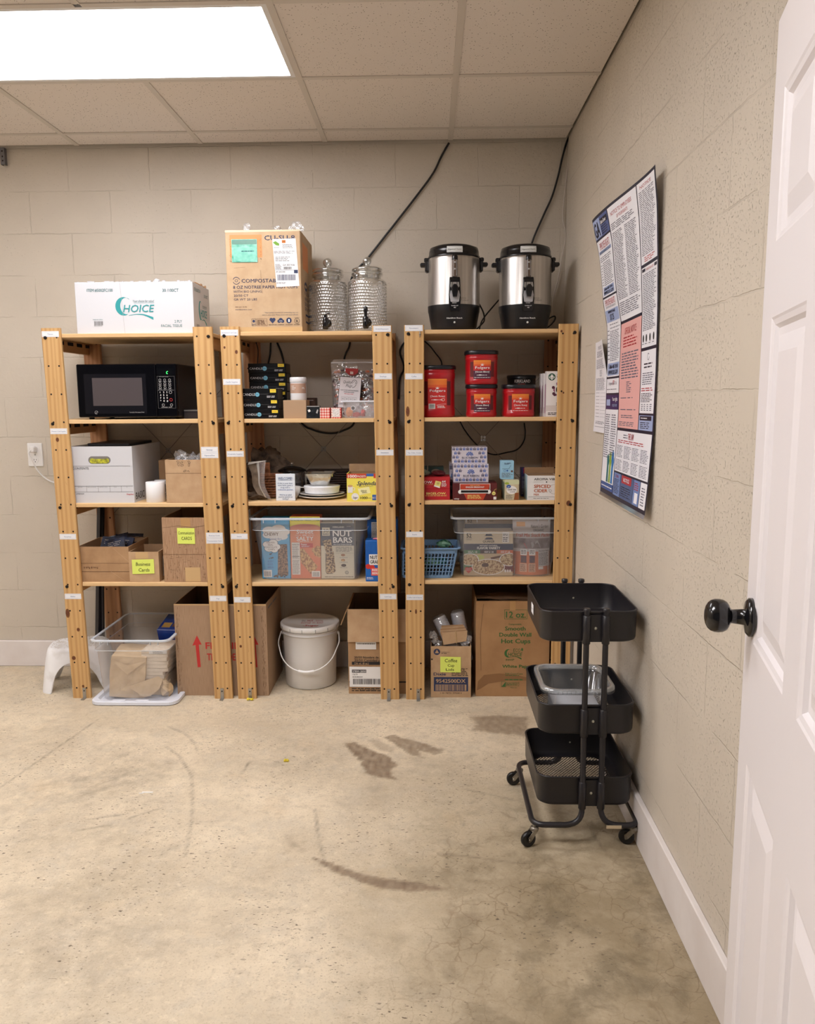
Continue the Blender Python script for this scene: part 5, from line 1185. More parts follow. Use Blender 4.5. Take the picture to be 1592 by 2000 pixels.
    for k in range(9):
        t = Thing('sweetener_packet', 'white sweetener packet in the square glass bowl', 'packet', (x+rn.uniform(-.026, .026), 3.785+rn.uniform(-.030, .012), bz+.014+k*.003), group='sweetener packets in the glass bowl', tilt=(rn.uniform(.3, 1.1), rn.uniform(-.5, .5), rn.uniform(-.8, .8))); t.local = True; m = t.part(); m.box(-.020, .020, -.001, .001, -.013, .013, pk); f = Face.flat(m, (-.02, -.001, .013), (.04, 0, 0), (0, 0, -.026), (0, 0, 100, 60)); f.text('Sugar', 20, 34, 20, pkc, x1=70); f.lines(16, 40, 80, 52, 2, pkc); t.done()
    # dark wicker box behind
    xa, xb = span(600, 684, 935, 3.98); dw = mk('dark_wicker', (58, 36, 28), .6, col2=(32, 20, 16), vscale=70); zt = on_y(650, 923, 3.98).z
    t = Thing('dark_basket', 'low dark brown woven basket behind the glass bowl', 'basket', ((xa+xb)/2, 3.98, z)); m = t.part('weave'); m.box(xa, xb, 3.985, 4.07, z, zt, dw, .004)
    for j in range(9):
        zz = z+.007+(zt-z-.012)*j/8; m.tube([(xa+(xb-xa)*k/24, 3.983+(.003 if (k+j) % 2 else -.002), zz) for k in range(25)], .0062, dw, 6)
    l = t.part('lid', 'dark woven lid'); l.box(xa-.006, xb+.006, 3.975, 4.075, zt+.001, zt+.012, dw, .004); hd = t.part('handle', 'steel clasp', sub=l); hd.box((xa+xb)/2-.03+.01, (xa+xb)/2+.03, 3.972, 3.976, zt+.003, zt+.009, zinc); t.done()
    # sweetener carton
    yl = mk('yellow_card', (240, 226, 94), .5); c = Carton('sweetener_box', 'yellow box of sweetener packets with a red band, flap open', 'box', (677.5, 925, 745, 980.5), 3.663, z, .13, yl, open_top=True); F = c.F; rb = mk('red_band', (204, 70, 44), .5)
    F.rect(677.5, 925, 716, 934, rb); F.rect(716, 925, 730, 930.5, ink_blue); F.rect(730, 925, 745, 934, rb); F.text('1000', 680, 932.8, 927, ink_w, x1=697.5, bold=.03); F.text('PACKETS', 698.5, 932.3, 928.3, ink_w, x1=714.5, bold=.02)
    F.text('Splenda', 697, 948, 939.5, ink_navy, x1=735, shear=.35, bold=.02); F.lines(703, 949.5, 730, 951, 1, ink_g)
    F.poly([(699, 955), (721, 951), (724, 963.5), (702, 968)], mk('packet_yellow', (246, 240, 176), .5), 1); F.text('Splenda', 704.5, 960.5, 957, ink_k, x1=716, shear=.3, l=3); F.lines(707, 961, 718, 964, 2, ink_g, l=3)
    F.rect(679, 949, 689, 963, cw, 1); F.disc(684, 949.5, 5, mk('cup_foam', (206, 164, 112), .5), ry=2.2, l=2); F.ring(690.5, 955.5, 2.6, 1, cw)
    F.disc(693.5, 971, 7.2, ink_w); F.text('Sugar', 689, 974.5, 970, ink_k, x1=699, shear=.3, l=3); F.text('1000', 703.5, 975.5, 970.5, ink_k, x1=718, bold=.02); F.lines(718.5, 972.5, 726, 975, 1, ink_g); F.rect(727, 967, 745, 978, ink_blue, 1); F.text('NO CALORIE', 727.5, 975, 971, ink_w, x1=744, l=3)
    c.flap('B', .035, 12, kraft); c.done()
hospitality()

def snack_tote():
    z = LEV4; x0, x1 = span(487, 718, 1015, 3.672); zr = on_y(600, 1012.5, 3.665).z
    tote('snack_tote', 'clear plastic tote of snack bar boxes on the middle unit', x0, x1, 3.672, 4.05, z, zr, .048, .013, .80)
    zb = z+.0025; Y = 3.725
    lb = mk('chewy_blue', (70, 164, 216), .5); c = Carton('granola_box', 'light blue chewy granola bar box in the snack tote', 'box', (511, 1012, 566.5, 1135), Y, zb, .075, lb); F = c.F
    for a, b, r in ((527, 1037, 13), (545, 1034, 14), (556, 1040, 11), (525, 1046, 11), (540, 1050, 14), (552, 1049, 11)): F.disc(a, b, r, ink_w, ry=r*.62)
    F.text('CHEWY', 517, 1047.5, 1040.5, ink_brown, x1=545, bold=.02, l=3); F.text('Granola Bars', 526, 1055.5, 1051.5, ink_blue, x1=551, l=3, shear=.2)
    for a, b, r in ((522, 1065, 8), (534, 1062, 9), (540, 1070, 8), (526, 1073, 9), (536, 1076, 7)): F.disc(a, b, r+.8, ink_navy, ry=(r+.8)*.75, l=3); 
    for a, b, r in ((522, 1065, 8), (534, 1062, 9), (540, 1070, 8), (526, 1073, 9), (536, 1076, 7)): F.disc(a, b, r, ink_w, ry=r*.75, l=4)
    for s, y, a, b in (('MADE WITH', 1063, 521, 537), ('REAL', 1067.5, 524, 534), ('CHOCOLATE', 1072.2, 518, 542), ('CHIPS', 1076.8, 524, 537)): F.text(s, a, y, y-3.3, ink_brown, x1=b, l=6, shear=-.1)
    oat = mk('granola_print', (156, 116, 90), .7, col2=(70, 44, 34), vscale=120, lo=.45, hi=.55); choc = mk('choc_print', (62, 38, 32), .6)
    F.poly([(543.5, 1065), (561, 1064.5), (562, 1128), (541, 1129)], oat, 2); rn = random.Random(3)
    for k in range(12): F.disc(rn.uniform(534, 563), rn.uniform(1125, 1131.5), rn.uniform(1.3, 2.2), choc, l=3, n=7)
    for k in range(6): F.disc(rn.uniform(524, 533), rn.uniform(1080, 1094), rn.uniform(.8, 1.8), choc, l=3, n=6)
    for y in (1098, 1104, 1110): F.lines(522, y, 535, y+3.6, 2, ink_blue, words=3)
    F.rect(513.5, 1117, 530, 1132, ink_w, 2); F.bars(515.5, 1120, 528, 1130, ink_g, 18, 3)
    c.done()
    sal = mk('salty_red', (212, 106, 84), .5, col2=(230, 150, 104), vscale=5); c = Carton('peanut_bar_box', 'orange red sweet and salty peanut bar box in the snack tote', 'box', (567.5, 1009, 626, 1137), Y, zb, .085, sal); F = c.F
    yg = mk('band_yellow', (232, 220, 70), .5); gn = mk('band_green', (44, 92, 44), .5); F.rect(567.5, 1009, 626, 1030, yg); F.rect(569, 1011, 625, 1017.5, gn, 2); F.text('NATURE VALLEY', 569.8, 1016.8, 1012, yg, x1=624, bold=.02, l=3); F.disc(597, 1031, 29, sal, ry=7, l=2)
    F.text('Sweet', 580, 1044, 1035.5, ink_w, x1=613, bold=.02, l=3); F.text('AND', 591.5, 1048.5, 1045.5, ink_w, x1=600, bold=.02, l=3); F.line([(578, 1047), (589, 1047)], .6, ink_w, 3); F.line([(602, 1047), (614, 1047)], .6, ink_w, 3)
    F.text('SALTY', 579.5, 1058, 1049.5, ink_w, x1=613, bold=.03, l=3); F.lines(582, 1059, 610, 1061, 1, ink_w, l=3); F.rect(586.5, 1063.5, 611.5, 1072.5, ink_red, 2); F.text('Peanut', 588.5, 1067.5, 1064, ink_w, x1=600, l=3, bold=.02); F.lines(589, 1068.5, 606, 1071.5, 2, ink_w, l=3)
    nut = mk('peanut_print', (218, 176, 120), .6, col2=(150, 98, 58), vscale=90, lo=.45, hi=.56)
    F.poly([(583, 1078), (592, 1074), (620, 1112), (614, 1122), (606, 1127), (588, 1104)], nut, 2)
    for a, b, r in ((614, 1078, 5), (621, 1074, 5), (620, 1084, 7), (624, 1090, 3)): F.disc(a, b, r, nut, l=2)
    F.rect(570, 1062, 586, 1128.5, mk('facts_panel', (228, 224, 218), .6), 3); F.text('Nutrition Facts', 571, 1067.5, 1064.5, ink_k, x1=585, l=4, bold=.02); F.lines(571, 1069, 585, 1096, 12, ink_g, l=4); F.lines(571, 1098, 585, 1127, 14, ink_g, l=4); F.line([(571, 1091), (585, 1091)], 1, ink_k, 4)
    F.rect(608, 1121, 624.5, 1133.5, ink_w, 3); F.bars(610, 1123, 622.5, 1132, ink_g, 18, 4)
    c.done()
    nb = mk('nut_box_beige', (214, 206, 184), .5); nv = mk('nut_box_navy', (50, 62, 84), .5); c = Carton('nut_bar_box', 'navy and beige box of thirty nut bars in the snack tote', 'box', (627, 1022, 692, 1134), Y, zb, .09, nb); F = c.F
    F.rect(627, 1022, 692, 1067, nv); F.text('KIRKLAND', 651, 1031, 1028, ink_w, x1=673, bold=.02); F.lines(678, 1027, 688, 1030, 1, ink_lg)
    F.rect(630, 1030.5, 645, 1047, nb, 2); F.text('30', 632, 1040, 1033, nv, x1=643, l=3, bold=.02); F.text('BARS', 632, 1045.5, 1041.7, nv, x1=643, l=3, bold=.02)
    F.text('NUT', 650.5, 1048, 1036, ink_w, x1=687, bold=.03); F.text('BARS', 651, 1061, 1049.5, ink_w, x1=688.5, bold=.03); F.text('with Cocoa Drizzle & Sea Salt', 651.5, 1065.7, 1062.7, ink_w, x1=687, bold=.01)
    bar = mk('nut_bar_print', (196, 168, 128), .6, col2=(74, 44, 36), vscale=110, lo=.46, hi=.54)
    F.poly([(630, 1057), (647, 1054), (650, 1078), (637, 1081)], bar, 2); F.poly([(637, 1081), (652, 1079), (655, 1118), (652, 1122), (638, 1124), (636, 1120)], bar, 2); F.line([(636, 1082), (636, 1119), (638, 1124), (650, 1123.5)], 1, choc, 3)
    F.lines(656, 1069, 690, 1080, 4, ink_g); F.line([(656, 1082), (690, 1082)], .4, ink_g); alm = mk('almond_print', (150, 96, 62), .6)
    F.disc(670, 1086, 4.2, alm, ry=2.4); F.text('ALMONDS', 663, 1092, 1089.5, ink_g, x1=679); F.disc(670, 1096.5, 4, nut, ry=2.6); F.text('CASHEWS', 663, 1101.8, 1099.3, ink_g, x1=679); F.disc(671, 1107, 5, choc, ry=3); F.text('PECANS', 664, 1112.5, 1110, ink_g, x1=678)
    F.ring(677, 1121.5, 3, .8, ink_navy); F.text('U', 675.8, 1123.2, 1120, ink_navy, x1=678.3); F.lines(634, 1129, 690, 1131.5, 1, ink_k, words=14, ragged=0)
    c.done()
    dark = mk('dark_pouch', (30, 28, 34), .3, col2=(16, 15, 20), vscale=20, bump=.5, bscale=25)
    for k, (px, w, zt, lab) in enumerate(((660, .15, .20, 'black pouch heaped at the back right of the snack tote'), (545, .12, .17, 'dark pouch lying at the back left of the snack tote'))):
        p = on_y(px, 1010, 3.92); t = Thing('snack_pouch', lab, 'pouch', (p.x, 3.92, zb), group='dark pouches behind the snack boxes'); m = t.part(); crumple(m, p.x, 3.925, zb+zt*.55, w*.6, .075, zt*.52, dark, 90+k, .15, 18, 12); t.done()
    bl = mk('cereal_blue', (24, 108, 196), .4, col2=(16, 78, 160), vscale=6)
    c = Carton('cereal_bar_box', 'bright blue cereal bar box standing in front, partly behind the post', 'box', (714, 1056, 769, 1137), 3.674, z, .08, bl, group='blue cereal bar boxes'); F = c.F
    F.rect(721, 1083, 745, 1104, ink_w, 1); F.text('NUTRI', 723, 1092, 1085, ink_k, x1=743, l=3, bold=.03); F.text('GRAIN', 723, 1101, 1094, ink_k, x1=743, l=3, bold=.03)
    st = mk('strawberry', (206, 54, 44), .4); F.disc(719, 1107, 5, st, l=2); F.disc(727, 1109, 5, st, l=2); F.rect(725, 1110, 748, 1125, mk('pink_panel', (226, 96, 92), .5), 2); F.text('RED', 727, 1116, 1111.5, ink_w, x1=740, l=3, bold=.02); F.text('BERRY', 727, 1122.5, 1118, ink_w, x1=744, l=3, bold=.02); F.lines(716, 1128, 732, 1133, 2, ink_w)
    F.disc(760, 1112, 9, nut, l=2); F.rect(756, 1124, 768, 1133, ink_w, 2); c.done()
    c = Carton('cereal_bar_box', 'blue cereal bar box standing behind the other, taller', 'box', (718, 1014, 777, 1130), 3.80, z, .09, bl, group='blue cereal bar boxes'); F = c.F; F.rect(726, 1020, 741, 1060, ink_w, 1); F.lines(727, 1022, 740, 1058, 14, ink_g); c.done()
    t = Thing('foil_wrap', 'pinkish foil corner on top of the front blue box', 'foil', (on_y(735, 1055, 3.70).x, 3.70, on_y(735, 1056, 3.674).z)); m = t.part(); p = t.loc; crumple(m, p.x, 3.705, p.z+.004, .018, .014, .0045, mk('pink_foil', (216, 130, 150), .3), 4, .2); t.done()
snack_tote()

def floor_middle():
    # -- fragile carton
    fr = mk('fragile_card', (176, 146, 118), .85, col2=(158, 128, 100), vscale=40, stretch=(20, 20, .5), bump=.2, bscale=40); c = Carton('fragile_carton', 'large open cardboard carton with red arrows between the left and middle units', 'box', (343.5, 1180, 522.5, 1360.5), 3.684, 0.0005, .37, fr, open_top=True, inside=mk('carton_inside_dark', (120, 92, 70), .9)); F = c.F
    rn = random.Random(8)
    for x0 in (346, 512):
        for k in range(90):
            x = x0+rn.uniform(0, 9)*rn.random(); y = rn.uniform(1184, 1356); F.rect(x, y, x+.45, y+rn.uniform(2, 7), dark_gap)
    F.poly([(343.5, 1180), (522.5, 1180), (522.5, 1183), (343.5, 1182)], tape_m)
    for x in (386, 497):
        F.poly([(x-9.5, 1261), (x, 1241), (x+8.5, 1259), (x+3, 1259), (x+5, 1303.5), (x-1, 1304), (x-3.5, 1260)], ink_red, 2)
    F.text('FRAGILE', 402, 1267.5, 1254, ink_red, x1=478, bold=.03); F.text('THIS SIDE UP', 404, 1290, 1276, ink_red, x1=480, bold=.03)
    c.S.lines(10, 4, 80, 9, 1, ink_g, words=4); c.done()
    # -- white bucket
    Y = 3.885; x = on_y(607, 1280, Y).x; bw = clear('bucket_plastic', (246, 244, 242), .78, .06, .35); bs = mk('bucket_lid_plastic', (244, 244, 244), .35)
    zt = on_y(607, 1230, Y-.135).z
    t = Thing('lidded_bucket', 'white plastic bucket with lid and wire handle on the floor', 'bucket', (x, Y, 0)); m = t.part('bucket'); r0, r1 = .126, .137
    m.lathe([(.10, .001), (r0-.006, .001), (r0, .006), (r0+.004, zt*.55), (r1-.003, zt-.045), (r1-.002, zt-.042), (r1+.004, zt-.040), (r1+.004, zt-.036), (r1, zt-.034), (r1, zt-.026), (r1+.004, zt-.025), (r1+.004, zt-.021), (r1, zt-.020), (r1, zt-.004)], bw, (x, Y, 0), 72, cap1=False)
    l = t.part('lid', 'white snap lid with red handwriting'); l.lathe([(r1+.006, zt-.018), (r1+.010, zt-.016), (r1+.010, zt+.004), (r1+.006, zt+.008), (r1-.004, zt+.008), (r1-.010, zt-.002), (.02, zt-.002)], bs, (x, Y, 0), 72, cap0=False)
    for k in range(14):
        a = 2*pi*k/14+.1; l.box(0, 0, 0, 0, 0, 0, bs) if 0 else None
        l.lathe([(.002, 0), (.002, .016)], ink_lg, (x+(r1+.0095)*cos(a), Y+(r1+.0095)*sin(a), zt-.016), 6)
    F = Face.flat(l, (x-.11, Y+.11, zt-.0018), (.22, 0, 0), (0, -.22, 0), (0, 0, 100, 100)); F.text('Do', 30, 42, 32, ink_brown, x1=38); F.text('NOT', 42, 42, 31, ink_red, x1=56, bold=.03); F.text('leave', 62, 41, 31, ink_red, x1=78); F.line([(30, 45), (80, 44)], 1.2, ink_red); F.text('scoop in bin!', 30, 59, 48, ink_red, x1=80); F.text('-Sugar', 38, 82, 70, ink_red, x1=74, bold=.02)
    hd = t.part('bail_handle', 'thin white wire bail'); rr = r1+.008
    pts = [(x-rr, Y-.005, zt-.046), (x-rr-.006, Y-.055, zt-.085)]
    for k in range(1, 12):
        a = pi*k/12; pts.append((x-rr*cos(a)*1.0, Y-.06-.10*sin(a), zt-.075-.130*sin(a)**.9))
    pts += [(x+rr+.006, Y-.055, zt-.085), (x+rr, Y-.005, zt-.046)]; hd.tube(spline(pts, 4), .0028, bs, 8)
    g = t.part('handle_grip', 'white plastic grip', sub=hd); mid = pts[7]; g.tube(spline([pts[6], pts[7], pts[8]], 6), .0062, bs, 10)
    for sx in (-1, 1): e = t.part('handle_ear', 'moulded ear'); e.lathe([(.010, 0), (.010, .006), (.006, .009)], bs, (x+sx*(r1-.001), Y, zt-.052), 14, axis=(sx, 0, 0))
    t.done()
    t = Thing('sugar', 'white sugar filling the lower part of the bucket', 'sugar', (x, Y, .004), kind='stuff'); m = t.part(); sg = mk('sugar', (240, 226, 204), .9); n = 48; rg = lambda z, r: [Vector((x+r*cos(2*pi*k/n), Y+r*sin(2*pi*k/n), z if z < .02 else z+.042*cos(2*pi*k/n-.25))) for k in range(n)]
    m.loops([rg(.006, r0-.010), rg(.19, r0-.003)], sg, True, True, True); t.done()
    # -- cold cup carton
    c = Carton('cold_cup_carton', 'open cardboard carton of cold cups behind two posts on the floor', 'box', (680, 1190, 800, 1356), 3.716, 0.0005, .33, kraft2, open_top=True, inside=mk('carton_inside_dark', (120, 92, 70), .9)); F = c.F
    F.rect(681, 1331, 800, 1334, ink_k); F.lines(686, 1340, 760, 1352, 3, ink_k, words=9, ragged=.1); F.text('20/50 Nombre de paquetes', 692, 1286, 1281.5, ink_k, x1=765, bold=.02); F.text('20/50 Cantidad paquetes', 692, 1291.8, 1287.3, ink_k, x1=765, bold=.02); F.rect(687, 1292.5, 768, 1298.7, ink_k); F.text('236 mL (8 oz.)', 692, 1297.8, 1293.7, kraft, x1=720, l=3, bold=.02); F.text('Cubiertos en papel', 692, 1304, 1300.5, ink_brown, x1=725); F.text('8 OZ  SQUAT', 702, 1349, 1345, ink_k, x1=735)
    n = c.sticker('shipping_label', 682, 1302.5, 768, 1342.5, ink_w, 'white barcode label', skew=-.5); n.rect(687, 1308, 715, 1314, ink_k, 1); n.text('378W-2050', 688, 1313, 1309.2, ink_w, x1=714, l=2, bold=.02); n.text('15670', 688, 1319, 1315.5, ink_k, x1=698, l=1); n.lines(688, 1321, 712, 1324, 1, ink_k, l=1); n.bars(689, 1326, 765, 1337, ink_k, 46, 1)
    p = c.sticker('paper_label', 695, 1250, 735, 1268, ink_w, 'white printed strip'); p.lines(698, 1255.5, 733, 1259, 1, ink_k, l=1, words=12, ragged=0)
    c.flap('F', .158, 176, kraft); c.flap('L', .085, 158, kraft2); c.done()
    yw = mk('yellow_scrap', (226, 206, 60), .5)
    for k, (px, py, w, lab) in enumerate(((488, 1368, .017, 'crumpled yellow scrap on the floor by the middle post'), (559, 1488, .010, 'tiny yellow leaf of paper in the middle of the floor'))):
        p = on_z(px, py, 0); t = Thing('paper_scrap', lab, 'paper scrap', (p.x, p.y, 0)); m = t.part(); crumple(m, p.x-w*.4, p.y, .006, w*.6, w*.45, .006, yw, k, .4); crumple(m, p.x+w*.5, p.y, .006, w*.55, w*.4, .006, yw, k+3, .4); t.done()
floor_middle()

# ================================================================= RIGHT UNIT
c3 = lambda x, y: (770+x/4.189, 450+y/4.189)
Z1, Z2, Z3, Z4 = TOP1+.003, LEV2+.002, LEV3+.004, .577
def urns():
    st = mk('brushed_steel', (196, 192, 188), .30, metal=.92, col2=(176, 172, 168), vscale=3, stretch=(30, 30, .4), bump=.03, bscale=8)
    pl = mk('urn_black_plastic', (20, 20, 24), .34); gl = mk('urn_gloss_black', (14, 14, 18), .2)
    tag = mk('urn_tag', (226, 228, 226), .6); sight = mk('sight_glass', (92, 74, 62), .12, spec=.8)
    for k, (px, top, lab) in enumerate(((886.5, 476, 'steel and black coffee urn, the left one on the rightmost unit'), (1025.5, 474, 'steel and black coffee urn, the right one nearest the corner'))):
        Y = 3.82; r = .1195; x = on_y(px, 560, Y).x; z = lambda py, yy=Y-.1195: on_y(px, py, yy).z-Z1
        zb, zs = z(593.5), z(498); zt = on_y(px, top, Y).z-Z1
        t = Thing('coffee_urn', lab, 'coffee urn', (x, Y, Z1+.0004), group='two coffee urns'); t.local = True
        b = t.part('base', 'black plastic base'); b.lathe([(r*.80, 0), (r*.86, .004), (r*.885, .02), (r*.98, zb*.72), (r*1.0, zb*.78), (r*1.01, zb)], pl, seg=64)
        m = t.part('body', 'brushed steel body'); m.lathe([(r*1.004, zb), (r*1.0, zb+.002), (r*1.0, zs-.01), (r*.985, zs), (r*.97, zs+.002)], st, seg=72, cap0=False)
        l = t.part('lid', 'black domed lid'); l.lathe([(r*1.0, zs+.0025), (r*1.0, zs+.009), (r*.965, zs+.012), (r*.96, zs+.030), (r*.92, zs+.046), (r*.70, zs+.056), (r*.3, zs+.062)], gl, seg=64)
        lg = t.part('name_label', 'white paper name label', sub=l); f = Face(lg, lambda u, v, q: (lambda zl: Vector(((r*(.966 if zl < .030 else .966-.04*(zl-.030)/.016)+.0006+.0004*q)*sin((u-.5)*.62), -(r*(.966 if zl < .030 else .966-.04*(zl-.030)/.016)+.0006+.0004*q)*cos((u-.5)*.62), zs+zl)))(.013+.027*(1-v)), (0, 0, 100, 35), 1, 10); f.sub = 8; f.rect(0, 0, 100, 35, tag, 0); f.frame(5, 4, 95, 31, 1.2, ink_lg, 1); f.text('Edgewood Church', 9, 22.5, 13, ink_k, x1=91)
        for sx in (-1, 1):
            h = t.part('side_handle', 'black side handle'); h.box(sx*(r-.004), sx*(r+.014), -.024, .024, zs-.058, zs-.006, pl, .006); h.box(sx*(r+.004), sx*(r+.036), -.020, .020, zs-.034, zs-.016, pl, .005); h.box(sx*(r-.002), sx*(r+.018), -.016, .016, zs-.012, zs+.006, pl, .004)
        s = t.part('sight_tube', 'brown sight tube'); zz0, zz1 = z(541), z(501); s.lathe([(.012, zz0), (.012, zz1-.006)], sight, (0, -r-.004, 0), 16); s.lathe([(.0135, zz1-.016), (.0135, zz1), (.010, zz1+.006), (.004, zz1+.009)], gl, (0, -r-.004, 0), 18)
        F = Face(s, lambda u, v, q: Vector((-.012+.024*u, -r-.0165-.0004*q, zz1-.012+(zz0-zz1+.012)*v)), (0, 0, 24, 100), (zz1-zz0)/100/.001); F.iso = (zz1-zz0)/100/.001
        F.text('40', 8, 24, 14, ink_w, x1=16); F.text('30', 8, 62, 52, ink_w, x1=16); F.rect(4, 5, 5.4, 96, ink_lg); F.rect(18.6, 5, 20, 96, ink_lg)
        p = t.part('spigot_housing', 'black spigot panel'); za, zc = z(608), z(542); w = .025
        p.loops([rrect(-w*q, w*q, -r-dd, -r+.012, .004, zz, 3) for q, dd, zz in ((.92, .010, za), (1.05, .014, za+.02), (1.08, .016, za+(zc-za)*.5), (.98, .014, zc-.012), (.92, .010, zc))], gl)
        F = Face.flat(p, (-w, -r-.0165, zc), (2*w, 0, 0), (0, 0, za-zc), (0, 0, 50, 160)); F.poly([(7, 24), (43, 24), (46, 44), (42, 50), (8, 50), (4, 44)], zinc, 2); F.rect(14, 24, 16, 50, gl, 3); F.rect(34, 24, 36, 50, gl, 3); F.poly([(6, 64), (44, 64), (48, 84), (44, 116), (38, 118), (12, 118), (6, 116), (2, 84)], mk('spigot_recess', (196, 196, 200), .35, metal=.5), 2); F.text('POWER CUP', 10, 138, 133, ink_w, x1=40, l=3); F.text('40', 20, 147, 141, ink_w, x1=30, l=3); F.lines(14, 121, 36, 125, 1, ink_w)
        q = t.part('tap_lever', 'black tap lever', sub=p); q.loops([rrect(-a, a, -r-.044, -r-.016, .004, zz, 3) for a, zz in ((.009, zc-.088), (.014, zc-.064), (.0155, zc-.048), (.011, zc-.040), (.006, zc-.034))], gl)
        f = Face(m, lambda u, v, q_: Vector(((r+.0006)*sin(.16+u*.42), -(r+.0006)*cos(.16+u*.42), zb+.012+.020*(1-v))), (0, 0, 100, 40), 1, 0); f.iso = 1; f.ring(13, 20, 11, 2.4, ink_k, ry=16); f.text('P', 9, 27, 12, ink_k, x1=18); f.text('No Label', 32, 16, 8, ink_k, x1=70); f.text('Locking Lid', 32, 34, 26, ink_k, x1=92)
        zq = z(621); f = Face(b, lambda u, v, q_: Vector(((r*.99+.0008)*sin((u-.5)*.6), -(r*.99+.0008)*cos((u-.5)*.6), zq+.012*(.5-v))), (0, 0, 100, 20), 1, 0); f.text('Hamilton Beach', 0, 15, 5, ink_w, x1=100, bold=.04)
        lamp = t.part('indicator', 'small clear indicator'); zi = z(629.5); lamp.lathe([(.0045, 0), (.0045, .003), (.002, .005)], tag, (0, -r*.97+.001, zi), 12, axis=(0, -1, 0))
        t.done()
urns()

def coffee_shelf():
    red = mk('coffee_red_plastic', (176, 20, 30), .28, coat=.3); lidm = mk('coffee_lid_black', (22, 24, 30), .3); rec = mk('coffee_grip_red', (96, 10, 18), .4)
    sun = mk('label_sun_orange', (232, 142, 48), .5); sun2 = mk('label_orange', (222, 92, 40), .5); lred = mk('label_red', (198, 40, 36), .5); plum = mk('label_plum', (78, 32, 56), .5); barw = mk('barcode_white', (226, 226, 224), .6)
    def can(label, px, x0, x1, y0, y1, z0, Y, cls, ty, rot=0, grp='red plastic coffee canisters'):
        r = (x1-x0)/2/CAM_F*(Y*.995)*1.0; x = on_y(px, (y0+y1)/2, Y).x; H = on_y(px, y0, Y-r*.3).z-z0; lh = .018
        t = Thing('coffee_canister', label, 'coffee canister', (x, Y, z0), rot, grp); t.local = True; n = 2.9; q = .95
        m = t.part('canister'); rb = r*q; hb = H-lh
        ridge = [(rb*.94, 0), (rb*.985, .004), (rb, .010), (rb, hb*.16), (rb*.975, hb*.19), (rb*.975, hb*.80), (rb, hb*.83), (rb, hb*.91), (rb*.97, hb*.94), (rb, hb*.96), (rb*.96, hb)]
        m.lathe(ridge, red, seg=72, n=n)
        l = t.part('lid', 'black snap lid'); l.lathe([(rb*1.03, hb), (rb*1.045, hb+.002), (rb*1.045, hb+lh*.8), (rb*1.0, hb+lh), (rb*.86, hb+lh), (rb*.84, hb+lh*.75), (.004, hb+lh*.75)], lidm, seg=72, n=n)
        for sx in (-1, 1):
            g = t.part('grip_recess', 'dark moulded grip'); 
            pts = lambda d: [Vector((sx*(rb*.80+d), -rb*.80-.001-d*0, 0))]
            a0 = .62 if sx > 0 else -.62
            def gf(u, v, a0=a0):
                a = a0+(u-.5)*.20; ca, sa = sin(a), cos(a); R_ = rb*.975*(abs(ca)**n+abs(sa)**n)**(-1/n)+.0006; return Vector((R_*ca, -R_*sa, hb*(.25+.5*v)))
            g.grid(gf, 4, 8, rec)
        lab = t.part('front_label', 'printed front label')
        def ff(u, v, q_):
            a = (u-.5)*1.02; ca, sa = sin(a), cos(a); R_ = rb*.976*(abs(ca)**n+abs(sa)**n)**(-1/n)+.0006+.0004*q_; return Vector((R_*ca, -R_*sa, hb*(.80-.62*v)))
        F = Face(lab, ff, (0, 0, 100, 112 if not cls == 'big' else 200), 1, 12); F.iso = 1
        Ht = 112 if cls != 'big' else 200
        F.rect(0, 0, 100, Ht, lred, 0); F.rect(0, 0, 100, 8, sun, 1); F.rect(0, 8, 100, 24 if cls != 'big' else 40, mk('label_orange_mid', (228, 118, 44), .5), 1); F.rect(0, 24 if cls != 'big' else 40, 100, 34 if cls != 'big' else 58, sun2, 1)
        o = 0 if cls != 'big' else 34
        for k in range(9): a = radians(200+k*17.5); F.line([(50+5*cos(a), 33+o+6*sin(a)), (50+(9+4*(k % 2))*cos(a), 33+o+(10+5*(k % 2))*sin(a))], 1.3, ink_w, 2)
        F.poly([(43, 33+o), (47, 27+o), (50, 25+o), (53, 27+o), (57, 33+o)], ink_w, 2)
        F.text('Folgers', 10, 52+o, 36+o, ink_w, x1=92, bold=.012, l=4)
        if ty == 'House Blend': F.rect(0, 62, 100, 112, plum, 1)
        F.text(ty, 12, 74+o*1.35, 64+o*1.35, ink_w, x1=90, bold=.02, l=3); F.line([(12, 78+o*1.4), (90, 78+o*1.4)], .9, ink_w, 2); y = 86+o*1.5; F.lines(18, y, 84, y+7, 1, ink_w, words=4); F.rect(30, y, 45, y+6, ink_w, 3)
        if cls == 'big':
            F.ring(80, y+2, 8, 1.6, ink_w, ry=9); F.rect(4, 166, 38, 200, barw, 2); F.bars(8, 170, 34, 196, ink_g, 14, 3, vert=False); F.lines(50, 178, 92, 196, 3, ink_w); F.line([(45, 176), (70, 170), (96, 168)], 1.4, ink_w, 2)
        else: F.lines(4, 101, 96, 107, 1, ink_w, words=8, ragged=0)
        t.done(); return x, H
    can('tall red coffee canister at the left end of the coffee shelf', 854, 817.5, 890.5, 714, 814, Z2, 3.765, 'big', 'Classic Roast')
    x, H = can('red house blend coffee canister under another one', 940, 909, 971.5, 751, 813, Z2, 3.755, 'small', 'House Blend')
    can('red house blend coffee canister stacked on top of another', 940, 907, 973, 685, 749, Z2+H+.0004, 3.755, 'small', 'House Blend')
    can('red classic roast coffee canister beside the black one', 1012, 979.7, 1044.8, 751, 813, Z2, 3.755, 'small', 'Classic Roast', .04)
    # black canister behind
    Y = 3.93; r = .068; x = on_y(1018, 770, Y).x; H = on_y(1018, 733, Y).z-Z2; t = Thing('coffee_canister', 'black coffee canister standing behind the classic roast one', 'coffee canister', (x, Y, Z2)); t.local = True
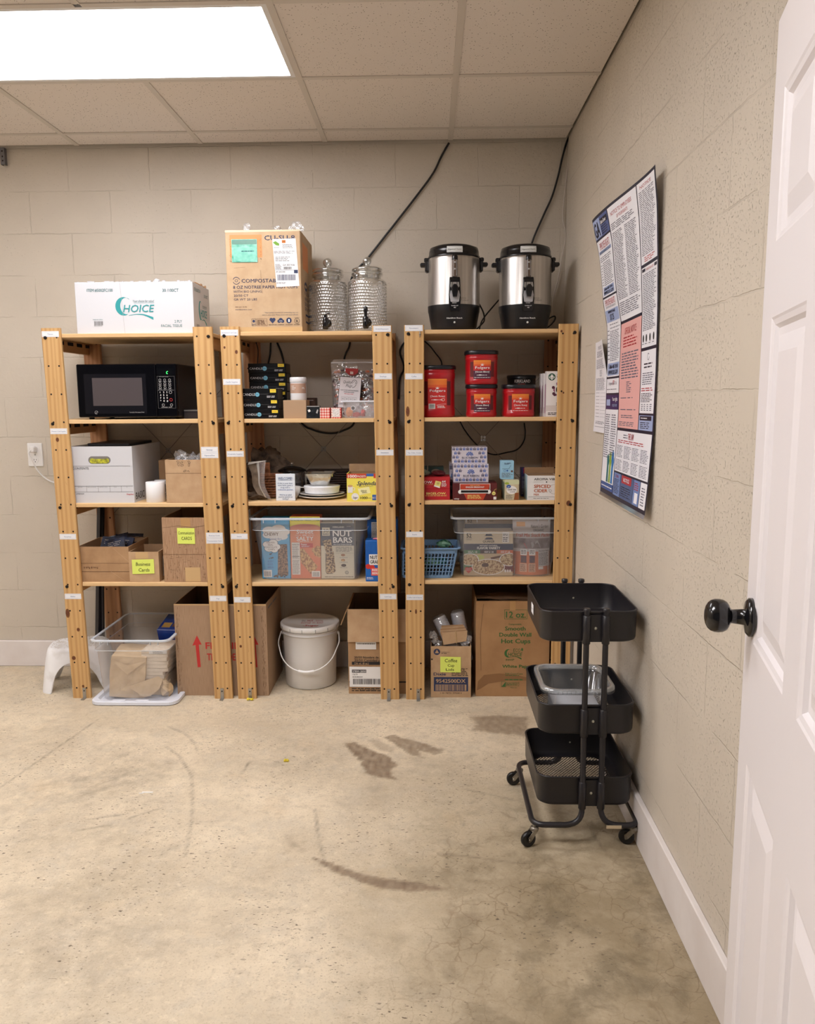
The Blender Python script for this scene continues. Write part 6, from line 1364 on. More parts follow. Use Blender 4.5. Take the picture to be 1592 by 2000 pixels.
    m = t.part('canister'); kb = mk('canister_black', (24, 22, 22), .3); m.lathe([(r*.95, 0), (r, .004), (r, H-.018), (r*.97, H-.016)], kb, seg=48); l = t.part('lid', 'black lid'); l.lathe([(r*1.03, H-.016), (r*1.03, H-.002), (r*.98, H)], lidm, seg=48)
    f = Face(m, lambda u, v, q: Vector(((r+.0005)*sin((u-.5)*1.3), -(r+.0005)*cos((u-.5)*1.3), H*(.965-.5*v))), (0, 0, 100, 50), 1); f.text('KIRKLAND', 4, 15, 7.5, ink_w, x1=92, bold=.02); f.rect(24, 3, 64, 5, ink_w); f.lines(24, 17.5, 66, 23, 2, ink_red, words=4); f.lines(70, 40, 96, 48, 2, ink_w); t.done()
    wc = mk('coffee_pack_white', (234, 230, 230), .5); em = mk('emblem_green', (28, 84, 66), .5); pur = mk('floral_purple', (150, 76, 120), .6)
    for k, (x0, Yk, y0, lab) in enumerate(((1066.5, 3.672, 725, 'white instant coffee box nearest the right post, front of three'), (1061, 3.715, 729, 'white instant coffee box just behind the front one'), (1055.8, 3.758, 729.5, 'white instant coffee box at the back of the three'))):
        w = .105; a = on_y(x0, 770, Yk).x; c = Carton('coffee_box', lab, 'box', (x0, y0, x0+43, 812), Yk, Z2, .036, wc, w=w, xc=a+w/2, group='white instant coffee boxes'); F = c.F
        ex, ey = x0+10.3, y0+10.8; F.disc(ex, ey, 6.6, em); F.disc(ex, ey-.6, 2.3, ink_w, ry=2.6, l=2); F.poly([(ex-2.2, ey-3.2), (ex-1.1, ey-5), (ex, ey-3.6), (ex+1.1, ey-5), (ex+2.2, ey-3.2)], ink_w, 2)
        for sg in (-1, 1):
            for q in range(3): F.line([(ex+sg*(2.7+q*1.1), ey-2.2+q*.7), (ex+sg*(3.1+q*1.0), ey+.6), (ex+sg*(2.4+q*.9), ey+3.4-q*.5)], .55, ink_w, 2)
        F.poly([(ex-2, ey+2.4), (ex+2, ey+2.4), (ex+1.2, ey+5.2), (ex-1.2, ey+5.2)], ink_w, 2)
        F.text('STARBUCKS', x0+19, y0+8, y0+6.3, ink_k, x1=x0+38); F.text('VIA', x0+19, y0+15, y0+9.5, ink_k, x1=x0+34)
        rn = random.Random(5)
        for j in range(16): a_ = rn.uniform(100, 260); rr = rn.uniform(9, 15); F.disc(x0+26+rr*cos(radians(a_)), y0+35+rr*.9*sin(radians(a_)), rn.uniform(1.5, 3.4), pur if j % 3 else plum, n=7)
        F.disc(x0+26, y0+35, 10, ink_w, l=2); F.disc(x0+26, y0+35, 8, choc_m, l=3); F.text('Caffe Mocha', x0+20, y0+57, y0+53, ink_k, x1=x0+41); F.lines(x0+19, y0+59, x0+40, y0+66, 2, ink_k); F.rect(x0, y0+65, x0+43, y0+76, mk('pack_grey', (214, 206, 204), .6)); F.lines(x0+4, y0+78, x0+38, y0+84, 2, ink_k, words=7); c.L.rect(0, 0, 100, 100, mk('pack_side', (222, 214, 214), .5)); c.L.poly([(20, 30), (80, 26), (76, 90), (30, 94)], pur, 2)
        c.done()
choc_m = mk('coffee_dark', (36, 24, 20), .3)
coffee_shelf()

def tea_shelf():
    z = Z3; rd = mk('tea_red', (190, 36, 46), .45); t1 = mk('tea_tag', (236, 224, 130), .6)
    h1 = None
    for k, (y0, y1, lab) in enumerate(((954.5, 976.5, 'red tea box at the bottom of the pair behind the left post'), (932, 954, 'red tea box with a yellow tag, on top of another red one'))):
        c = Carton('tea_box', lab, 'box', (805, y0, 879, y1), 3.684, z if k == 0 else z+h1+.0004, .13, rd, group='red tea boxes'); h1 = c.h; F = c.F
        if k == 0: F.text('BIGELOW.', 832.5, 966, 961.5, t1, x1=872, bold=.03); F.lines(831, 967.2, 873, 969.6, 1, t1, words=9, ragged=0)
        else:
            F.text('BIGELOW.', 806, 944, 939, ink_w, x1=845.5, bold=.03); F.line([(806, 946), (846, 946)], .4, t1); F.text('64', 863.5, 942.5, 938, ink_w, x1=870.5, bold=.03); F.lines(862.5, 943.5, 873, 950.5, 4, ink_w, words=3)
            g = c.sticker('tag', 0, 0, 0, 0, t1, 'yellow tea tag'); g.poly([(851, 938.5), (862, 941), (859, 953), (847.5, 949.5)], t1, 1); g.poly([(848.5, 947), (858.8, 950), (859, 953), (847.5, 949.5)], ink_w, 2); g.lines(853, 942, 859, 946, 2, ink_brown, l=2); 0
        c.done()
    zt = z+2*h1+.0008; tl = mk('tea_teal', (62, 88, 84), .5)
    for k, (x0, x1, lab) in enumerate(((836.5, 866.5, 'dark teal tea box with a pale oval behind the red boxes'), (818, 834.5, 'dark teal tea box by the post behind the red boxes'))):
        c = Carton('tea_box', lab, 'box', (x0, 912, x1, 975), 3.83, z, .08, tl); F = c.F; F.disc((x0+x1)/2, 922, 9, mk('tea_oval', (170, 160, 146), .6), ry=5.5); F.disc((x0+x1)/2, 923, 7, mk('tea_oval2', (112, 88, 84), .6), ry=3.8, l=2); c.done()
    bg = mk('burgundy_packet', (98, 36, 44), .35, bump=.5, bscale=40); gp = mk('sage_packet', (120, 134, 118), .4, bump=.5, bscale=40)
    for k, (px, w, mm, lab) in enumerate(((857, .034, bg, 'burgundy tea packet lying on the red tea boxes'), (830, .024, gp, 'sage green packet on the red tea boxes by the post'))):
        p = on_y(px, 928, 3.75); t = Thing('tea_packet', lab, 'packet', (p.x, 3.75, zt)); m = t.part(); crumple(m, p.x, 3.75, zt+.012, w, .04, .013, mm, 50+k, .12, 14, 8); t.done()
    # english breakfast
    eb = mk('tea_maroon', (84, 26, 30), .4, col2=(104, 34, 32), vscale=8); orr = mk('tea_orange_red', (190, 66, 42), .45)
    c = Carton('tea_dispenser_box', 'wide maroon breakfast tea box with a dispensing slot', 'box', (884.5, 944, 971, 977), 3.664, z, .15, eb); F = c.F; zt = z+c.h
    F.poly([(898, 945), (957, 945), (954, 957), (900, 957)], orr); F.frame(898, 944.6, 957.5, 957, .8, ink_w, 2); F.text('CLASSICS COLLECTION', 918, 949, 947.3, t1, x1=937, l=3); F.text('ENGLISH BREAKFAST', 910, 952.8, 949.8, ink_w, x1=946, bold=.03, l=3)
    F.poly([(906, 964), (950, 964), (944, 976.5), (912, 976.5)], orr, 1); F.rect(899, 956.5, 954, 963.5, ink_w, 2); F.disc(899, 960.5, 4, ink_w, l=2); F.disc(955, 960.5, 4, ink_w, l=2); F.rect(900.5, 957.5, 953.5, 962, mk('slot_dark', (24, 14, 14), .8), 3); F.lines(913, 966, 942, 974.5, 4, t1, words=5); F.text('twinings', 887, 975, 972, ink_w, x1=897, bold=.02); F.rect(964, 970, 969.5, 975.5, ink_w, 2); F.line([(964, 960), (967, 956), (970, 955)], .5, t1); F.disc(964.5, 963.5, 3.8, t1, l=2, n=8); F.text('tea', 962.5, 965, 962.2, ink_brown, x1=966.5, l=3); c.done()
    # blue ribbon boxes
    rw = mk('ribbon_card', (214, 208, 218), .5); rb = mk('ribbon_blue', (44, 92, 176), .5); rk = mk('ribbon_navy', (48, 52, 92), .5)
    def ribbon(x0, y0, x1, y1, Y, zz, lab):
        c = Carton('napkin_box', lab, 'box', (x0, y0, x1, y1), Y, zz, .11, rw, group='white boxes with blue gift print'); F = c.F; rn = random.Random(4); n = 9; w = (x1-x0); h = y1-y0; cx = (x0+x1)/2
        for j in range(4):
            for i in range(10):
                x = x0+w*(i+.5+(.5 if j % 2 else 0))/10.2; y = y0+h*(j+.5)/4.1
                if x > x1-3.4 or (abs(x-cx) < w*.27 and abs(y-(y0+h*.53)) < h*.23): continue
                s = 2.3; mm = rb if (i+j) % 2 else rk; F.rect(x-s, y-s*.7, x+s, y+s*1.1, mm); F.rect(x-.4, y-s*.7, x+.4, y+s*1.1, rw, 2); F.poly([(x, y-s*.7), (x-s*.9, y-s*1.5), (x-s*.3, y-s*1.5)], mm); F.poly([(x, y-s*.7), (x+s*.3, y-s*1.5), (x+s*.9, y-s*1.5)], mm); F.line([(x+3.4, y-1), (x+4.6, y+.6)], .4, rk)
        F.text('BLUE RIBBON', x0+w*.28, y0+h*.70, y0+h*.58, rk, x1=x0+w*.73, bold=.012)
        for a in range(6): aa = radians(180+a*36); F.poly([(cx, y0+h*.47), (cx+7*cos(aa-.2), y0+h*.47+6*sin(aa-.2)), (cx+7*cos(aa+.2), y0+h*.47+6*sin(aa+.2))], rb, 2)
        F.poly([(cx, y0+h*.46), (cx-5, y0+h*.55), (cx-3, y0+h*.56)], rb, 2); F.poly([(cx, y0+h*.46), (cx+3, y0+h*.56), (cx+5, y0+h*.55)], rb, 2); c.done(); return zz+c.h
    zt2 = ribbon(885.5, 906, 954.5, 938.5, 3.70, zt+.0004, 'white gift print napkin box on the maroon tea box'); ribbon(883, 873, 952, 904.5, 3.71, zt2+.0004, 'white gift print napkin box at the top of the stack'); 
    zt3 = zt+.0004; ribbon(878, 904, 940, 938, 3.832, z, 'white gift print napkin box hidden behind the stack')
    # iced tea + little blue box
    it = mk('iced_tea_card', (214, 206, 180), .5, col2=(196, 178, 140), vscale=18); c = Carton('iced_tea_box', 'small iced tea box with a blue badge', 'box', (985.5, 937.5, 1014, 977), 3.662, z, .115, it, rz=.03); F = c.F
    F.rect(985.5, 937.5, 1014, 946, mk('pale_green', (212, 216, 176), .5)); F.disc(990, 944, 4.5, mk('lime_leaf', (156, 178, 60), .5), ry=2.2); F.disc(999.5, 957, 10.5, ink_w, ry=8); F.disc(993.5, 950, 4.4, mk('badge_blue', (44, 92, 170), .5), ry=3.4, l=2); F.text('gv', 991.5, 951.5, 948.8, ink_w, x1=995.5, l=3); F.text('iced tea', 991.5, 957.5, 953.5, ink_k, x1=1008, l=3, shear=.15); F.lines(996, 959.5, 1008, 962, 1, ink_g, l=3); F.poly([(1006, 963), (1013.5, 962), (1013.5, 976), (1004, 976)], mk('tea_glass_print', (150, 86, 44), .5)); F.lines(988, 966, 1002, 975, 4, ink_g); c.L.rect(0, 0, 100, 100, mk('tea_side', (116, 122, 104), .5)); c.L.rect(0, 0, 100, 12, mk('pale_green', (212, 216, 176), .5), 2); c.done(); zt = z+c.h
    lb = mk('pale_blue_card', (150, 196, 222), .5); c = Carton('drink_mix_box', 'small pale blue box standing on the iced tea box', 'box', (978, 900, 1004, 931), 3.69, zt+.0004, .06, lb); F = c.F; F.lines(985, 903, 998, 906.5, 2, ink_navy, words=2); F.line([(998, 907), (994, 913.5), (981, 913.5)], .5, ink_navy); F.ring(986, 916.5, 2, .5, ink_blue); F.disc(991, 916.5, 1.7, ink_blue); F.disc(1000, 917.5, 2, ink_brown); F.lines(980, 920, 1002, 928, 4, ink_g, words=4); c.done()
    # spiced cider
    cw2 = mk('cider_card', (232, 230, 230), .5); co = mk('cider_orange', (190, 92, 46), .5); c = Carton('cider_box', 'white spiced cider mix box with its brown flap open', 'box', (1030, 929, 1089, 976), 3.664, z, .12, cw2, open_top=True); F = c.F
    F.text('AROMA VIBE', 1043, 937.8, 933.2, ink_k, x1=1087, bold=.01); F.line([(1042, 941), (1062, 941)], .3, ink_g); F.line([(1070, 941), (1088, 941)], .3, ink_g); F.disc(1067.5, 941.2, 1.6, ink_k, ry=1.6, n=5); F.text('SPICED', 1043, 952.3, 946, co, x1=1075.5, bold=.03); F.text('CIDER', 1043, 960.7, 954.4, co, x1=1069.5, bold=.03); F.text('MIX', 1043, 967, 963, co, x1=1053.5, bold=.02)
    F.ring(1083, 955, 11, .6, ink_lg, ry=9, a0=60, a1=270); F.ring(1075, 958, 2.4, .5, ink_g); F.line([(1032, 969.5), (1088, 969.5)], .4, ink_k); F.lines(1042, 971.5, 1080, 973.5, 1, ink_g, words=8); c.L.rect(0, 0, 100, 100, mk('cider_side', (172, 196, 206), .5)); c.flap('B', .028, 10, kraft2); c.done()
    pp = mk('purple_card', (52, 50, 104), .45); c = Carton('drink_pouch_box', 'narrow purple and red box behind the cider box', 'box', (1018, 914, 1034, 975), 3.80, z, .06, pp); F = c.F; F.rect(1022, 914, 1034, 926, mk('magenta_card', (176, 40, 84), .45)); F.text('50', 1023.5, 925, 918, ink_w, x1=1033, bold=.03); F.lines(1019, 932, 1032, 970, 12, ink_lg, words=2); c.done()
tea_shelf()

def right_low():
    z = Z4; bl = mk('basket_blue', (122, 158, 198), .45); x1 = on_y(883, 1127, 3.70).x; x1t = on_y(895, 1072, 3.69).x; x0 = x1-.235; x0t = x1t-.26; y0, y1 = 3.70, 3.90; zt = on_y(860, 1071, 3.69).z
    t = Thing('blue_basket', 'pale blue plastic lattice basket behind the left post of the rightmost unit', 'basket', ((x0+x1)/2, 3.8, z)); m = t.part('body'); R = lambda f, e=0: rrect(x0+(x0t-x0)*f-e, x1+(x1t-x1)*f+e, y0-.012*f-e, y1+.012*f+e, .02, z+.001+(zt-z-.001)*f, 4)
    m.loops([R(0), R(.10)], bl, True, False); m.loops([R(.82), R(1)], bl, False, False)
    nb = 15
    for k in range(nb+1):
        u = k/nb
        for yy in (0, 1):
            P = [Vector((x0+(x0t-x0)*f+(x1+(x1t-x1)*f-x0-(x0t-x0)*f)*u*.96+.005, (y0-.012*f) if yy == 0 else (y1+.012*f), z+.001+(zt-z)*f)) for f in (.08, .84)]; m.tube(P, .0028, bl, 4)
    for k in range(10):
        u = k/9
        for sx in (0, 1):
            P = [Vector(((x0+(x0t-x0)*f) if sx == 0 else (x1+(x1t-x1)*f), y0+.012+(y1-y0-.024)*u, z+.001+(zt-z)*f)) for f in (.08, .84)]; m.tube(P, .0028, bl, 4)
    for k in range(1, 6): f = .10+.72*k/6; m.loops([R(f-.012), R(f-.012, .002), R(f+.012, .002), R(f+.012)], bl, False, False)
    q = t.part('rim', 'rolled blue rim'); q.loops([R(.97), R(.97, .010), R(1.0, .012), R(1.02, .004), R(1.0)], bl, False, False); t.done()
    rn = random.Random(14); gm = [mk('snack_green', (30, 92, 70), .3, bump=.4, bscale=40), mk('snack_dark', (38, 36, 40), .3), mk('snack_teal', (44, 110, 112), .3), mk('snack_brown', (86, 62, 44), .4), mk('snack_mint', (118, 168, 140), .35)]
    cx = (x0+x1)/2
    for k in range(16):
        px, py, pz = cx+rn.uniform(-.085, .085), 3.80+rn.uniform(-.06, .06), z+.02+(k//6)*.045
        if k > 11: pz = zt+.004
        t = Thing('snack_packet', 'dark green snack packet inside the pale blue basket', 'packet', (px, py, pz), group='snack packets in the pale blue basket'); m = t.part(); crumple(m, px, py, pz, .034, .028, .018, gm[k % 5], 200+k, .25, 10, 7); t.done()
    # -- oatmeal tote
    a, b = span(885, 1098, 1015, 3.70); zr = on_y(980, 1011.5, 3.69).z; tote('oatmeal_tote', 'clear plastic tote holding an oatmeal box and a snack bag', a, b, 3.70, 4.05, z, zr, .042, .012, .74)
    zb = z+.0025; Y = 3.745; be = mk('oat_beige', (222, 208, 182), .5); nv = mk('oat_navy', (46, 54, 84), .5); gn = mk('oat_green', (58, 118, 80), .5); oo = mk('oat_orange', (204, 104, 62), .5)
    oat = mk('oat_print', (214, 190, 150), .7, col2=(140, 104, 72), vscale=130, lo=.47, hi=.57)
    c = Carton('oatmeal_box', 'beige and navy instant oatmeal box with bowls printed on it', 'box', (906, 1038, 1002, 1126.5), Y, zb, .10, be); F = c.F
    F.text('52', 911, 1050, 1041.5, ink_k, x1=921, bold=.03); F.text('PACKETS', 911, 1053.5, 1051.5, ink_k, x1=921.5); F.line([(911, 1055), (921, 1055)], .4, ink_k)
    F.poly([(948, 1046), (949, 1043), (960, 1043), (961, 1046), (964, 1047), (945, 1047)], nv); F.poly([(946, 1054), (950, 1050), (960, 1050), (964, 1054)], nv); F.text('QUAKER', 943, 1060, 1055.5, ink_k, x1=966, bold=.03)
    F.rect(981, 1039, 994, 1060, ink_w); F.lines(982, 1040, 993, 1047, 3, ink_k, words=2); F.lines(982, 1049, 993, 1059, 3, ink_k, words=2)
    F.rect(906, 1062.5, 1002, 1075, nv); F.text('INSTANT OATMEAL', 937, 1067.3, 1064.7, ink_w, x1=972, bold=.02, l=3); F.text('FLAVOR VARIETY', 932, 1073.3, 1068.3, ink_w, x1=977, bold=.04, l=3)
    for x_, x2, mm in ((906, 938, gn), (938, 970, mk('oat_maroon', (62, 48, 54), .5)), (970, 1002, oo)): F.rect(x_, 1075, x2, 1082, mm, 2); F.lines(x_+8, 1076.5, x_+21, 1081, 2, ink_w, words=2, l=3); F.text('18', x_+22, 1080.8, 1076.8, ink_w, x1=x_+26, l=3, bold=.02)
    F.rect(906, 1082, 1002, 1126.5, mk('oat_table', (200, 178, 146), .6), 1); F.rect(906, 1104, 926, 1116, gn, 2); F.rect(986, 1104, 1002, 1118, mk('oat_plum', (112, 52, 60), .6), 2)
    F.disc(938, 1090, 8, mk('apple_print', (196, 202, 120), .5), l=2, ry=6); F.poly([(958, 1090), (982, 1085), (983, 1089), (960, 1094)], mk('cinnamon', (96, 56, 40), .6), 2)
    for cx_, cy_, rx, ry in ((917, 1094, 17, 11), (995, 1094, 18, 12), (954, 1109, 31, 15)):
        n = 24; pts = [(min(1001.8, max(906.2, cx_+(rx+1.6)*cos(2*pi*i/n))), cy_+(ry+1.4)*sin(2*pi*i/n)) for i in range(n)]; F.poly(pts, ink_w, 3); pts = [(min(1001.8, max(906.2, cx_+rx*cos(2*pi*i/n))), cy_+ry*sin(2*pi*i/n)) for i in range(n)]; F.poly(pts, oat, 4)
    F.disc(948, 1105, 7, mk('berry_print', (74, 44, 40), .6), ry=4, l=5); F.disc(912, 1113, 4, ink_red, l=5); F.disc(919, 1113, 4, ink_red, l=5); F.poly([(908.2, 1115), (922.8, 1115), (915.5, 1121.5)], ink_red, 5); F.text('HEART', 910.5, 1113.5, 1111.5, ink_w, x1=920.5, l=6); F.text('HEALTHY', 909.5, 1116.5, 1114.5, ink_w, x1=921.5, l=6)
    for k in range(3): F.disc(987.5+k*4.6, 1117, 1.9, ink_w, ry=3, l=4, n=10)
    c.done()
    c = Carton('oatmeal_box', 'second oatmeal box standing behind, only its top showing', 'box', (908, 1015, 1002, 1126), Y+.11, zb, .09, mk('oat_beige_shaded', (190, 172, 148), .6)); F = c.F; F.text('52', 913, 1021, 1014.5, ink_k, x1=922, bold=.03); F.rect(908, 1024, 1002, 1060, nv, 1); F.lines(955, 1017, 965, 1019.5, 1, ink_k, words=1); c.done()  # front box's beige again, with the shade at the back put into the colour
    # snack bag
    xa, xb = span(1002.5, 1077.5, 1070, Y); xm = (xa+xb)/2; zt = on_y(1040, 1016, Y).z; gb = mk('bag_grey', (206, 200, 200), .35, bump=.3, bscale=20); t = Thing('trail_mix_bag', 'pale stand-up bag of trail mix snack packs beside the oatmeal box', 'bag', (xm, Y+.05, zb)); m = t.part('pouch'); H = zt-zb; W = xb-xa
    def bg(u, v, s): return Vector((xm+(u-.5)*W*(1-.03*sin(pi*v)), Y+.05-s*.045*(sin(pi*u)**.6)*(1-v**1.5)-s*.002, zb+.0005+H*v))
    m.grid(lambda u, v: bg(u, v, 1), 16, 16, gb); m.grid(lambda u, v: bg(1-u, v, -1), 16, 16, gb)
    F = Face(m, lambda u, v, q: bg(u, 1-v, 1)+Vector((0, -.0006-.0004*q, 0)), (1002.5, 1016, 1077.5, 1126.5), 1, 14)
    F.rect(1002.5, 1080, 1077.5, 1126, mk('bag_orange', (214, 124, 84), .4), 0); F.rect(1010, 1022, 1027, 1031, mk('bag_badge', (222, 172, 124), .5), 1); F.text("Nature's Garden", 1038, 1034, 1027, ink_k, x1=1073, shear=.25); F.text('ORGANIC', 1043, 1040.5, 1036, ink_k, x1=1065, bold=.02); F.text('Trail Mix Snack Packs', 1008, 1051, 1044, mk('bag_rust', (196, 86, 50), .5), x1=1077, shear=.25, bold=.02)
    F.rect(1004, 1054, 1077, 1074, mk('bag_plum', (112, 92, 96), .4, col2=(160, 150, 150), vscale=30), 1); F.poly([(1010, 1073), (1025, 1063), (1031, 1074)], mk('bag_pink', (204, 88, 96), .5), 2); F.poly([(1038, 1062), (1052, 1058), (1058, 1072), (1040, 1073)], mk('cube_grey', (176, 170, 170), .5), 2)
    for x_ in (1017, 1034): F.rect(x_, 1075, x_+13, 1087, ink_w, 1); F.lines(x_+1.5, 1076.5, x_+11.5, 1085, 3, ink_k, words=2, ragged=.1); F.rect(x_+1, 1088, x_+12, 1102, mk('snack_photo', (120, 82, 74), .5, col2=(70, 60, 84), vscale=90), 1); F.rect(x_-1, 1103, x_+13, 1120, mk('bag_peach', (230, 186, 158), .5), 1); F.lines(x_+.5, 1104.5, x_+11.5, 1119, 7, ink_brown, words=3)
    F.rect(1053, 1076, 1076, 1109, mk('facts_grey', (206, 204, 206), .5), 1); F.text('Nutrition Facts', 1054, 1080, 1077.3, ink_k, x1=1075, bold=.02); F.lines(1054, 1082, 1075, 1107, 9, ink_g); F.line([(1054, 1086), (1075, 1086)], 1, ink_k, 2); F.rect(1053, 1109.5, 1063, 1115, ink_w, 1); t.done()
    p = on_y(1050, 1006, 3.90); t = Thing('snack_pouch', 'brown and white pouch top at the back of the oatmeal tote', 'pouch', (p.x, 3.93, zb)); m = t.part(); crumple(m, p.x, 3.935, zb+.125, .075, .055, .115, mk('pouch_brownred', (96, 72, 66), .35, col2=(180, 168, 160), vscale=14, bump=.4, bscale=25), 300, .12, 18, 12); t.done()
    # -- floor: lid carton
    c = Carton('lid_carton', 'small open cardboard carton with a yellow coffee cup lids note', 'box', (841.5, 1262.5, 920, 1361), 3.672, .0005, .17, kraft, open_top=True, inside=kraft_in); F = c.F
    F.disc(853.5, 1273, 6.4, ink_navy); F.poly([(849.5, 1275.5), (853.5, 1268.5), (857.5, 1275.5)], kraft, 2); F.text('PROFESSIONAL', 862, 1274.2, 1272.6, ink_k, x1=878); F.lines(862, 1275, 873, 1277, 1, ink_k, words=2)
    F.rect(842, 1286, 845.5, 1288.5, ink_k); F.text('Dixie', 847, 1318.5, 1312.5, ink_navy, x1=871, bold=.02); F.lines(882, 1304, 916, 1320, 6, ink_k, words=5); F.rect(847.5, 1321.5, 914.5, 1349, ink_navy); F.text('9542500DX', 851.5, 1332.5, 1325, kraft, x1=909.5, bold=.03, l=3); F.rect(851, 1336, 911, 1348, kraft, 2); F.bars(852.5, 1336.3, 909.5, 1348, ink_navy, 34, 3); F.text('1 00 78731 97008 0', 860, 1354, 1351, ink_k, x1=902)
    n = c.sticker('sticky_note', 860, 1282.5, 900, 1312.5, note_y, 'yellow note reading coffee cup lids', skew=-.6); n.text('Coffee', 869, 1292.5, 1285.5, ink_k, x1=893, shear=.1); n.text('Cup', 874.5, 1301, 1296, ink_k, x1=887.5); n.text('Lids', 871, 1309, 1304, ink_k, x1=887); c.done()
    zt = c.h; xc = c.t.loc.x; pw = mk('lid_sleeve_white', (224, 224, 226), .35, col2=(198, 198, 204), vscale=60, stretch=(1, 1, 6), bump=.3, bscale=60)
    for k, (pa, pb_, ya, yb, lab) in enumerate((((857, 1206), (884, 1262), 3.79, 3.755, 'long white sleeve of cup lids leaning left in the small carton'), ((893, 1196), (906, 1262), 3.83, 3.80, 'long white sleeve of cup lids leaning back on the right in the small carton'))):
        A = on_y(*pb_, yb); B = on_y(*pa, ya); d = (B-A).normalized(); A2 = A-d*.07; L = (B-A2).length; t = Thing('lid_sleeve', lab, 'cup lids', A2, group='plastic sleeves of cup lids'); m = t.part('lids'); r = .034
        m.lathe([(r*(1 if j % 2 else .95), L*j/26) for j in range(27)], pw, tuple(A2), 26, axis=d); f = t.part('film', 'clear wrapper'); f.lathe([(r*1.05, L*.1), (r*1.05, L*.98), (r*.7, L*1.05)], film, tuple(A2), 26, axis=d, cap0=False); t.done()
    t = Thing('cup_sleeves', 'banded bundle of brown paper cup sleeves on the small carton', 'cup sleeves', on_y(888, 1262, 3.69)); m = t.part('sleeves')
    for k in range(6):
        P = [(863+k*-1.0, 1236-k*2.6+k*.5), (913-k*1.8, 1232-k*3.0), (911, 1252), (866, 1260)]; Y = 3.688+k*.006
        if k: P = [(863+(-3 if k < 4 else -1), 1238-k*3.2), (913-k*1.5, 1233-k*2.6), (911, 1248), (866, 1255)]
        Q = [on_y(x_, y_, Y) for x_, y_ in P][::-1]; m.loops([Q, [q+Vector((0, .004, 0)) for q in Q]], kraft if k % 2 == 0 else kraft2, True, True)
    rbm = t.part('rubber_band', 'tan rubber band'); A = on_y(890, 1232, 3.686); B = on_y(892, 1257, 3.686); rbm.tube([A, B], .0011, mk('rubber_tan', (206, 176, 120), .5), 6); t.done()
    t = Thing('plastic_bag', 'crumpled clear bag around the lid sleeves', 'plastic bag', (xc, 3.73, zt-.02)); m = t.part()
    for k, (px, py) in enumerate(((850, 1250), (856, 1258), (914, 1248), (908, 1258), (846, 1240))):
        p = on_y(px, py, 3.70); crumple(m, p.x, p.y, p.z, .018, .016, .018, crinkle, 400+k, .5)
    t.done()
    # -- big cup carton
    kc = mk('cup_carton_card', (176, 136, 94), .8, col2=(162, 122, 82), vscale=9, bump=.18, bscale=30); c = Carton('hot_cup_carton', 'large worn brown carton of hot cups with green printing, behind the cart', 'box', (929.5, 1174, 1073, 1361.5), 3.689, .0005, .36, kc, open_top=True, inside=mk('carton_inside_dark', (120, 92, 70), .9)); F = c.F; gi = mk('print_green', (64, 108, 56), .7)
    F.frame(984.5, 1190.5, 1029, 1209, .7, gi); F.text('12 oz.', 987.5, 1206, 1193.5, gi, x1=1026.5, bold=.025)
    for s, y1_, y0_, a, b_ in (('Compostable', 1220.3, 1217, 993, 1018), ('Smooth', 1231, 1223, 986, 1026), ('Double Wall', 1243, 1235, 975, 1037.5), ('Hot Cups', 1256, 1247, 979, 1036), ('White Paper', 1304.5, 1298.3, 981.5, 1040)): F.text(s, a, y1_, y0_, gi, x1=b_, bold=.03 if y1_ > 1222 else .01)
    F.text('ECO', 1003, 1273, 1266.5, gi, x1=1017); F.disc(1020, 1268.5, 2, gi, ry=3); logo_c(F, 985, 1268, 1001, 1286, gi); F.text('HOICE', 992, 1281.5, 1274, gi, x1=1020.5, shear=.2, bold=.01, l=3); swash(F, 996, 1283.5, 1019, 3, gi)
    F.lines(988, 1286.5, 1008, 1291, 2, gi); F.text('500 Cups/Case', 987.5, 1318, 1314.5, gi, x1=1022); F.lines(988, 1319, 1022, 1321.5, 1, gi); F.lines(987, 1326, 1022, 1331, 1, gi, words=5, ragged=0); F.frame(980, 1332, 989, 1343, .6, gi); F.poly([(981, 1342), (988, 1333), (988, 1342)], gi, 2); F.frame(989.5, 1333, 1015, 1341, .5, gi); F.lines(991, 1334.5, 1014, 1340, 2, gi); F.text('Made in China', 998, 1345, 1342.5, gi, x1=1011)
    wt = mk('water_stain_card', (142, 104, 68), .8); F.poly([(932, 1350), (934, 1332), (946, 1319), (975, 1316), (1010, 1319), (1040, 1326), (1040, 1330), (990, 1330), (955, 1336), (940, 1346)], wt, 1); F.rect(995, 1174, 1006, 1192, tape_d, 1)
    F.line([(944, 1180), (938, 1240), (940, 1310)], .6, dark_gap)
    fl = c.t.part('torn_flap', 'torn inner flap'); crumple(fl, -.02, .10, c.h-.004, .14, .07, .012, mk('flap_dark', (104, 78, 56), .9), 5, .4, 14, 8)
    c.done()
right_low()

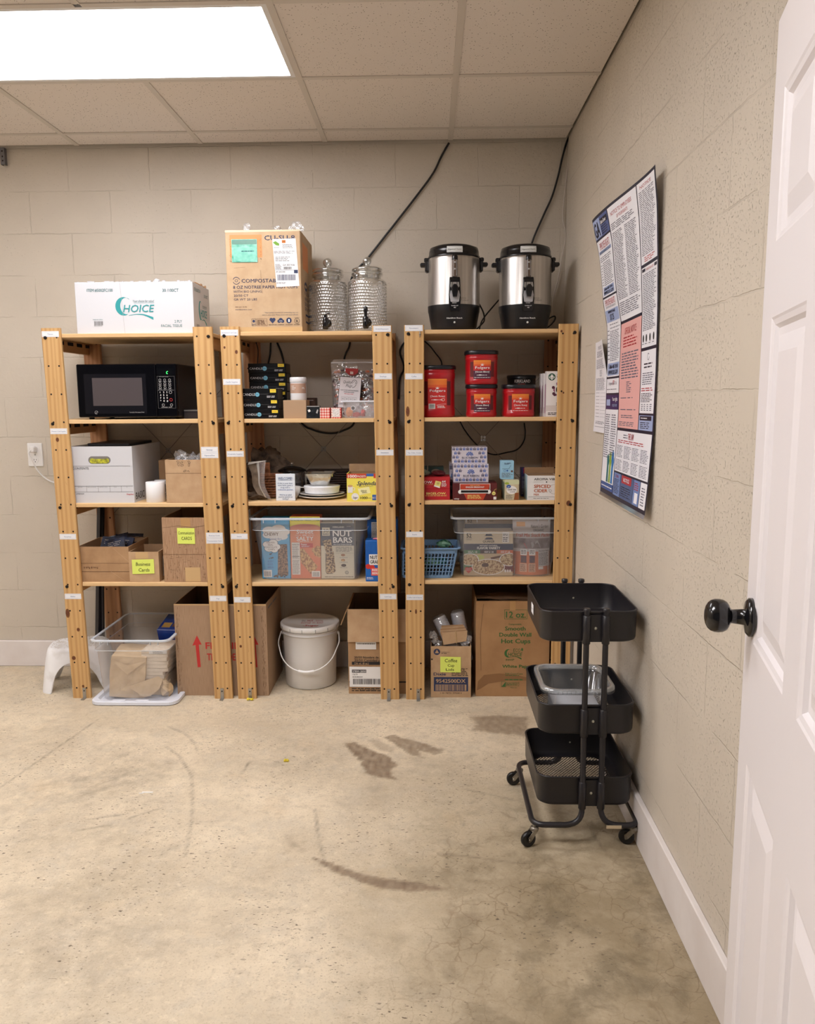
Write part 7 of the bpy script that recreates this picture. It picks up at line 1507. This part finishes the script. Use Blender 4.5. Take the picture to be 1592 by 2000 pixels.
# ================================================================= CART BY THE RIGHT WALL
def cart():
    dk = mk('cart_charcoal', (34, 32, 36), .36, bump=.03, bscale=200); scr = mk('cart_screw', (206, 204, 186), .35, metal=.5); stl = mk('caster_steel', (170, 164, 152), .35, metal=.7, col2=(120, 112, 100), vscale=30); rub = mk('caster_black', (20, 19, 20), .35)
    x0, x1, y0, y1 = .348, .653, 2.418, 2.800; HB = .099; tops = (.764, .462, .222); xp = (.487, .546)
    t = Thing('utility_cart', 'charcoal three-tier rolling cart with mesh-bottomed trays by the right wall', 'cart', ((x0+x1)/2, (y0+y1)/2, 0))
    for zt in tops:
        m = t.part('tray', 'charcoal tray with rolled rim'); zb = zt-HB; r = .045; q = .0012
        def R(e, z, rr=r): return rrect(x0+e, x1-e, y0+e, y1-e, rr, z, 8)
        m.loops([R(.030, zb), R(.008, zb), R(.003, zb+.004), R(.001, zb+.012), R(0, zt-.006), R(-.002, zt-.003), R(-.001, zt), R(.003, zt), R(.003, zt-.003), R(.0025, zb+.012), R(.009, zb+.003), R(.030, zb+.003)], dk, False, False, True)
        m.loops([R(.030, zb+.003), R(.030, zb)], dk, False, False)
        g = t.part('mesh_floor', 'expanded metal mesh floor', sub=m); a0, a1, b0, b1 = x0+.028, x1-.028, y0+.028, y1-.028; nx, ny = 22, 44; dx, dy = (a1-a0)/nx, (b1-b0)/ny; w = .0011
        for j in range(ny+1):
            y = b0+j*dy; s = 1 if j % 2 else -1; pts = []
            for i in range(nx*2+1):
                pts.append((a0+i*dx/2, y+s*(dy*.40 if i % 2 else -dy*.40)))
            vs = []; fs = []
            for k, (x, yy) in enumerate(pts):
                yy = min(b1+.004, max(b0-.004, yy)); vs += [(x, yy-w, zb+.0025), (x, yy+w, zb+.0025), (x, yy+w, zb+.0008), (x, yy-w, zb+.0008)]
            for k in range(len(pts)-1):
                o = 4*k
                for e in range(4): f = (e+1) % 4; fs.append((o+e, o+f, o+4+f, o+4+e))
            g.add(vs, fs, dk)
        for yy, sg in ((y0, -1), (y1, 1)):
            b = t.part('post_clip', 'bracket with pale screw'); b.box(xp[0]+.008, xp[1]-.008, yy+(-.004 if sg < 0 else .0005), yy+(-.0005 if sg < 0 else .004), zb+.002, zt-.010, dk)
            sc = t.part('screw', 'pale screw head', sub=b); sc.lathe([(.0048, 0), (.0045, .0015), (.002, .0025)], scr, ((xp[0]+xp[1])/2, yy+sg*.004, zb+HB*.46), 14, axis=(0, sg, 0))
            # the same screw shows inside the tray
            sc.lathe([(.0035, 0), (.003, .0015)], scr, ((xp[0]+xp[1])/2, yy-sg*.0030, zb+HB*.46), 10, axis=(0, -sg, 0))
    yf, yr = y0-.013, y1+.013; zbt = .074
    for k, sx in ((0, -1), (1, 1)):
        f = t.part('frame_tube', 'bent tube frame and posts'); X = xp[k]; xo = x0-.018 if k == 0 else x1+.012
        def arc(c, a, b, n=7): return [c[0]*(1-u)**2+c[1]*2*u*(1-u)+c[2]*u*u for u in [i/n for i in range(n+1)]]
        V = Vector; path = [V((X, yf, tops[0]+.006)), V((X, yf, .125))]
        path += arc([V((X, yf, .125)), V((X, yf-.012, zbt)), V((X+sx*.055, yf-.016, zbt))], 0, 0)
        path += [V((xo-sx*.04, yf-.016, zbt))] + arc([V((xo-sx*.04, yf-.016, zbt)), V((xo, yf-.016, zbt)), V((xo, yf+.03, zbt))], 0, 0)
        path += [V((xo, yr-.03, zbt))] + arc([V((xo, yr-.03, zbt)), V((xo, yr+.016, zbt)), V((xo-sx*.04, yr+.016, zbt))], 0, 0)
        path += [V((X+sx*.055, yr+.016, zbt))] + arc([V((X+sx*.055, yr+.016, zbt)), V((X, yr+.012, zbt)), V((X, yr, .125))], 0, 0) + [V((X, yr, tops[0]+.006))]
        P = [path[0]]
        for p in path[1:]:
            if (p-P[-1]).length > 1e-4: P.append(p)
        f.tube(P, .0092, dk, 14)
        for yy in (yf, yr):
            for zt in tops:
                s = t.part('post_sleeve', 'thicker sleeve on the post', sub=f); s.lathe([(.0098, zt-HB-.002), (.0122, zt-HB), (.0122, zt+(-.012)), (.0098, zt-.010)], dk, (X, yy, 0), 18)
            c = t.part('post_cap', 'round cap', sub=f); c.lathe([(.0112, tops[0]+.001), (.0114, tops[0]+.010), (.009, tops[0]+.0125)], dk, (X, yy, 0), 18)
        if k == 1:
            s = t.part('worn_sticker', 'torn beige sticker remnant', sub=f); s.box(.560, .608, yf-.016-.0102, yf-.016-.0095, zbt-.006, zbt+.005, mk('sticker_beige', (206, 188, 156), .8))
    for (cx, cy, ang) in ((x0-.012, yf-.006, 205), (x1+.000, yf-.002, 160), (x0-.014, yr-.01, 185), (x1+.004, yr-.006, 20)):
        c = t.part('caster', 'swivel caster'); a = radians(ang); ca, sa = cos(a), sin(a); wx, wy = cx+.022*ca, cy+.022*sa
        c.lathe([(.006, .062), (.006, .070)], stl, (cx, cy, 0), 14); c.lathe([(.012, .052), (.014, .054), (.014, .060), (.010, .063)], stl, (cx, cy, 0), 20)
        n = Vector((-sa, ca, 0))
        for s in (-1, 1):
            o = n*(.0105*s); P = [Vector((cx, cy, .054))+o+Vector((-.008*ca, -.008*sa, 0)), Vector((cx, cy, .054))+o+Vector((.010*ca, .010*sa, 0)), Vector((wx, wy, .030))+o+Vector((.006*ca, .006*sa, .004)), Vector((wx, wy, .0245))+o+Vector((.003*ca, .003*sa, -.006)), Vector((wx, wy, .0245))+o+Vector((-.006*ca, -.006*sa, -.002))]
            c.loops([P, [p+n*(.0018*s) for p in P]], stl, True, True)
            c.lathe([(.005, 0), (.004, .002)], stl, tuple(Vector((wx, wy, .025))+n*(.0123*s)), 12, axis=n*s)
        w = t.part('wheel', 'black wheel', sub=c); A = Vector((wx, wy, .0252))-n*.0085; w.lathe([(.010, .002), (.018, .001), (.0225, 0), (.0250, .004), (.0250, .013), (.0225, .017), (.018, .016), (.010, .015)], rub, tuple(A), 28, axis=n)
    tg = t.part('tray_tag', 'small white paper tag'); za = on_x(1040, 1188, x0-.0006); b = za; F = Face.flat(tg, (x0-.0008, b.y+.026, b.z+.017), (0, -.052, 0), (0, 0, -.034), (0, 0, 52, 34)); tg.poly([F.p(0, 0, 0), F.p(0, 34, 0), F.p(52, 34, 0), F.p(52, 0, 0)], paper); F.lines(14, 15, 38, 20, 1, ink_g)
    t.done()
    # -- clear container standing in the middle tray
    zb = tops[1]-HB+.0032; zr = zb+.122; A = on_z(1048, 1300, zr); B = on_z(1202, 1346, zr); xa, xb = .366, .606; ya, yb = 2.475, 2.735
    ct = clear('container_plastic', (232, 238, 244), .07, .16, .12); cr = clear('container_rim', (240, 246, 250), .30, .22, .15)
    t = Thing('food_container', 'clear plastic food container with a wide rim in the middle tray of the cart', 'container', ((xa+xb)/2, (ya+yb)/2, zb), -.03); m = t.part('body'); t.rz = 0
    R = lambda e, z: rrect(xa+e, xb-e, ya+e, yb-e, .05, z, 8)
    m.loops([R(.034, zb), R(.030, zb+.004), R(.018, zr-.018), R(.014, zr-.014)], ct, True, False, True)
    q = t.part('rim', 'wide pale rim'); q.loops([R(.014, zr-.014), R(.013, zr), R(.006, zr+.001), R(0, zr), R(-.001, zr-.016), R(.001, zr-.016)], cr, False, False, True)
    for k in range(10):
        a = k/10; x = xa+.05+(xb-xa-.1)*a; q.box(x-.0008, x+.0008, ya-.0012, ya+.001, zr-.015, zr-.001, cr)
    t.done()
    c = Carton('white_carton', 'white printed box lying inside the clear food container', 'box', (1080, 1350, 1188, 1378), ya+.05, zb+.0045, .13, white_card, w=.150, h=.045, xc=(xa+xb)/2); F = c.F; F.ring(1140, 1362, 12, 1.2, ink_navy, a0=180, a1=330); F.ring(1120, 1368, 9, .8, ink_lg); F.disc(1150, 1368, 4, ink_blue); F.lines(1085, 1354, 1110, 1360, 2, ink_g); c.done()
cart()

# ================================================================= NOTICES ON THE RIGHT WALL
def lerp_tab(tab, z):
    tab = sorted(tab)
    if z <= tab[0][0]: return tab[0][1]
    for (a, p), (b, q) in zip(tab, tab[1:]):
        if z <= b: return p+(q-p)*(z-a)/(b-a)
    return tab[-1][1]
LT = [(2.06, .604), (1.936, .633), (1.825, .647), (1.77, .652), (1.676, .670), (1.563, .674), (1.372, .673), (1.178, .666), (1.049, .661)]
RT = [(2.07, .650), (1.965, .662), (1.823, .669), (1.678, .674), (1.5, .676), (1.305, .673), (1.15, .664), (1.06, .656)]
def poster():
    YA, YB, ZT, ZB = 3.08, 2.42, 2.062, 1.062
    def fn(u, v, l):
        z = ZT-(ZT-ZB)*v+.018*(u-.2)*(1-v)*(1 if u > .2 else 0); a, b = lerp_tab(LT, z), lerp_tab(RT, z); s = u*u*(3-2*u)
        x = a+(b-a)*s - .010*sin(pi*u)*max(0, 1-v*3)*(1-u) + .006*sin(v*17+u*4)*max(0, .5-abs(v-.35))*sin(pi*min(1, u*1.2))
        return Vector((min(x, .6775)-.0005*l, YA+(YB-YA)*u, z))
    t = Thing('labor_law_poster', 'large rippled notice poster with blue headings and a pink panel on the right wall', 'poster', (.66, 2.75, ZB)); m = t.part('sheet')
    nav = mk('poster_navy', (30, 30, 52), .4); wh = mk('poster_white', (240, 240, 247), .35); lb = mk('poster_light_blue', (160, 176, 216), .4); pk = mk('poster_pink', (232, 176, 172), .4); bl = mk('poster_blue', (112, 136, 188), .4); pu = mk('poster_purple', (52, 36, 92), .4); rd = mk('poster_red', (178, 52, 60), .5); gr = mk('poster_green', (120, 178, 72), .5); tx = mk('poster_text', (104, 104, 120), .6); hd = mk('poster_head_blue', (86, 100, 150), .45)
    m.grid(lambda u, v: fn(u, v, 0), 24, 44, nav); m.grid(lambda u, v: fn(1-u, v, -.8), 24, 44, wh)
    F = Face(m, fn, (0, 0, 100, 152), 1.0, 30); F.iso = 1.0
    P = lambda x0, y0, x1, y1, mat: F.rect(x0, y0, x1, y1, mat, 1)
    W = lambda s, x0, yb, yt, x1, mat, **k: F.text(s, x0, yb, yt, mat, x1=x1, **k)
    # column 1
    P(1.5, 1.5, 31, 11.5, hd); F.rect(1.5, 1.8, 16.5, 11.2, lb, 2); W('GA', 2.5, 10.6, 3.0, 14.5, nav, bold=.05, l=3); F.rect(17, 3, 30, 6, nav, 2); W('Space Saver', 17.8, 5.6, 3.7, 28, wh, bold=.03, l=3); F.lines(17, 6.5, 30, 11, 4, nav)
    P(1.5, 12.5, 31, 42.5, wh); W('EMPLOYEE RIGHTS', 7, 17.5, 13.8, 27, rd, l=2); F.rect(3, 18, 29, 20, lb, 2); W('EMPLOYEE POLYGRAPH PROTECTION ACT', 4, 19.7, 18.3, 28, nav, l=3); F.lines(4, 21, 29, 24, 3, tx); F.lines(9, 24.5, 29, 37, 13, tx); F.lines(3, 25, 8, 37, 8, tx, words=1, fill=.2); F.rect(5, 37.5, 28, 41.8, lb, 2); W('1-866-487-9243', 7, 39.3, 37.9, 26, nav, bold=.03, l=3); W('WWW.DOL.GOV', 6, 41.5, 39.8, 27, nav, bold=.03, l=3)
    P(1.5, 43.5, 31, 86.5, wh); W('EMPLOYEE RIGHTS', 6, 47.5, 44.3, 27, rd, l=2); W('UNDER THE FAIR LABOR STANDARDS ACT', 6, 49, 47.9, 27, tx, l=2); F.rect(3, 50, 30, 56.5, lb, 2); W('MINIMUM WAGE', 9, 51.9, 50.5, 24, nav, bold=.02, l=3); W('$7.25', 12, 55.6, 52.4, 20, nav, bold=.03, l=3); F.lines(8, 57.5, 30, 78, 22, tx); F.lines(2.5, 58, 7.5, 78, 9, tx, words=1, fill=.2); F.rect(3, 79, 30, 85.8, lb, 2); W('1-866-487-9243', 6, 82, 79.8, 28, nav, bold=.03, l=3); W('WWW.DOL.GOV', 5, 85.2, 82.8, 28, nav, bold=.03, l=3)
    P(1.5, 87.6, 31, 95.5, wh); W('It depends on IT all', 7, 91, 89.2, 26, tx, l=2); W('IT', 17, 91, 88.6, 21, rd, l=3); F.lines(3, 93, 29, 94, 1, tx)
    P(1.5, 96.6, 31, 104.5, pu); W('Your rights', 17, 99.8, 97.6, 29, wh, bold=.02, l=2); F.rect(3, 99, 12, 102.5, lb, 2); W('matter here', 17, 103, 100.8, 28, lb, l=2)
    P(1.5, 104.6, 31, 145.5, wh)
    F.lines(3, 107, 15, 132, 20, tx, words=4); F.lines(17, 107, 29.5, 130, 18, tx, words=4)
    P(1.5, 133, 11, 136.5, gr); F.lines(2.5, 134, 10.5, 136, 1, wh, l=3)
    for x, top, mat in ((15.5, 129, mk('hand_teal', (44, 110, 116), .5)), (21, 127.5, mk('hand_green', (146, 176, 72), .5)), (26.5, 126.5, mk('hand_blue', (48, 120, 186), .5))):
        F.poly([(x-2.2, 145), (x-1.8, 136), (x-2.4, 132), (x+2.4, 132), (x+1.8, 136), (x+2.2, 145)], mat, 2)
        for i in range(4): F.poly([(x-2.4+i*1.2, 133), (x-2.6+i*1.3, top+abs(i-1.5)*.8), (x-1.7+i*1.3, top+abs(i-1.5)*.8), (x-1.3+i*1.2, 133)], mat, 2)
        F.poly([(x+2.0, 134), (x+3.4, 130.5), (x+4, 131), (x+2.2, 136)], mat, 2)
    P(1.5, 145.6, 31, 149.5, mk('poster_strip_blue', (50, 84, 150), .4)); F.lines(3, 147, 29, 148.4, 1, wh, words=9, ragged=0, l=2)
    # column 2
    P(32.2, 1.5, 73, 58.5, wh); W('NOTICE TO EMPLOYEES', 36, 6, 4, 66, rd, l=2); W('OF YOUR RIGHTS', 44, 8.6, 7, 60, rd, l=2); F.lines(34, 9.5, 71, 13, 4, tx); F.lines(34, 14, 51, 48, 40, tx, words=5); F.lines(53, 14, 71, 48, 40, tx, words=5); F.lines(34, 49, 71, 56, 7, tx)
    P(32.2, 60, 73, 114, pk); W('OFFICIAL NOTICE', 40, 66, 62.5, 64, rd, l=2); F.lines(38, 67, 66, 73, 4, rd, words=5); F.lines(36, 75, 69, 89, 10, tx, fill=.45); F.lines(47, 90, 58, 96, 6, tx, words=2, ragged=.5); F.lines(36, 98, 68, 99, 1, tx, words=3); F.lines(36, 104, 68, 105, 1, tx, words=3); F.lines(38, 107, 66, 109, 2, tx); F.lines(34, 110.5, 70, 113, 3, tx)
    P(32.2, 115.5, 98.5, 137, wh); W('THE LAW', 56, 119.5, 116.3, 67, rd, bold=.02, l=2); F.lines(46, 117, 55, 119.5, 2, tx, words=2); F.lines(36, 120, 94, 122, 2, rd, words=9)
    for x in (34, 50, 66, 82): F.lines(x, 123, x+14, 129.5, 9, tx, words=4); F.lines(x, 130.5, x+14, 136.3, 8, tx, words=4)
    P(32.2, 138, 47, 150, bl); W('COBRA', 36, 140.3, 138.8, 43, rd, l=2); F.lines(34, 141, 45.5, 149, 10, nav, words=4)
    P(47.8, 138, 74, 150, mk('poster_slate', (78, 98, 140), .4)); F.rect(50, 138, 70, 142, rd, 2); W('NOTICE', 54, 141, 139, 66, wh, bold=.02, l=3); F.lines(50, 143.5, 71, 149, 5, nav, words=4)
    P(74.8, 138, 86.5, 150, bl); F.lines(76, 139, 85, 143, 4, rd, words=3); F.rect(78, 144, 84, 149, wh, 2); P(87.3, 138, 98.5, 150, wh); F.lines(90, 140, 96, 149, 7, tx, words=2)
    # column 3
    P(74.2, 1.5, 98.5, 37.5, wh); W('NOTICE', 78, 4.5, 3, 93, rd, l=2); F.lines(76, 5.5, 97, 34, 36, tx); F.lines(79, 34.5, 95, 37, 3, rd, words=3)
    P(74.2, 39, 98.5, 75.5, wh); F.rect(75, 39.6, 80, 41, nav, 2); F.rect(94, 39.6, 98, 41, nav, 2); W('THE RIGHT AND A DUTY', 81, 41, 39.8, 93, rd, l=2); F.lines(76, 42, 97, 68, 32, tx)
    for x in (77, 82, 88, 94): F.disc(x, 71.3, 1.1, ink_k, ry=1.8, l=2); F.lines(x-2, 73.4, x+2, 74.2, 1, tx, words=2)
    P(74.2, 77, 98.5, 106, wh); F.ring(86, 80, 1.5, .4, tx); F.lines(79, 82.5, 93, 85.5, 2, nav, words=3); F.lines(77, 87, 96, 93, 6, tx); F.lines(76, 94, 96, 96, 2, rd, words=3); F.lines(76, 96.5, 96, 101, 6, nav); 
    for x in (77, 82, 87, 92): F.lines(x, 101.5, x+3.5, 105, 4, tx, words=1)
    P(74.2, 107, 98.5, 114, lb); F.rect(76, 107.3, 96, 109.3, nav, 2); F.lines(78, 107.8, 92, 108.9, 1, wh, l=3); F.lines(77, 110, 95, 113.4, 4, nav, words=3)
    gloss = t.part('laminate_edge', 'clear laminate edge'); gloss.grid(lambda u, v: fn(u, 1+.012*v, 0)+Vector((-.004*v, 0, 0)), 20, 1, clear('laminate', (236, 238, 242), .15, .3, .1)); t.done()
    # -- smaller sheet half behind it
    t = Thing('notice_sheet', 'narrow white notice sheet curling off the wall behind the large poster', 'notice', (.665, 3.18, 1.284)); m = t.part(); YA, YB = 3.285, 3.07
    def g(u, v, l):
        z = 1.634-.352*v; cu = .026*u*u*max(0, 1-v*2.2)+.010*(1-v)*max(0, .3-v)+.004*max(0, v-.85)*6*(1-u)
        return Vector((min(.678, .674-cu+.003*(u > .9))-.0005*l, YA+(YB-YA)*u-.02*u*max(0, .25-v), z))
    m.grid(lambda u, v: g(u, v, 0), 12, 16, wh); m.grid(lambda u, v: g(1-u, v, -.6), 12, 16, wh)
    F = Face(m, g, (0, 0, 100, 160), 1.0, 14); F.text('OFFICIAL NOTICE', 24, 14, 8, tx, x1=78, l=1); F.lines(14, 17, 88, 28, 5, tx, words=5, l=1); F.lines(10, 31, 90, 48, 9, tx, l=1, fill=.35); F.lines(40, 50, 64, 62, 6, tx, words=2, l=1, fill=.35); F.lines(10, 64, 90, 86, 12, tx, l=1, fill=.35)
    for k in range(8): F.rect(10, 90+k*6, 40, 90.6+k*6, tx, 1); F.rect(46, 90.4+k*6, 90, 90.7+k*6, tx, 1)
    F.lines(14, 140, 90, 146, 3, tx, l=1); F.rect(10, 150, 94, 150.6, tx, 1); t.done()
poster()

# ================================================================= BACK WALL FITTINGS AND CABLES
def fittings():
    pl = mk('outlet_plastic', (234, 232, 230), .35); x0, x1, z0, z1 = -2.086, -2.007, 1.078, 1.200; Y = WALL_B
    t = Thing('wall_outlet', 'white double wall outlet left of the shelving units', 'outlet', ((x0+x1)/2, Y, (z0+z1)/2)); m = t.part('cover_plate'); m.box(x0, x1, Y-.006, Y-.0002, z0, z1, pl, .003); cx = (x0+x1)/2
    for zz in (1.168, 1.112):
        r = t.part('receptacle'); r.lathe([(.017, 0), (.0165, .002)], pl, (cx, Y-.006, zz), 24, axis=(0, -1, 0))
        for dx, h in ((-.006, .008), (.006, .007)): r.box(cx+dx-.001, cx+dx+.001, Y-.0088, Y-.0078, zz-h/2+.002, zz+h/2+.002, hole_m)
        r.lathe([(.0026, 0), (.002, .0008)], hole_m, (cx, Y-.008, zz-.009), 10, axis=(0, -1, 0))
    s = t.part('screw'); s.lathe([(.003, 0), (.0025, .001)], zinc, (cx, Y-.006, 1.139), 10, axis=(0, -1, 0)); t.done()
    t = Thing('power_cord', 'white power cord plugged into the wall outlet', 'cord', (cx, Y-.02, 1.168)); p = t.part('plug'); p.box(cx-.014, cx+.014, Y-.042, Y-.009, 1.152, 1.184, pl, .005); c = t.part('cord')
    c.tube(spline([(cx-.004, Y-.040, 1.166), (cx-.010, Y-.052, 1.150), on_y(62, 898, Y-.05), on_y(73, 918, Y-.04), on_y(90, 935, Y-.03), on_y(112, 944, Y-.025), (-1.80, Y-.014, .965), (-1.70, Y-.012, .97)], 8), .0036, pl, 8); t.done()
    t = Thing('ceiling_bracket', 'small grey metal bracket hanging from the ceiling at the left edge', 'bracket', (-2.093, WALL_B-.02, 2.57)); m = t.part(); gm = mk('bracket_grey', (120, 118, 122), .45, metal=.6)
    m.box(-2.104, -2.084, WALL_B-.026, WALL_B-.023, 2.572, 2.652, gm, .001); m.box(-2.105, -2.102, WALL_B-.026, WALL_B-.002, 2.572, 2.652, gm); m.box(-2.086, -2.083, WALL_B-.026, WALL_B-.002, 2.572, 2.652, gm)
    for z in (2.59, 2.61, 2.635): m.lathe([(.004, 0), (.003, .001)], hole_m, (-2.094, WALL_B-.026, z), 10, axis=(0, -1, 0))
    t.done()
    cb = mk('cable_black', (22, 22, 24), .4); wcb = mk('wire_white', (206, 196, 186), .5)
    def cable(name, label, pts, r, mat=cb, Y=4.109, grp=None):
        P = [on_y(p[0], p[1], p[2] if len(p) > 2 else Y) for p in pts]; t = Thing(name, label, 'cable', P[0], group=grp); m = t.part(); m.tube(spline(P, 8), r, mat, 8); t.done()
    cable('cable', 'thick black cable slanting from the ceiling down behind the middle unit', [(877, 279), (862, 306), (845, 340), (805, 394), (750, 464), (715, 508), (690, 536), (683, 572), (685, 630), (683, 672), (676, 690), (672, 708), (672, 760), (692, 822), (668, 842), (640, 846), (610, 839), (588, 824), (566, 770), (556, 716), (550, 690), (541, 668)], .0050)
    cable('cable', 'thick black cable slanting from the ceiling corner down behind the right coffee urn', [(1119, 254, 4.09), (1108, 275), (1098, 310), (1090, 345), (1078, 385), (1062, 420), (1040, 472), (1030, 520), (1034, 600), (1060, 648)], .0048)
    cable('wire', 'thin white wire running down the right corner of the back wall', [(1117, 258), (1112, 300), (1106, 350), (1099, 421), (1104, 448), (1104, 470), (1097, 505), (1090, 545), (1081, 580), (1079, 606), (1081, 640)], .0028, wcb)
    cable('urn_cord', 'black cord looping down beside the left coffee urn', [(934, 590, 3.92), (944, 610, 3.96), (946, 625, 3.97), (940, 634, 3.96), (930, 644, 3.95)], .0036)
    cable('urn_cord', 'black cord running from the right coffee urn to the shelf between the urns', [(976, 584, 3.93), (962, 600, 3.97), (948, 617, 3.985), (940, 630, 3.99), (936, 645, 3.99)], .0034)
    cable('urn_cord', 'black cord looped at the right of the right coffee urn', [(1066, 628, 3.92), (1076, 620, 3.94), (1084, 618, 3.95), (1083, 626, 3.95), (1074, 636, 3.94), (1067, 641, 3.93)], .0036)
    cable('cable', 'black cable curving behind the tall red coffee canister', [(829, 666), (840, 676), (851, 690), (862, 706), (861, 722), (850, 760)], .0034)
    cable('cable', 'black cable curling behind the tea boxes', [(1024, 826), (1026, 845), (1023, 862), (1010, 878), (988, 884), (965, 888), (945, 880), (925, 862), (908, 840), (898, 822)], .0032)
    cable('cable', 'black cable hanging in the gap between the middle and rightmost units', [(794, 664), (784, 678), (782, 692), (788, 710), (788, 724), (781, 740), (779, 780)], .0044)
    cable('cable', 'black cable dropping behind the white file storage box', [(182, 826), (188, 838), (197, 854), (206, 868), (214, 900)], .0040)
    cable('cable', 'black cable behind the candle boxes at the left', [(529, 668), (528, 690), (524, 712), (521, 740)], .0046); cable('cable', 'thin black cable in front of the rear post behind the candle boxes', [(500, 668, 4.062), (504, 684, 4.062), (503, 712, 4.062)], .0022)
    cable('cable', 'black cable in the gap between the leftmost and middle units', [(418, 668), (425, 684), (433, 694), (440, 720)], .0032)
    wp = mk('paper_fleck', (238, 236, 230), .7); p = on_z(288, 1548, 0); t = Thing('paper_fleck', 'small white fleck of paper on the floor at the left', 'paper scrap', (p.x, p.y, 0)); m = t.part(); m.box(p.x-.02, p.x+.02, p.y-.003, p.y+.004, .0006, .002, wp); m.box(p.x-.028, p.x-.012, p.y-.01, p.y-.006, .0006, .002, wp); t.done()
fittings()
